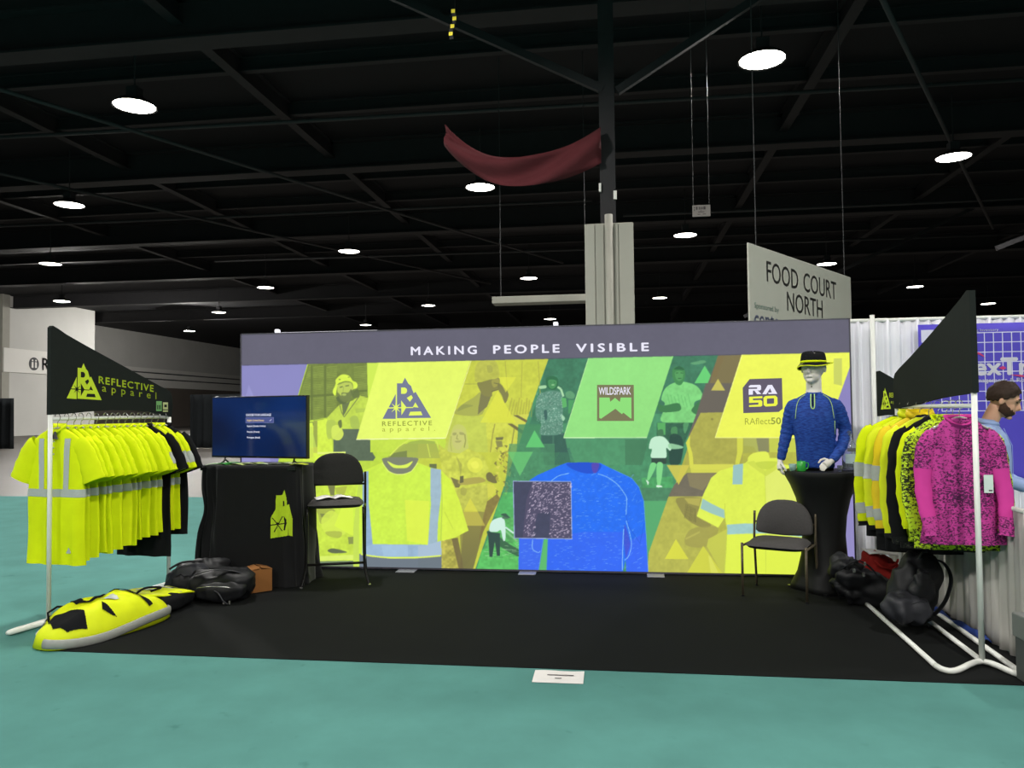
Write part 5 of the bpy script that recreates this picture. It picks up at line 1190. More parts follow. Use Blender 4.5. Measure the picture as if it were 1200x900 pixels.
ck = MB(); ck.tube([(scr_x(730), -0.0165, scr_z(328)), (scr_x(738), -0.0165, scr_z(334)), (scr_x(752), -0.0165, scr_z(316))], 0.0018, 5); ck.build('menu_tick', G_scr, scr)
MB().box(-0.02, 0.02, -0.0132, -0.012, 0.060, 0.066).build('maker_mark', M_print, tv)
for x in (-0.42, 0.42):
    f = MB(); f.tube([(x, -0.05, 0.004), (x, -0.01, 0.02), (x, 0.01, 0.06)], 0.008, 8); f.tube([(x, 0.05, 0.004), (x, 0.01, 0.03)], 0.008, 8); f.build('foot', M_darkplastic, tv, smooth=True)
# power cable hanging behind the table edge
cb = spline([(-3.06, -0.38, 1.12), (-3.10, -0.40, 1.0), (-3.12, -0.42, 0.75), (-3.09, -0.42, 0.5), (-3.14, -0.45, 0.28), (-3.10, -0.5, 0.10), (-3.0, -0.5, 0.02)], 6, False)
tag(MB().tube(cb, 0.004, 6).build('power_cable', M_darkplastic, smooth=True), 'thin black power cable hanging at left edge of the draped table', 'cable')

# ---- flyers and cards on the table
fly = [(-2.93, 0.36, 'pale green', (168, 196, 150)), (-2.84, -0.30, 'bright green', (70, 170, 70)), (-2.77, 0.5, 'second bright green', (60, 150, 66)), (-2.68, -0.15, 'pale lime', (196, 214, 130)), (-2.60, 0.22, 'cream', (210, 214, 170)), (-2.52, -0.4, 'olive', (150, 166, 84)), (-2.44, 0.1, 'pale grey-green', (172, 184, 160)), (-2.33, 0.3, 'grey', (128, 132, 130)), (-2.22, -0.1, 'lime-edged white', (216, 226, 170)), (-2.08, 0.05, 'yellow', (224, 236, 70))]
for i, (x, r, cn, c) in enumerate(fly):
    t = thing('flyer', '%s folded flyer lying on the draped table below the television' % cn, 'flyer', (x, TC[1] - 0.17 + 0.02 * (i % 3), TZ + 0.012 + 0.004 * (i % 3)), r, 'flyers on the draped table')
    m = mat('flyer_paper_%d' % i, c, rough=0.6, var=0.15, scale=25)
    MB().grid(lambda u, v: (-0.075 + 0.15 * u, -0.05 + 0.10 * v, 0.012 * abs(math.sin(PI * u)) + 0.003), 8, 2).build('sheet', m, t, solid=0.002)
    MB().grid(lambda u, v: (-0.055 + 0.08 * u, -0.03 + 0.03 * v, 0.012 * abs(math.sin(PI * (0.13 + 0.53 * u))) + 0.0045), 6, 1).build('printed_block', M_letter_dark if i % 2 else M_flag_green, t)

# ---- tall black chair facing the aisle
M_seat = mat('charcoal_upholstery', (74, 72, 72), rough=0.9, var=0.15, scale=60, bump=0.15, spec=0.15)
M_darkseat = mat('dark_upholstery', (46, 46, 44), rough=0.9, var=0.15, scale=60, bump=0.15, spec=0.15)
M_chairtube = mat('black_steel_tube', (26, 25, 24), rough=0.4, metal=0.3, var=0.05)
M_bronze = mat('bronze_grey_tube', (84, 76, 62), rough=0.4, metal=0.3, var=0.05)
def round_back(w, h, y0, z0, lean, thick, n=20, m=10, sq=0.55):
    """half-disc upholstered back: flat lower edge, arched top"""
    out = []
    for k in range(n + 1):
        t = PI * k / n; out.append((w * math.copysign(abs(math.cos(t)) ** 0.75, math.cos(t)), h * math.sin(t) ** 0.85))
    out += [(-w * 0.9, -0.02), (-w * 0.5, -0.03), (0, -0.035), (w * 0.5, -0.03), (w * 0.9, -0.02)]
    rings = []
    for q in range(m + 1):
        s = -1 + 2 * q / m; sc = 1 - 0.10 * abs(s) ** 3; rings.append([(x * sc, y0 + lean * z + thick * s + 0.10 * (x * x) * -1, z0 + z * sc + (1 - sc) * h * 0.4) for x, z in out])
    return MB().loft(rings)
def cushion(w0, w1, d, z, thick, crown=0.02, n=14):
    def top(u, v):
        x = (u - 0.5) * 2; y = (v - 0.5) * 2
        e = (1 - abs(x) ** 5) ** 0.4 * (1 - abs(y) ** 5) ** 0.4
        w = w0 + (w1 - w0) * v; return (x * w * (1 - 0.06 * abs(y) ** 4), y * d * (1 - 0.08 * abs(x) ** 4), z + e * (thick / 2 + crown * (1 - y * y) * 0.6))
    def bot(u, v):
        p = top(1 - u, v); x = (u - 0.5) * 2; y = (v - 0.5) * 2
        e = (1 - abs(x) ** 5) ** 0.4 * (1 - abs(y) ** 5) ** 0.4
        return (p[0], p[1], z - e * thick / 2)
    return MB().grid(top, n, n).grid(bot, n, n)
ch = thing('bar_chair', 'tall black bar-height chair with round back beside the draped table', 'chair', (-1.80, -0.56, 0.006), 0.33)
round_back(0.262, 0.285, 0.20, 0.925, 0.04, 0.028).build('backrest', M_darkseat, ch, smooth=True)
cushion(0.265, 0.25, 0.225, 0.745, 0.075).build('seat', M_seat, ch, smooth=True)
for s in (-1, 1):
    MB().tube(spline([(s * 0.275, 0.22, 1.02), (s * 0.275, 0.21, 0.80), (s * 0.27, 0.19, 0.30), (s * 0.275, 0.22, 0.12), (s * 0.285, 0.27, 0.0)], 4, False), 0.012, 8).build('leg', M_chairtube, ch, smooth=True)
    MB().tube(spline([(s * 0.255, -0.19, 0.72), (s * 0.26, -0.19, 0.30), (s * 0.27, -0.20, 0.14), (s * 0.305, -0.24, 0.0)], 4, False), 0.012, 8).build('leg', M_chairtube, ch, smooth=True)
    MB().tube([(s * 0.262, -0.19, 0.705), (s * 0.272, 0.21, 0.705)], 0.011, 8).build('side_rail', M_chairtube, ch, smooth=True)
    MB().tube([(s * 0.262, -0.19, 0.20), (s * 0.272, 0.20, 0.20)], 0.011, 8).build('side_rail', M_chairtube, ch, smooth=True)
    MB().tube([(s * 0.305, -0.24, 0.0), (s * 0.309, -0.246, 0.012)], 0.013, 8).build('glide', M_hook, ch)
MB().tube([(-0.265, -0.19, 0.20), (0.265, -0.19, 0.20)], 0.012, 8).build('footrest', M_chairtube, ch, smooth=True)
MB().tube([(-0.27, 0.215, 0.90), (0.27, 0.215, 0.90)], 0.010, 8).build('back_rail', M_chairtube, ch, smooth=True)
mg = thing('magazine', 'open white magazine lying on the tall chair seat', 'magazine', (-1.81, -0.60, 0.800), 0.5)
for s in (-1, 1):
    MB().grid(lambda u, v: (s * 0.17 * u, -0.11 + 0.22 * v, 0.004 + 0.020 * math.sin(PI * min(1, u * 1.2)) * (1 - 0.5 * u)), 8, 2).build('page', M_paper, mg, smooth=True, solid=0.004)

# ---- yellow hi-vis bag lying on the carpet corner
def dome_bag(name, label, loc, rotz, hl, hw, h, m_top, seed, cat='bag', pw=2.6):
    t = thing(name, label, cat, loc, rotz)
    def top(x, y):
        a = abs(x / hl) ** pw + abs(y / hw) ** pw
        z = h * max(0, 1 - a) ** 0.55
        return z + (0.05 * mnoise.noise(Vector((x * 5 + seed, y * 6, seed))) + 0.022 * mnoise.noise(Vector((x * 13 + seed, y * 13, 2.0)))) * min(1, 3 * max(0, 1 - a))
    mb = MB(); nr, ns = 22, 64
    rings = []
    for i in range(nr + 1):
        r = 1 - i / nr; ring = []
        for k in range(ns):
            th = 2 * PI * k / ns; c, s = math.cos(th), math.sin(th); e = 2 / pw
            x = hl * r * math.copysign(abs(c) ** e, c); y = hw * r * math.copysign(abs(s) ** e, s); ring.append((x, y, max(0.0, top(x, y)) + 0.004))
        rings.append(ring)
    mb.loft(rings, True, True); mb.build('bag_body', m_top, t, smooth=True)
    return t, top
M_trim = mat('grey_piping', (150, 152, 146), rough=0.5)
yb, ytop = dome_bag('hi_vis_bag', 'yellow and black safety bag with grey trim at carpet corner', (-2.93, -2.32, 0.006), 1.30, 0.52, 0.24, 0.25, M_hivis2, 3)
def ribbon(top, pts, w, off, k=5):
    c = spline(pts, k, False); a = []
    for i, p in enumerate(c):
        q = c[min(i + 1, len(c) - 1)]; r = c[max(i - 1, 0)]; d = math.hypot(q[0] - r[0], q[1] - r[1]) or 1; nx, ny = -(q[1] - r[1]) / d * w / 2, (q[0] - r[0]) / d * w / 2
        a.append([(p[0] + nx * f, p[1] + ny * f, max(0, top(p[0] + nx * f, p[1] + ny * f)) + 0.004 + off) for f in (-1, 0, 1)])
    return MB().loft(a, False, False, closed=False)
out = [(0.50 * math.copysign(abs(math.cos(t)) ** 0.77, math.cos(t)), -0.225 * abs(math.sin(t)) ** 0.77) for t in [PI * 0.02 + PI * 0.96 * k / 24 for k in range(25)]]
MB().tube([(x * 1.02, y * 1.05, 0.045 + 0.02 * math.sin(6 * x)) for x, y in out], 0.026, 8, flat=(1.3, 0.7)).build('grey_trim', M_trim, yb, smooth=True)
ribbon(ytop, [(-0.44, 0.12), (-0.30, 0.17), (-0.05, 0.19), (0.2, 0.17), (0.40, 0.08)], 0.02, 0.012).build('zip', M_blackcloth, yb, smooth=True)
ribbon(ytop, [(-0.20, 0.02), (-0.17, 0.12), (-0.02, 0.13), (0.12, 0.06), (0.20, -0.08), (0.24, -0.19)], 0.05, 0.010).build('black_webbing', M_blackcloth, yb, smooth=True)
ribbon(ytop, [(-0.20, 0.02), (-0.16, -0.02), (-0.10, 0.0), (0.0, 0.02)], 0.022, 0.012).build('zip', M_blackcloth, yb, smooth=True)
poly_patch([(-0.07, -0.09), (0.02, -0.11), (0.03, -0.03), (-0.06, -0.01)], lambda x, y: (x, y, ytop(x, y) + 0.012), 0.005).build('reflective_patch', M_reflect, yb, smooth=True)
poly_patch([(-0.46, -0.05), (-0.42, 0.06), (-0.36, 0.08), (-0.30, 0.0), (-0.26, -0.10), (-0.30, -0.19), (-0.42, -0.14)], lambda x, y: (x, y, max(0, ytop(x, y)) + 0.010), 0.004).build('black_panel', M_blackcloth, yb, smooth=True)
poly_patch([(-0.16, -0.16), (-0.08, -0.21), (-0.12, -0.10)], lambda x, y: (x, y, max(0, ytop(x, y)) + 0.010), 0.004).build('black_panel', M_blackcloth, yb, smooth=True)
MB().tube([(-0.38, 0.10, ytop(-0.38, 0.10)), (-0.36, 0.14, ytop(-0.36, 0.14) + 0.05), (-0.28, 0.15, ytop(-0.28, 0.15) + 0.05), (-0.27, 0.11, ytop(-0.27, 0.11))], 0.008, 8).build('grab_loop', M_blackcloth, yb, smooth=True)
# second bag: black with yellow lid
yb2 = thing('lidded_bag', 'black soft bag with flat yellow reflective lid behind the yellow bag', 'bag', (-2.90, -1.74, 0.006), 1.20)
blob((0, 0, 0.075), (0.27, 0.21, 0.078), 3.2, 0.02, 6, 5, flat=0.0).build('bag_body', M_blackcloth, yb2, smooth=True)
lid = MB().grid(lambda u, v: (-0.26 + 0.50 * u, -0.17 + 0.36 * v, 0.158 + 0.035 * math.sin(PI * (0.15 + 0.6 * v)) - 0.06 * u + 0.008 * math.sin(9 * u + 4 * v)), 14, 10).build('lid', M_hivis2, yb2, smooth=True, solid=0.012)
for pts in ([(-0.10, -0.05), (0.02, 0.12)], [(-0.13, 0.07), (0.03, -0.02)], [(0.12, -0.16), (0.14, 0.16)]):
    MB().grid(lambda u, v: (pts[0][0] + (pts[1][0] - pts[0][0]) * u + 0.02 * (v - 0.5), pts[0][1] + (pts[1][1] - pts[0][1]) * u + 0.028 * (v - 0.5), 0.170 + 0.035 * math.sin(PI * (0.15 + 0.6 * (pts[0][1] + (pts[1][1] - pts[0][1]) * u + 0.17) / 0.36)) - 0.06 * ((pts[0][0] + (pts[1][0] - pts[0][0]) * u + 0.26) / 0.5)), 8, 2).build('reflective_strip', M_reflect, lid, smooth=True)
MB().tube(spline([(-0.26, -0.05, 0.16), (-0.22, -0.16, 0.24), (-0.08, -0.17, 0.22), (-0.12, -0.10, 0.19)], 5, False), 0.009, 8).build('handle', M_blackcloth, yb2, smooth=True)
MB().tube(spline([(-0.24, -0.10, 0.14), (-0.30, -0.2, 0.10), (-0.24, -0.26, 0.06), (-0.1, -0.24, 0.07)], 5, False), 0.008, 8).build('strap', M_blackcloth, yb2, smooth=True)

# ---- black backpack and shoulder bag in front of the draped table
M_bag = mat('black_nylon', (20, 21, 24), rough=0.55, var=0.25, scale=20, spec=0.35, bump=0.1)
M_bag2 = mat('charcoal_nylon', (40, 41, 46), rough=0.55, var=0.2, scale=20, spec=0.35, bump=0.1)
bp = thing('backpack', 'large black backpack lying before the draped table', 'backpack', (-2.55, -1.30, 0.006), 0.12)
blob((0, 0, 0.125), (0.30, 0.19, 0.13), 2.8, 0.05, 4, 2, flat=0.0).build('bag_body', M_bag, bp, smooth=True)
blob((0.04, -0.17, 0.085), (0.19, 0.07, 0.085), 2.8, 0.03, 6, 4, flat=0.0).build('front_pocket', M_bag, bp, smooth=True)
MB().tube(spline([(-0.22, -0.10, 0.22), (-0.05, -0.14, 0.27), (0.14, -0.12, 0.26), (0.26, -0.08, 0.20)], 5, False), 0.012, 8, flat=(0.4, 1.6)).build('strap', M_bag2, bp, smooth=True)
MB().tube(spline([(-0.02, -0.22, 0.13), (0.06, -0.255, 0.10), (0.10, -0.26, 0.04), (0.14, -0.25, 0.008)], 5, False), 0.007, 8).build('strap', M_bag2, bp, smooth=True)
MB().tube(spline([(-0.14, -0.225, 0.14), (0.0, -0.245, 0.155), (0.16, -0.23, 0.14)], 5, False), 0.003, 6).build('zip', M_hook, bp, smooth=True)
for x in (0.10, 0.15): MB().box(x, x + 0.012, -0.262, -0.252, 0.012, 0.04).build('buckle', M_hook, bp)
sb = thing('shoulder_bag', 'black shoulder bag with grey pocket beside the left rack foot', 'bag', (-2.93, -1.20, 0.006), 0.25)
blob((0, 0, 0.13), (0.19, 0.13, 0.135), 3.0, 0.03, 5, 8, flat=0.0).build('bag_body', M_bag2, sb, smooth=True)
blob((-0.02, -0.115, 0.13), (0.10, 0.03, 0.075), 2.6, 0.02, 8, 9).build('mesh_pocket', M_bag, sb, smooth=True)
blob((0.14, 0.12, 0.20), (0.16, 0.10, 0.10), 2.4, 0.03, 6, 10).build('rolled_flap', M_bag, sb, smooth=True)
MB().tube(spline([(-0.15, -0.06, 0.24), (-0.05, -0.02, 0.29), (0.1, 0.02, 0.29)], 5, False), 0.010, 8).build('handle', M_bag, sb, smooth=True)
# cardboard box peeking from under the cloth
M_card = mat('brown_cardboard', (140, 92, 46), rough=0.85, var=0.12, scale=12)
cbx = thing('cardboard_box', 'small brown cardboard box poking out at the foot of the cloth', 'box', (-2.385, -0.985, 0.006), 0.75)
MB().box(-0.10, 0.10, -0.10, 0.10, 0.0, 0.20).build('box_body', M_card, cbx, bevel=0.004)
for s in (-1, 1): MB().obox((s * 0.055, 0, 0.208), (0.048, 0, 0.010 * -s), (0, 0.10, 0), (0, 0, 0.002)).build('flap', M_card, cbx)
# printed card taped to the aisle carpet
pc = thing('floor_card', 'white printed paper card lying at the front carpet edge', 'card', (0.51, -2.955, 0.0), 0.01)
MB().grid(lambda u, v: (-0.152 + 0.304 * u, -0.105 + 0.21 * v, 0.004 + 0.002 * math.sin(7 * u) * v), 10, 4).build('sheet', M_paper, pc, solid=0.002)
g = MB()
for (x0, x1, y, h) in ((-0.07, 0.09, 0.02, 0.012), (-0.02, 0.02, -0.035, 0.010)): g.box(x0, x1, y - h / 2, y + h / 2, 0.0075, 0.008)
g.build('printed_line', M_print, pc)

# ================================================================ right side of the booth
# ---- round cocktail table in a black stretch cover
M_spandex = mat('black_stretch_cover', (15, 16, 16), rough=0.6, var=0.15, scale=10, spec=0.3)
CT = (2.685, -0.46)
ct = thing('cocktail_table', 'round high cocktail table in black stretch cover', 'table', (CT[0], CT[1], 0.006))
prof = [(1.045, 0.318), (1.03, 0.322), (1.0, 0.318), (0.92, 0.275), (0.80, 0.228), (0.65, 0.195), (0.48, 0.180), (0.30, 0.186), (0.15, 0.215), (0.05, 0.258), (0.0, 0.275)]
rings = []
for z, r in reversed(prof):
    t = (1.045 - z); lob = 0.09 * max(0, (0.5 - z) / 0.5)
    rings.append([(r * (1 + lob * math.cos(4 * a + 0.8)) * math.cos(a), r * (1 + lob * math.cos(4 * a + 0.8)) * math.sin(a), z) for a in [2 * PI * k / 64 for k in range(64)]])
MB().loft(rings, True, False).build('stretch_cover', M_spandex, ct, smooth=True)
MB().lathe([(0.0, 1.036), (0.31, 1.036), (0.319, 1.042), (0.315, 1.048), (0.0, 1.050)], n=48).build('table_top', M_spandex, ct, smooth=False)
for k in range(4):
    a = PI / 4 * (2 * k) - 0.2; MB().lathe([(0.03, -0.004), (0.03, 0.012)], n=10).build('foot_cup', M_darkplastic, ct, loc=(0.285 * math.cos(a), 0.285 * math.sin(a), 0.004))

# ---- half-body mannequin in a blue long-sleeve top and boonie hat
M_mann = mat('matte_white_mannequin', (214, 210, 204), rough=0.45, var=0.03, scale=6, spec=0.4)
M_royal = bpy.data.materials.new('royal_blue_heather'); M_royal.use_nodes = True
nt = M_royal.node_tree; b_ = nt.nodes['Principled BSDF']; b_.inputs['Roughness'].default_value = 0.7; b_.inputs['Specular IOR Level'].default_value = 0.25
tc = nt.nodes.new('ShaderNodeTexCoord'); mp = nt.nodes.new('ShaderNodeMapping'); mp.inputs['Scale'].default_value = (30, 30, 110)
nz = nt.nodes.new('ShaderNodeTexNoise'); nz.inputs['Scale'].default_value = 1.0; nz.inputs['Detail'].default_value = 3
rp = nt.nodes.new('ShaderNodeValToRGB'); rp.color_ramp.elements[0].position = 0.35; rp.color_ramp.elements[0].color = lin((18, 46, 122)); rp.color_ramp.elements[1].position = 0.72; rp.color_ramp.elements[1].color = lin((42, 84, 172))
nt.links.new(tc.outputs['Object'], mp.inputs[0]); nt.links.new(mp.outputs[0], nz.inputs['Vector']); nt.links.new(nz.outputs['Fac'], rp.inputs[0]); nt.links.new(rp.outputs[0], b_.inputs['Base Color'])
M_limeseam = mat('lime_seam_thread', (176, 214, 120), rough=0.6)
man_q = thing('mannequin', 'white half-body mannequin in blue shirt standing on cocktail table', 'mannequin', (2.635, -0.44, 1.056), -0.24)
TA = [(0.0, 0.160), (0.10, 0.160), (0.22, 0.165), (0.36, 0.180), (0.48, 0.190), (0.57, 0.192), (0.62, 0.180), (0.655, 0.130), (0.69, 0.068)]
TB = [(0.0, 0.105), (0.10, 0.105), (0.22, 0.112), (0.36, 0.125), (0.48, 0.125), (0.57, 0.105), (0.63, 0.082), (0.665, 0.068), (0.69, 0.060)]
def t_ring(z, grow=0.0, n=40):
    a = lerp_table(TA, z) + grow; b = lerp_table(TB, z) + grow; out = []
    for k in range(n):
        t = 2 * PI * k / n; c, s = math.cos(t), math.sin(t)
        out.append((a * math.copysign(abs(c) ** 0.85, c), b * math.copysign(abs(s) ** 0.85, s) - 0.012 * math.sin(z * 5), z))
    return out
def m_front(x, z, off=0.0):
    a = lerp_table(TA, z); b = lerp_table(TB, z); u = min(0.999, abs(x) / a)
    return -(b * (1 - u ** 2.35) ** (1 / 2.35)) - 0.012 * math.sin(z * 5) - off
ARM_L = [(-0.12, 0.0, 0.585), (-0.178, 0.005, 0.560), (-0.213, 0.015, 0.46), (-0.240, 0.02, 0.33), (-0.270, -0.01, 0.20), (-0.292, -0.03, 0.085)]
ARM_R = [(0.12, 0.0, 0.585), (0.178, 0.005, 0.560), (0.222, 0.02, 0.46), (0.250, 0.035, 0.335), (0.210, -0.08, 0.20), (0.135, -0.175, 0.095)]
def crinkle(path, r):
    p = spline(path, 8, False); n = len(p) - 1
    rad = []
    for i in range(n + 1):
        t = i / n; base = lerp_table(r, t); rad.append(base + 0.0035 * math.sin(i * 1.9) * min(1, 3 * t) + 0.002 * math.sin(i * 3.7))
    return p, rad
AR = [(0.0, 0.062), (0.2, 0.068), (0.45, 0.058), (0.6, 0.056), (0.8, 0.046), (1.0, 0.036)]
def shirt_shell(mb):
    mb.loft([t_ring(z) for z in (0.02, 0.05, 0.10, 0.16, 0.22, 0.29, 0.36, 0.42, 0.48, 0.53, 0.57, 0.60, 0.63, 0.65, 0.665, 0.68, 0.69)])
    for arm in (ARM_L, ARM_R):
        p, r = crinkle(arm, AR); mb.tube(p, r, 16, True)
shirt = fused('shirt', [shirt_shell], 0.0085, M_royal, man_q, 5)
tag(shirt, 'royal blue heather long-sleeve quarter-zip shirt')
# waist block
MB().loft([[(x * 0.93, y * 0.93, z) for x, y, z in t_ring(q)] for q in (0.0, 0.06)]).build('waist_block', M_blackcloth, man_q, smooth=True)
# head: smooth faceless features turned to the left, neck
HR = Matrix.Rotation(-0.30, 3, 'Z')
def head_raw(mb):
    ellipsoid(mb, (0, -0.005, 0.965), (0.074, 0.094, 0.098), 24, 16, HR)
    ellipsoid(mb, HR @ Vector((0, -0.038, 0.905)), (0.056, 0.060, 0.072), 20, 12, HR)
    ellipsoid(mb, HR @ Vector((0, -0.078, 0.858)), (0.026, 0.022, 0.020), 14, 8, HR)      # chin
    mb.tube([HR @ Vector((0, -0.088, 0.965)), HR @ Vector((0, -0.108, 0.918)), HR @ Vector((0, -0.095, 0.905))], [0.010, 0.015, 0.012], 10)   # nose
    mb.tube([HR @ Vector((-0.045, -0.082, 0.972)), HR @ Vector((0, -0.092, 0.978)), HR @ Vector((0.045, -0.082, 0.972))], 0.012, 8)      # brow
    mb.tube([HR @ Vector((-0.020, -0.094, 0.885)), HR @ Vector((0, -0.102, 0.887)), HR @ Vector((0.020, -0.094, 0.885))], 0.007, 8)      # lips
    for s in (-1, 1): ellipsoid(mb, HR @ Vector((s * 0.076, 0.005, 0.945)), (0.010, 0.020, 0.032), 10, 8, HR)
def head_shell(mb):
    h = MB(); head_raw(h)
    mb.add([(v[0] * 1.30, v[1] * 1.25, 0.80 + (v[2] - 0.858) * 1.22) for v in h.v], h.f)
    mb.tube([(0, 0.012, 0.62), (0, 0.012, 0.72), (0, 0.004, 0.86)], [0.090, 0.066, 0.066], 18)
fused('head', [head_shell], 0.006, M_mann, man_q, 5)
MB().lathe([(0.007, -0.001), (0.007, 0.002)], n=10).build('neck_screw', M_bronze, man_q, loc=(-0.018, -0.058, 0.745)).rotation_euler = (PI / 2, 0, 0)
def hand_shell(mb, wrist, fwd, up, side, curl=0.4, s=1.0):
    """palm with four unequal fingers and a thumb; fwd = finger direction, up = back of hand, side = thumb side"""
    W, f, u, d = Vector(wrist), Vector(fwd).normalized(), Vector(up).normalized(), Vector(side).normalized()
    mb.tube([W - f * 0.02, W + f * 0.02, W + f * 0.05, W + f * 0.088], [0.024 * s, 0.027 * s, 0.036 * s, 0.033 * s], 14, True, flat=None)
    for k, (o, ln) in enumerate(((0.027, 0.070), (0.010, 0.080), (-0.008, 0.074), (-0.025, 0.058))):
        p = W + f * 0.078 * s + d * o * s; pts = [p]; dirv = f
        for q, seg in enumerate((0.42, 0.33, 0.25)):
            ang = curl * (0.4 + 0.5 * q) * 0.6; dirv = (dirv * math.cos(ang) - u * math.sin(ang)).normalized(); pts.append(pts[-1] + dirv * ln * seg * s)
        mb.tube(pts, [0.0105 * s, 0.0095 * s, 0.0088 * s, 0.007 * s], 10)
    th = W + f * 0.028 * s + d * 0.026 * s
    mb.tube([th, th + (f * 0.6 + d * 0.75) * 0.035 * s, th + (f * 0.95 + d * 0.75 - u * 0.2) * 0.062 * s, th + (f * 1.35 + d * 0.65 - u * 0.4) * 0.072 * s], [0.014 * s, 0.0125 * s, 0.0105 * s, 0.008 * s], 10)
fused('hand', [lambda mb: hand_shell(mb, (-0.300, -0.035, 0.080), (0.06, -0.28, -0.62), (-0.9, -0.2, 0.1), (0.3, -0.9, 0.3), 0.55, 0.92)], 0.0035, M_mann, man_q, 3)
fused('hand', [lambda mb: hand_shell(mb, (0.128, -0.182, 0.090), (-0.62, -0.62, -0.36), (-0.15, -0.35, 0.85), (-0.45, 0.3, 0.7), 0.55, 0.92)], 0.0035, M_mann, man_q, 3)
# quarter zip and raglan seams in lime
zp = spline([(-0.020, 0.678), (-0.022, 0.62), (-0.020, 0.565), (-0.008, 0.548), (0.006, 0.556), (0.010, 0.60), (0.010, 0.678)], 5, False)
MB().tube([(x - 0.006, m_front(x - 0.006, z, 0.006), z) for x, z in zp], 0.0045, 8).build('zip_piping', M_limeseam, shirt, smooth=True)
MB().tube([(-0.011, m_front(-0.011, z, 0.005), z) for z in (0.675, 0.64, 0.60, 0.57)], 0.004, 8).build('zip', M_blackcloth, shirt, smooth=True)
for s in (-1, 1):
    sm = spline([(0.075, 0.672), (0.118, 0.640), (0.142, 0.59), (0.152, 0.53), (0.160, 0.46)], 5, False)
    MB().tube([(s * x, m_front(x, z, 0.004) - 0.002, z) for x, z in sm], 0.0028, 8).build('raglan_seam', M_limeseam, shirt, smooth=True)
MB().tube([(0.165, m_front(0.165, z, 0.004), z) for z in (0.44, 0.38, 0.32)], 0.0028, 8).build('side_seam', M_limeseam, shirt, smooth=True)
MB().loft([[(0.062 * math.cos(a) * k, 0.004 + 0.056 * math.sin(a) * k - 0.008, z + 0.012 * math.sin(a)) for a in [2 * PI * q / 28 for q in range(28)]] for k, z in ((1.12, 0.675), (1.02, 0.700), (0.95, 0.703))], False, False).build('neck_band', M_royal, shirt, smooth=True, solid=0.004)
# boonie hat
hat = thing('boonie_hat', 'black boonie hat with lime band on the mannequin head', 'hat', (2.635 + 0.0, -0.445, 1.056 + 0.955), -0.54)
crown = []
for z, r in ((0.0, 1.02), (0.02, 1.02), (0.05, 0.99), (0.075, 0.93), (0.09, 0.80), (0.098, 0.5), (0.10, 0.05)):
    crown.append([(0.106 * r * math.cos(a), 0.126 * r * math.sin(a), z + 0.012 * math.sin(2 * a) * (1 if z > 0.06 else 0)) for a in [2 * PI * k / 32 for k in range(32)]])
cr = MB().loft(crown, False, True).build('crown', M_blackcloth, hat, smooth=True)
MB().loft([[(0.1085 * math.cos(a), 0.1285 * math.sin(a), z) for a in [2 * PI * k / 32 for k in range(32)]] for z in (0.004, 0.022)], False, False).build('hat_band', M_hivis, hat, smooth=True, solid=0.003)
def brim(u, v):
    a = 2 * PI * u; r = 1 + 0.62 * v; x, y = 0.107 * r * math.cos(a), 0.127 * r * math.sin(a)
    if v > 0: x, y = (0.107 + 0.055 * v) * math.cos(a), (0.127 + 0.055 * v) * math.sin(a)
    lift = 0.018 * v * math.sin(2 * a + 0.6) - 0.014 * v
    left = max(0.0, math.cos(a - PI - 0.2)) ** 2; lift -= 0.055 * v * left
    return (x * (1 - 0.22 * v * left), y, lift)
MB().grid(brim, 48, 5).build('brim', M_blackcloth, hat, smooth=True, solid=0.004)
MB().tube([brim(k / 48, 1.0) for k in range(49)], 0.0045, 6).build('brim_binding', M_hivis2, hat, smooth=True)
def under(u, v):
    p = brim(0.36 + 0.34 * u, 0.15 + 0.85 * v); return (p[0] - 0.003, p[1], p[2] + 0.0045)
MB().grid(under, 18, 4).build('brim_mesh_panel', mat('olive_mesh', (120, 126, 60), rough=0.9, var=0.3, scale=90), hat, smooth=True)

# ---- things on the cocktail table
M_greenmug = mat('green_glaze', (52, 160, 62), rough=0.25, spec=0.5, var=0.05)
M_glass = glass('clear_glass', (236, 244, 246), 0.03, 0.9)
mug = thing('mug', 'green mug with handle on the cocktail table', 'mug', (2.475, -0.60, 1.056), 0.2)
MB().lathe([(0.034, 0.0), (0.037, 0.004), (0.037, 0.086), (0.034, 0.088), (0.032, 0.084), (0.032, 0.008), (0.0, 0.008)], n=28, cap1=False).build('cup', M_greenmug, mug, smooth=True)
MB().tube(spline([(0.035, 0, 0.072), (0.060, 0, 0.070), (0.064, 0, 0.045), (0.052, 0, 0.022), (0.035, 0, 0.020)], 4, False), 0.006, 8).build('handle', M_greenmug, mug, smooth=True)
MB().tube([(0.004, 0.0, 0.012), (0.0, 0.002, 0.10)], 0.004, 6).build('stir_stick', M_greenmug, mug)
tum = thing('tumbler', 'short clear plastic tumbler left of the green mug', 'tumbler', (2.408, -0.575, 1.056))
MB().lathe([(0.026, 0.0), (0.034, 0.062), (0.032, 0.062), (0.0245, 0.004), (0.0, 0.004)], n=24, cap1=False).build('cup', glass('pale_aqua_plastic', (196, 230, 226), 0.1, 0.6), tum, smooth=True)
bt = thing('glass_bottle', 'large clear glass bottle with paper label right of the mannequin', 'bottle', (2.905, -0.52, 1.056), 0.1)
MB().lathe([(0.055, 0.0), (0.064, 0.008), (0.065, 0.19), (0.060, 0.215), (0.042, 0.245), (0.024, 0.268), (0.018, 0.29), (0.018, 0.312), (0.021, 0.314), (0.021, 0.324), (0.0165, 0.324), (0.015, 0.29), (0.038, 0.243), (0.060, 0.19), (0.060, 0.012), (0.0, 0.010)], n=32, cap1=False).build('bottle_glass', M_glass, bt, smooth=True)
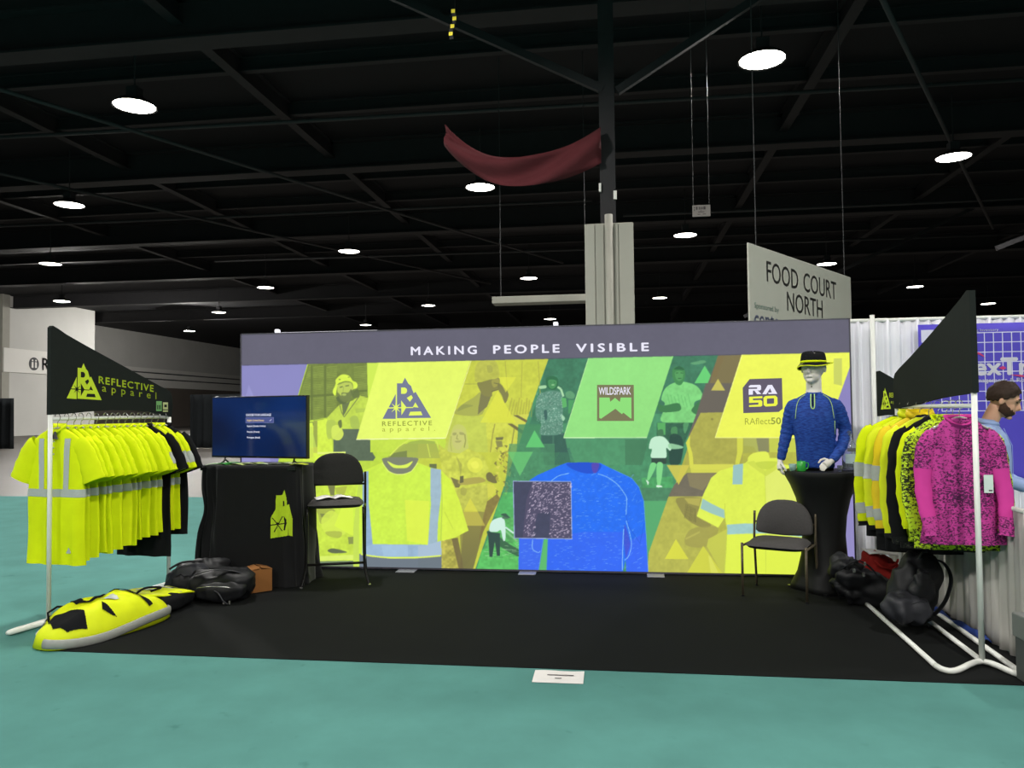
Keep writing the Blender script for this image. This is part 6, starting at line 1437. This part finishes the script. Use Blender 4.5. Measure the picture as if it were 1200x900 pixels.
MB().lathe([(0.018, 0.318), (0.018, 0.345), (0.010, 0.35), (0.0, 0.35)], n=16).build('stopper', M_glass, bt, smooth=True)
lab = MB().grid(lambda u, v: (0.0665 * math.cos(-PI * 0.8 + PI * 0.6 * u), 0.0665 * math.sin(-PI * 0.8 + PI * 0.6 * u), 0.065 + 0.085 * v), 14, 2).build('label', mat('pale_blue_label', (176, 196, 204), rough=0.6, var=0.1, scale=40), bt, smooth=True)
MB().grid(lambda u, v: (0.067 * math.cos(-PI * 0.7 + PI * 0.35 * u), 0.067 * math.sin(-PI * 0.7 + PI * 0.35 * u), 0.17 + 0.03 * v), 10, 2).build('upper_label', mat('grey_label', (96, 98, 100), rough=0.6), bt, smooth=True)
MB().grid(lambda u, v: (0.0672 * math.cos(-PI * 0.5 + PI * 0.16 * u), 0.0672 * math.sin(-PI * 0.5 + PI * 0.16 * u), 0.068 + 0.010 * v), 6, 1).build('label_bar', M_blackcloth, lab)
cup = thing('shot_glass', 'small clear glass between mannequin hand and large bottle', 'glass', (2.80, -0.60, 1.056))
MB().lathe([(0.02, 0.0), (0.025, 0.05), (0.023, 0.05), (0.018, 0.006), (0.0, 0.006)], n=20, cap1=False).build('cup', M_glass, cup, smooth=True)

# ---- grey guest chair before the polo print
gc = thing('guest_chair', 'grey upholstered guest chair with round back before the cocktail table', 'chair', (2.25, -0.72, 0.006), -0.42)
round_back(0.245, 0.275, 0.20, 0.515, 0.12, 0.028).build('backrest', M_seat, gc, smooth=True)
cushion(0.250, 0.235, 0.225, 0.435, 0.07, 0.03).build('seat', M_seat, gc, smooth=True)
for s in (-1, 1):
    MB().tube([(s * 0.262, -0.21, 0.0), (s * 0.262, -0.21, 0.455)], 0.011, 8).build('leg', M_bronze, gc, smooth=True)
    MB().tube(spline([(s * 0.262, 0.25, 0.0), (s * 0.262, 0.20, 0.40), (s * 0.262, 0.205, 0.52), (s * 0.262, 0.225, 0.68)], 4, False), 0.011, 8).build('leg', M_bronze, gc, smooth=True)
    MB().tube([(s * 0.262, -0.21, 0.43), (s * 0.262, 0.20, 0.42)], 0.010, 8).build('side_rail', M_bronze, gc, smooth=True)
    MB().tube([(s * 0.262, 0.212, 0.585), (s * 0.235, 0.23, 0.585)], 0.008, 8).build('back_bracket', M_bronze, gc, smooth=True)
    for y in (-0.21, 0.25): MB().lathe([(0.014, 0.0), (0.014, 0.014)], n=10).build('glide', M_darkplastic, gc, loc=(s * 0.262, y, 0.0))
MB().tube([(-0.262, 0.20, 0.41), (0.262, 0.20, 0.41)], 0.009, 8).build('cross_rail', M_bronze, gc, smooth=True)

# ---- bags on the right
rb = thing('backpack', 'black backpack slumped on the right rack floor rails', 'backpack', (2.98, -1.72, 0.045), 0.5)
Rt = Matrix.Rotation(0.30, 3, 'Y')
blob((0.02, 0.02, 0.24), (0.17, 0.13, 0.25), 2.6, 0.05, 4, 21, rot=Rt, flat=0.0).build('bag_body', M_bag, rb, smooth=True)
blob((-0.16, -0.08, 0.13), (0.13, 0.10, 0.125), 2.4, 0.04, 5, 22, flat=0.0).build('front_pocket', M_bag2, rb, smooth=True)
blob((-0.02, -0.10, 0.33), (0.10, 0.05, 0.11), 2.4, 0.03, 6, 23, rot=Rt).build('top_pocket', M_bag, rb, smooth=True)
MB().tube(spline([(0.10, -0.02, 0.46), (0.22, -0.06, 0.44), (0.29, -0.07, 0.32), (0.24, -0.06, 0.16), (0.14, -0.04, 0.06)], 6, False), 0.022, 8, flat=(0.35, 1.0)).build('shoulder_strap', M_bag, rb, smooth=True)
MB().tube(spline([(0.04, -0.02, 0.47), (0.07, -0.03, 0.52), (0.12, -0.02, 0.51), (0.12, 0.0, 0.46)], 5, False), 0.008, 8).build('grab_loop', M_bag2, rb, smooth=True)
MB().tube(spline([(-0.24, -0.13, 0.18), (-0.15, -0.18, 0.22), (-0.05, -0.16, 0.20)], 5, False), 0.004, 6).build('zip', M_bag2, rb, smooth=True)
kb = thing('duffel_bag', 'black duffel bag with small buckles at foot of cocktail table', 'bag', (2.80, -0.98, 0.006), -0.1)
blob((0, 0, 0.15), (0.22, 0.16, 0.16), 2.6, 0.06, 4, 31, flat=0.0).build('bag_body', M_bag, kb, smooth=True)
blob((-0.05, 0.02, 0.30), (0.10, 0.10, 0.09), 2.3, 0.04, 6, 32).build('folded_top', M_bag, kb, smooth=True)
MB().tube(spline([(-0.12, -0.10, 0.30), (-0.02, -0.16, 0.38), (0.08, -0.14, 0.33), (0.16, -0.12, 0.22)], 5, False), 0.010, 8, flat=(0.4, 1.4)).build('strap', M_bag2, kb, smooth=True)
for (x, z) in ((-0.05, 0.285), (0.02, 0.255), (0.03, 0.34)): MB().box(x, x + 0.018, -0.168, -0.156, z, z + 0.03).build('buckle', M_hook, kb)
M_redbag = mat('dark_red_canvas', (140, 34, 30), rough=0.8, var=0.25, scale=8, spec=0.15)
rd = thing('red_bag', 'dark red cloth bag on floor right of the cocktail table', 'bag', (3.12, -0.58, 0.006), 0.1)
blob((0, 0, 0.17), (0.15, 0.13, 0.17), 3.4, 0.05, 5, 41, flat=0.0).build('bag_body', M_redbag, rd, smooth=True)
MB().tube(spline([(-0.10, -0.12, 0.30), (-0.04, -0.15, 0.25), (0.04, -0.15, 0.26), (0.10, -0.12, 0.31)], 5, False), 0.010, 8).build('handle', M_redbag, rd, smooth=True)
wc = thing('folded_cloth', 'folded white cloth lying on top of the dark red bag', 'cloth', (3.14, -0.58, 0.352))
MB().grid(lambda u, v: (-0.15 + 0.34 * u, -0.13 + 0.24 * v, 0.012 + 0.006 * math.sin(8 * u + 3 * v) - 0.02 * max(0, u - 0.8) * 5), 14, 6).build('sheet', M_paper, wc, smooth=True, solid=0.012)

# ---- neighbouring booth: high white drape on poles, low side drape, purple banner
M_whitedrape = mat('white_drape_cloth', (232, 232, 240), rough=0.85, var=0.05, scale=5, spec=0.15)
M_greydrape = mat('light_grey_drape_cloth', (196, 194, 188), rough=0.9, var=0.06, scale=5, spec=0.15)
dr = thing('white_drape', 'tall white pleated drape with pole right of the lit wall', 'drape', (0, 0, 0))
drape('pleated_cloth', 3.11, 6.6, 0.22, 0.02, 2.455, M_whitedrape, None, 38, 0.022, parent=dr, nv=10, seed=5)
MB().tube([(3.09, 0.22, 2.455), (6.7, 0.22, 2.455)], 0.018, 10).build('cross_pole', M_white_tube, dr, smooth=True)
for x in (3.335, 6.4):
    MB().tube([(x, 0.16, 0.0), (x, 0.16, 2.50)], 0.022, 12).build('upright_pole', M_white_tube, dr, smooth=True)
    MB().box(x - 0.2, x + 0.2, -0.02, 0.34, 0.0, 0.012).build('base_plate', M_white_tube, dr)
sd = thing('side_drape', 'low light grey pleated drape along right booth edge', 'drape', (3.365, -2.44, 0.0))
def sdf(u, v):
    y = 2.40 * u; k = 0.016 * (0.5 + 0.5 * v); return (0.02 + k * (math.sin(2 * PI * 22 * u) + 0.5 * math.sin(2 * PI * 37 * u + 1)), y, 0.955 - 0.945 * v)
MB().grid(sdf, 260, 8).build('pleated_cloth', M_greydrape, sd, smooth=True, solid=0.005)
MB().tube([(0.02, 0, 0.955), (0.02, 2.40, 0.955)], 0.016, 10).build('top_rail', M_greydrape, sd, smooth=True)
M_purple = mat('purple_banner_vinyl', (86, 74, 196), rough=0.45, var=0.12, scale=3, spec=0.3)
M_bwhite = mat('white_banner_print', (222, 220, 244), rough=0.5, var=0.03); M_bred = mat('red_banner_print', (206, 62, 120), rough=0.5); M_bgrey = mat('silver_banner_print', (210, 208, 222), rough=0.5, var=0.1, scale=6)
bn = thing('purple_banner', 'purple banner with white grid and large exTr lettering on white drape', 'banner', (3.735, 0.13, 0))
def bz(x, z, off=0.0): return (x - 3.735, -0.006 * math.sin(4 * x) - 0.004 * math.sin(9 * z) - off, z)
MB().grid(lambda u, v: bz(3.735 + 1.75 * u, 0.88 + 1.512 * v), 20, 16).build('vinyl_sheet', M_purple, bn, smooth=True, solid=0.002)
g = MB()
def strip(x0, x1, z0, z1, off=0.003):
    n_ = 8; g.grid(lambda u, v: bz(x0 + (x1 - x0) * u, z0 + (z1 - z0) * v, off), n_ if x1 - x0 > 0.05 else 1, n_ if z1 - z0 > 0.05 else 1)
for k in range(13): x = 3.93 + 0.079 * k; strip(x - 0.004, x + 0.004, 1.565, 2.305)
for k in range(9): z = 2.303 - 0.0922 * k; strip(3.928, 4.90, z - 0.004, z + 0.004)
g.build('printed_grid', M_bwhite, bn)
g = MB(); put_text(g, 'exTr', lambda x, y: bz(4.235 + x, 1.905 + y, 0.006), 0.47, 0.155, 0.03, 1.0); g.build('banner_lettering', M_bgrey, bn)
g = MB(); put_text(g, 'anagement & Rou', lambda x, y: bz(4.235 + x, 1.835 + y, 0.006), 0.46, 0.036, 0.02, 1.0); g.build('banner_lettering', M_bwhite, bn)
g = MB(); put_text(g, 'ng Inventory', lambda x, y: bz(4.235 + x, 2.318 + y, 0.006), 0.215, 0.022, 0.012, 1.0); g.build('banner_lettering', M_bwhite, bn)
g = MB()
for pts in ([(4.23, 2.10), (4.27, 2.12), (4.31, 2.09), (4.34, 2.04), (4.32, 2.07), (4.27, 2.10)], [(4.44, 1.965), (4.48, 1.985), (4.51, 1.965), (4.48, 1.95)], [(4.54, 1.90), (4.63, 1.90), (4.73, 1.87), (4.63, 1.88)]):
    g.add([bz(x, z, 0.009) for x, z in pts], [tuple(range(len(pts)))])
g.build('red_swoosh', M_bred, bn)
g = MB(); g.add([bz(3.76, 2.22, 0.004), bz(3.85, 2.22, 0.004), bz(3.88, 2.34, 0.004), bz(3.76, 2.34, 0.004)], [(0, 1, 2, 3)]); g.build('white_panel', M_bwhite, bn)

# ---- blue item and grey crate on the floor
bi = thing('blue_tarp', 'folded dark blue tarp lying along the side drape', 'tarp', (3.312, -1.62, 0.006), 0.0)
MB().grid(lambda u, v: (-0.03 + 0.06 * u, -0.45 + 0.9 * v, 0.005 + 0.06 * math.sin(PI * (0.15 + 0.7 * u)) * (0.7 + 0.3 * math.sin(7 * v)) + 0.01 * math.sin(17 * v)), 6, 24).build('folded_sheet', mat('dark_blue_cloth', (38, 62, 130), rough=0.7, var=0.15, scale=10), bi, smooth=True, solid=0.008)
M_crate = mat('grey_case', (112, 116, 112), rough=0.6, var=0.1, scale=10); M_crate2 = mat('dark_grey_case', (74, 78, 76), rough=0.6, var=0.1, scale=10)
cr_ = thing('grey_crate', 'grey lidded crate at the right picture edge', 'crate', (3.46, -2.85, 0.0), 0.05)
MB().box(-0.25, 0.30, -0.18, 0.18, 0.0, 0.25).build('crate_body', M_crate2, cr_, bevel=0.008)
MB().box(-0.26, 0.31, -0.19, 0.19, 0.25, 0.39).build('lid', M_crate, cr_, bevel=0.008)

# ---- hanging FOOD COURT NORTH sign
M_signface = mat('off_white_sign_face', (200, 198, 186), rough=0.6, var=0.05, scale=1.5)
M_signtxt = mat('dark_grey_sign_print', (88, 86, 84), rough=0.6); M_signgreen = mat('grey_green_sign_print', (140, 168, 156), rough=0.6); M_signblue = mat('slate_blue_sign_print', (128, 134, 160), rough=0.6)
sg = thing('hanging_sign', 'off-white hanging sign reading FOOD COURT NORTH', 'sign', (2.942, 4.682, 0), math.atan2(0.823, 0.568))
MB().box(0, 4.56, -0.0, 0.03, 2.30, 4.2).build('sign_board', M_signface, sg, bevel=0.01)
for body, x0, x1, z, h, m, bo in (('FOOD COURT', 0.64, 3.78, 3.665, 0.335, M_signtxt, 0.006), ('NORTH', 1.42, 3.06, 3.255, 0.325, M_signtxt, 0.006), ('Sponsored by', 0.16, 1.08, 3.19, 0.085, M_signgreen, 0.01), ('cente', 0.15, 1.10, 2.885, 0.29, M_signblue, 0.012)):
    ws = body.split(' '); tot = sum(len(w) for w in ws) + 0.6 * (len(ws) - 1); xa = x0
    for w in ws:
        wd = (x1 - x0) * len(w) / tot
        g = MB(); put_text(g, w, lambda x, y: (xa + x, -0.004, z + y), wd * 0.97, h, bo, 1.0); g.build('sign_lettering', m, sg); xa += wd + (x1 - x0) * 0.6 / tot
for x in (0.3, 4.25): MB().tube([(x, 0.015, 4.19), (x, 0.015, 10.9)], 0.008, 6).build('cable', M_pipe, sg)

# ================================================================ man with a phone in the neighbouring booth
M_skin = mat('warm_skin', (206, 158, 132), rough=0.55, var=0.06, scale=20, spec=0.3)
M_hair = mat('dark_brown_hair', (50, 36, 28), rough=0.7, var=0.35, scale=60, spec=0.25)
M_beard = mat('brown_beard', (70, 50, 40), rough=0.8, var=0.35, scale=90, spec=0.2)
M_blueshirt = mat('light_blue_oxford', (150, 170, 214), rough=0.85, var=0.06, scale=50, spec=0.15)
M_navy = mat('navy_trousers', (34, 38, 62), rough=0.85, var=0.12, scale=20, spec=0.15)
M_shoe = mat('brown_leather', (64, 44, 32), rough=0.45)
M_phone = mat('black_phone', (22, 24, 30), rough=0.2, spec=0.5)
per = thing('person', 'bearded man in light blue shirt looking down at a phone', 'person', (3.59, -1.58, 0.0), 1.12)
HT = Matrix.Rotation(0.42, 3, 'X'); HC = Vector((0, -0.095, 1.655))
def hp(x, y, z): return HC + HT @ Vector((x, y, z))
def tr(z, a, b, y=0.0, n=28): return [(a * math.cos(2 * PI * k / n), y + b * math.sin(2 * PI * k / n), z) for k in range(n)]
SH_L, EL_L, WR_L = Vector((-0.185, 0.01, 1.415)), Vector((-0.235, 0.04, 1.13)), Vector((-0.10, -0.215, 1.035))
SH_R, EL_R, WR_R = Vector((0.185, 0.01, 1.415)), Vector((0.235, 0.04, 1.13)), Vector((0.09, -0.215, 1.03))
def legs(mb, g=0.0):
    for s in (-1, 1):
        mb.tube(spline([(s * 0.095, 0.005, 0.93), (s * 0.10, -0.005, 0.72), (s * 0.10, -0.01, 0.50), (s * 0.105, 0.015, 0.30), (s * 0.11, 0.02, 0.09)], 5, False), [r + g for r in [0.098, 0.096, 0.093, 0.089, 0.085, 0.080, 0.074, 0.068, 0.063, 0.060, 0.059, 0.058, 0.056, 0.053, 0.049, 0.046, 0.043, 0.041, 0.040, 0.039, 0.038]], 16)
def body_shell(mb):
    ellipsoid(mb, HC + HT @ Vector((0, 0.012, 0.025)), (0.076, 0.096, 0.098), 24, 16, HT)
    ellipsoid(mb, hp(0, -0.030, -0.045), (0.058, 0.062, 0.075), 20, 12, HT)
    ellipsoid(mb, hp(0, -0.075, -0.105), (0.026, 0.022, 0.018), 12, 8, HT)
    mb.tube([hp(0, -0.088, 0.018), hp(0, -0.112, -0.028), hp(0, -0.094, -0.040)], [0.009, 0.015, 0.012], 10)
    mb.tube([hp(-0.045, -0.076, 0.028), hp(0, -0.090, 0.032), hp(0.045, -0.076, 0.028)], 0.011, 8)
    mb.tube([hp(-0.022, -0.090, -0.070), hp(0, -0.099, -0.068), hp(0.022, -0.090, -0.070)], 0.007, 8)
    for s in (-1, 1): ellipsoid(mb, hp(s * 0.078, 0.010, -0.012), (0.010, 0.020, 0.033), 10, 8, HT)
    mb.tube([(0, 0.03, 1.40), (0, 0.0, 1.50), hp(0, 0.02, -0.06)], [0.075, 0.056, 0.056], 18)
    mb.loft([tr(z, a, b, y) for z, a, b, y in ((0.88, 0.15, 0.10, 0.0), (0.97, 0.150, 0.105, 0.0), (1.08, 0.135, 0.10, 0.0), (1.22, 0.150, 0.108, 0.0), (1.34, 0.165, 0.108, 0.0), (1.42, 0.14, 0.085, 0.01), (1.46, 0.07, 0.06, 0.02))])
    legs(mb)
    for sh, el, wr, sd in ((SH_L, EL_L, WR_L, 1), (SH_R, EL_R, WR_R, -1)):
        mb.tube([sh * 0.75 + Vector((0, 0, 0.35)), sh, (sh + el) / 2, el, (el + wr) / 2, wr], [0.05, 0.050, 0.045, 0.038, 0.036, 0.026], 14)
        f = (wr - el).normalized(); hand_shell(mb, wr + f * 0.02, f + Vector((0, 0, 0.15)), (sd * -0.55, 0.1, -0.75), (sd * 0.75, 0.1, 0.6), 0.8, 0.95)
    for s in (-1, 1): ellipsoid(mb, (s * 0.112, -0.045, 0.045), (0.042, 0.115, 0.042), 16, 10)
body = fused('body', [body_shell], 0.0065, M_skin, per, 4)
def shirt_fn(mb):
    mb.loft([tr(z, a, b, y) for z, a, b, y in ((0.90, 0.180, 0.125, 0.0), (0.99, 0.176, 0.128, -0.005), (1.08, 0.165, 0.124, -0.005), (1.22, 0.176, 0.130, -0.002), (1.33, 0.188, 0.128, 0.0), (1.40, 0.178, 0.112, 0.008), (1.445, 0.125, 0.088, 0.016), (1.475, 0.080, 0.074, 0.02), (1.50, 0.066, 0.066, 0.018))])
    for sh, el, wr in ((SH_L, EL_L, WR_L), (SH_R, EL_R, WR_R)):
        p = spline([tuple(sh * 0.72 + Vector((0, 0, 0.395))), tuple(sh), tuple((sh + el) / 2), tuple(el), tuple((el + wr) / 2), tuple(wr)], 5, False)
        mb.tube(p, [0.062 + 0.003 * math.sin(i * 2.2) - 0.022 * i / (len(p) - 1) for i in range(len(p))], 16)
sh_ = fused('shirt', [shirt_fn], 0.008, M_blueshirt, per, 3); tag(sh_, 'light blue button-down shirt')
MB().loft([[(0.068 * k * math.cos(a), 0.016 + 0.068 * k * math.sin(a), z - 0.02 * (1 - math.sin(a)) * 0.5) for a in [2 * PI * q / 24 for q in range(24)]] for k, z in ((0.98, 1.485), (1.0, 1.525), (1.16, 1.490))], False, False).build('collar', M_blueshirt, sh_, smooth=True, solid=0.004)
MB().grid(lambda u, v: (-0.014 + 0.028 * u, -0.135 + 0.055 * max(0, v - 0.75) * 4 * 0.9, 0.95 + 0.50 * v), 2, 12).build('placket', M_blueshirt, sh_, smooth=True, solid=0.003)
def tro(mb):
    legs(mb, 0.016); mb.loft([tr(z, a, b) for z, a, b in ((0.80, 0.165, 0.118), (0.90, 0.172, 0.122), (0.97, 0.168, 0.120))])
fused('trousers', [tro], 0.010, M_navy, per, 3)
for s in (-1, 1):
    sho = MB(); rings = []
    for i in range(9):
        t = i / 8; w = 0.036 + 0.016 * math.sin(PI * min(1, t * 1.1)); h = 0.085 - 0.045 * t
        rings.append([(s * 0.112 + w * math.cos(a), 0.065 - 0.25 * t, max(0.0, h / 2 + h / 2 * math.sin(a))) for a in [2 * PI * k / 14 for k in range(14)]])
    sho.loft(rings).build('shoe', M_shoe, per, smooth=True)
def hair_fn(u, v):
    az = 2 * PI * u; f = -math.cos(az)      # az 0 = back, PI = front
    front = 0.5 - 0.5 * math.cos(az); lim = math.radians(128) * (1 - front) + math.radians(56) * front + math.radians(16) * math.sin(PI * front) + 0.10 * mnoise.noise(Vector((az * 5, 0, 3)))
    th = lim * v; r = 1.05 + 0.06 * mnoise.noise(Vector((math.cos(az) * 3, math.sin(az) * 3, th * 3))) + 0.05 * mnoise.noise(Vector((math.cos(az) * 9, math.sin(az) * 9, th * 7))) + 0.05 * (1 - v) * front + 0.05 * math.sin(th) * (1 - front)
    d = Vector((math.sin(th) * math.sin(az), math.sin(th) * math.cos(az), math.cos(th)))
    return hp(d.x * 0.078 * r, d.y * 0.099 * r + 0.012, 0.025 + d.z * 0.102 * r)
MB().grid(hair_fn, 96, 28).build('hair', M_hair, per, smooth=True, solid=0.006)
def beard_fn(u, v):
    az = -1.95 + 3.9 * u; k = abs(az) / 1.95; th = math.radians(112 - 42 * k ** 2 + 4 * math.sin(az * 17)) * (1 - v) + math.radians(160 - 34 * k) * v
    r = 1.06 + 0.04 * mnoise.noise(Vector((az * 4, th * 5, 1)))
    d = Vector((math.sin(th) * math.sin(az), -math.sin(th) * math.cos(az), math.cos(th)))
    return hp(d.x * 0.066 * r, -0.022 + d.y * 0.076 * r, -0.030 + d.z * 0.088 * r)
MB().grid(beard_fn, 24, 10).build('beard', M_beard, per, smooth=True, solid=0.008)
for s in (-1, 1):
    MB().tube([hp(s * 0.018, -0.093, 0.036), hp(s * 0.034, -0.091, 0.042), hp(s * 0.052, -0.080, 0.036)], [0.003, 0.005, 0.003], 8).build('eyebrow', M_hair, per, smooth=True)
    e = MB(); ellipsoid(e, hp(s * 0.032, -0.080, 0.012), (0.012, 0.008, 0.005), 12, 8, HT); e.build('eye', M_hair, per, smooth=True)
# phone held in both hands
ph = thing('phone', 'dark phone held by the man in the blue shirt', 'phone', (0, 0, 0))
pm = Matrix.Translation((3.59, -1.58, 0.0)) @ Matrix.Rotation(1.12, 4, 'Z') @ Matrix.Translation((0.0, -0.315, 1.045)) @ Matrix.Rotation(0.75, 4, 'X')
ph.matrix_world = pm
MB().box(-0.038, 0.038, -0.005, 0.005, -0.075, 0.075).build('phone_case', M_phone, ph, bevel=0.004)
MB().box(-0.034, 0.034, -0.0065, -0.005, -0.070, 0.070).build('phone_screen', glow('dim_phone_screen', (120, 130, 140), 0.4), ph)
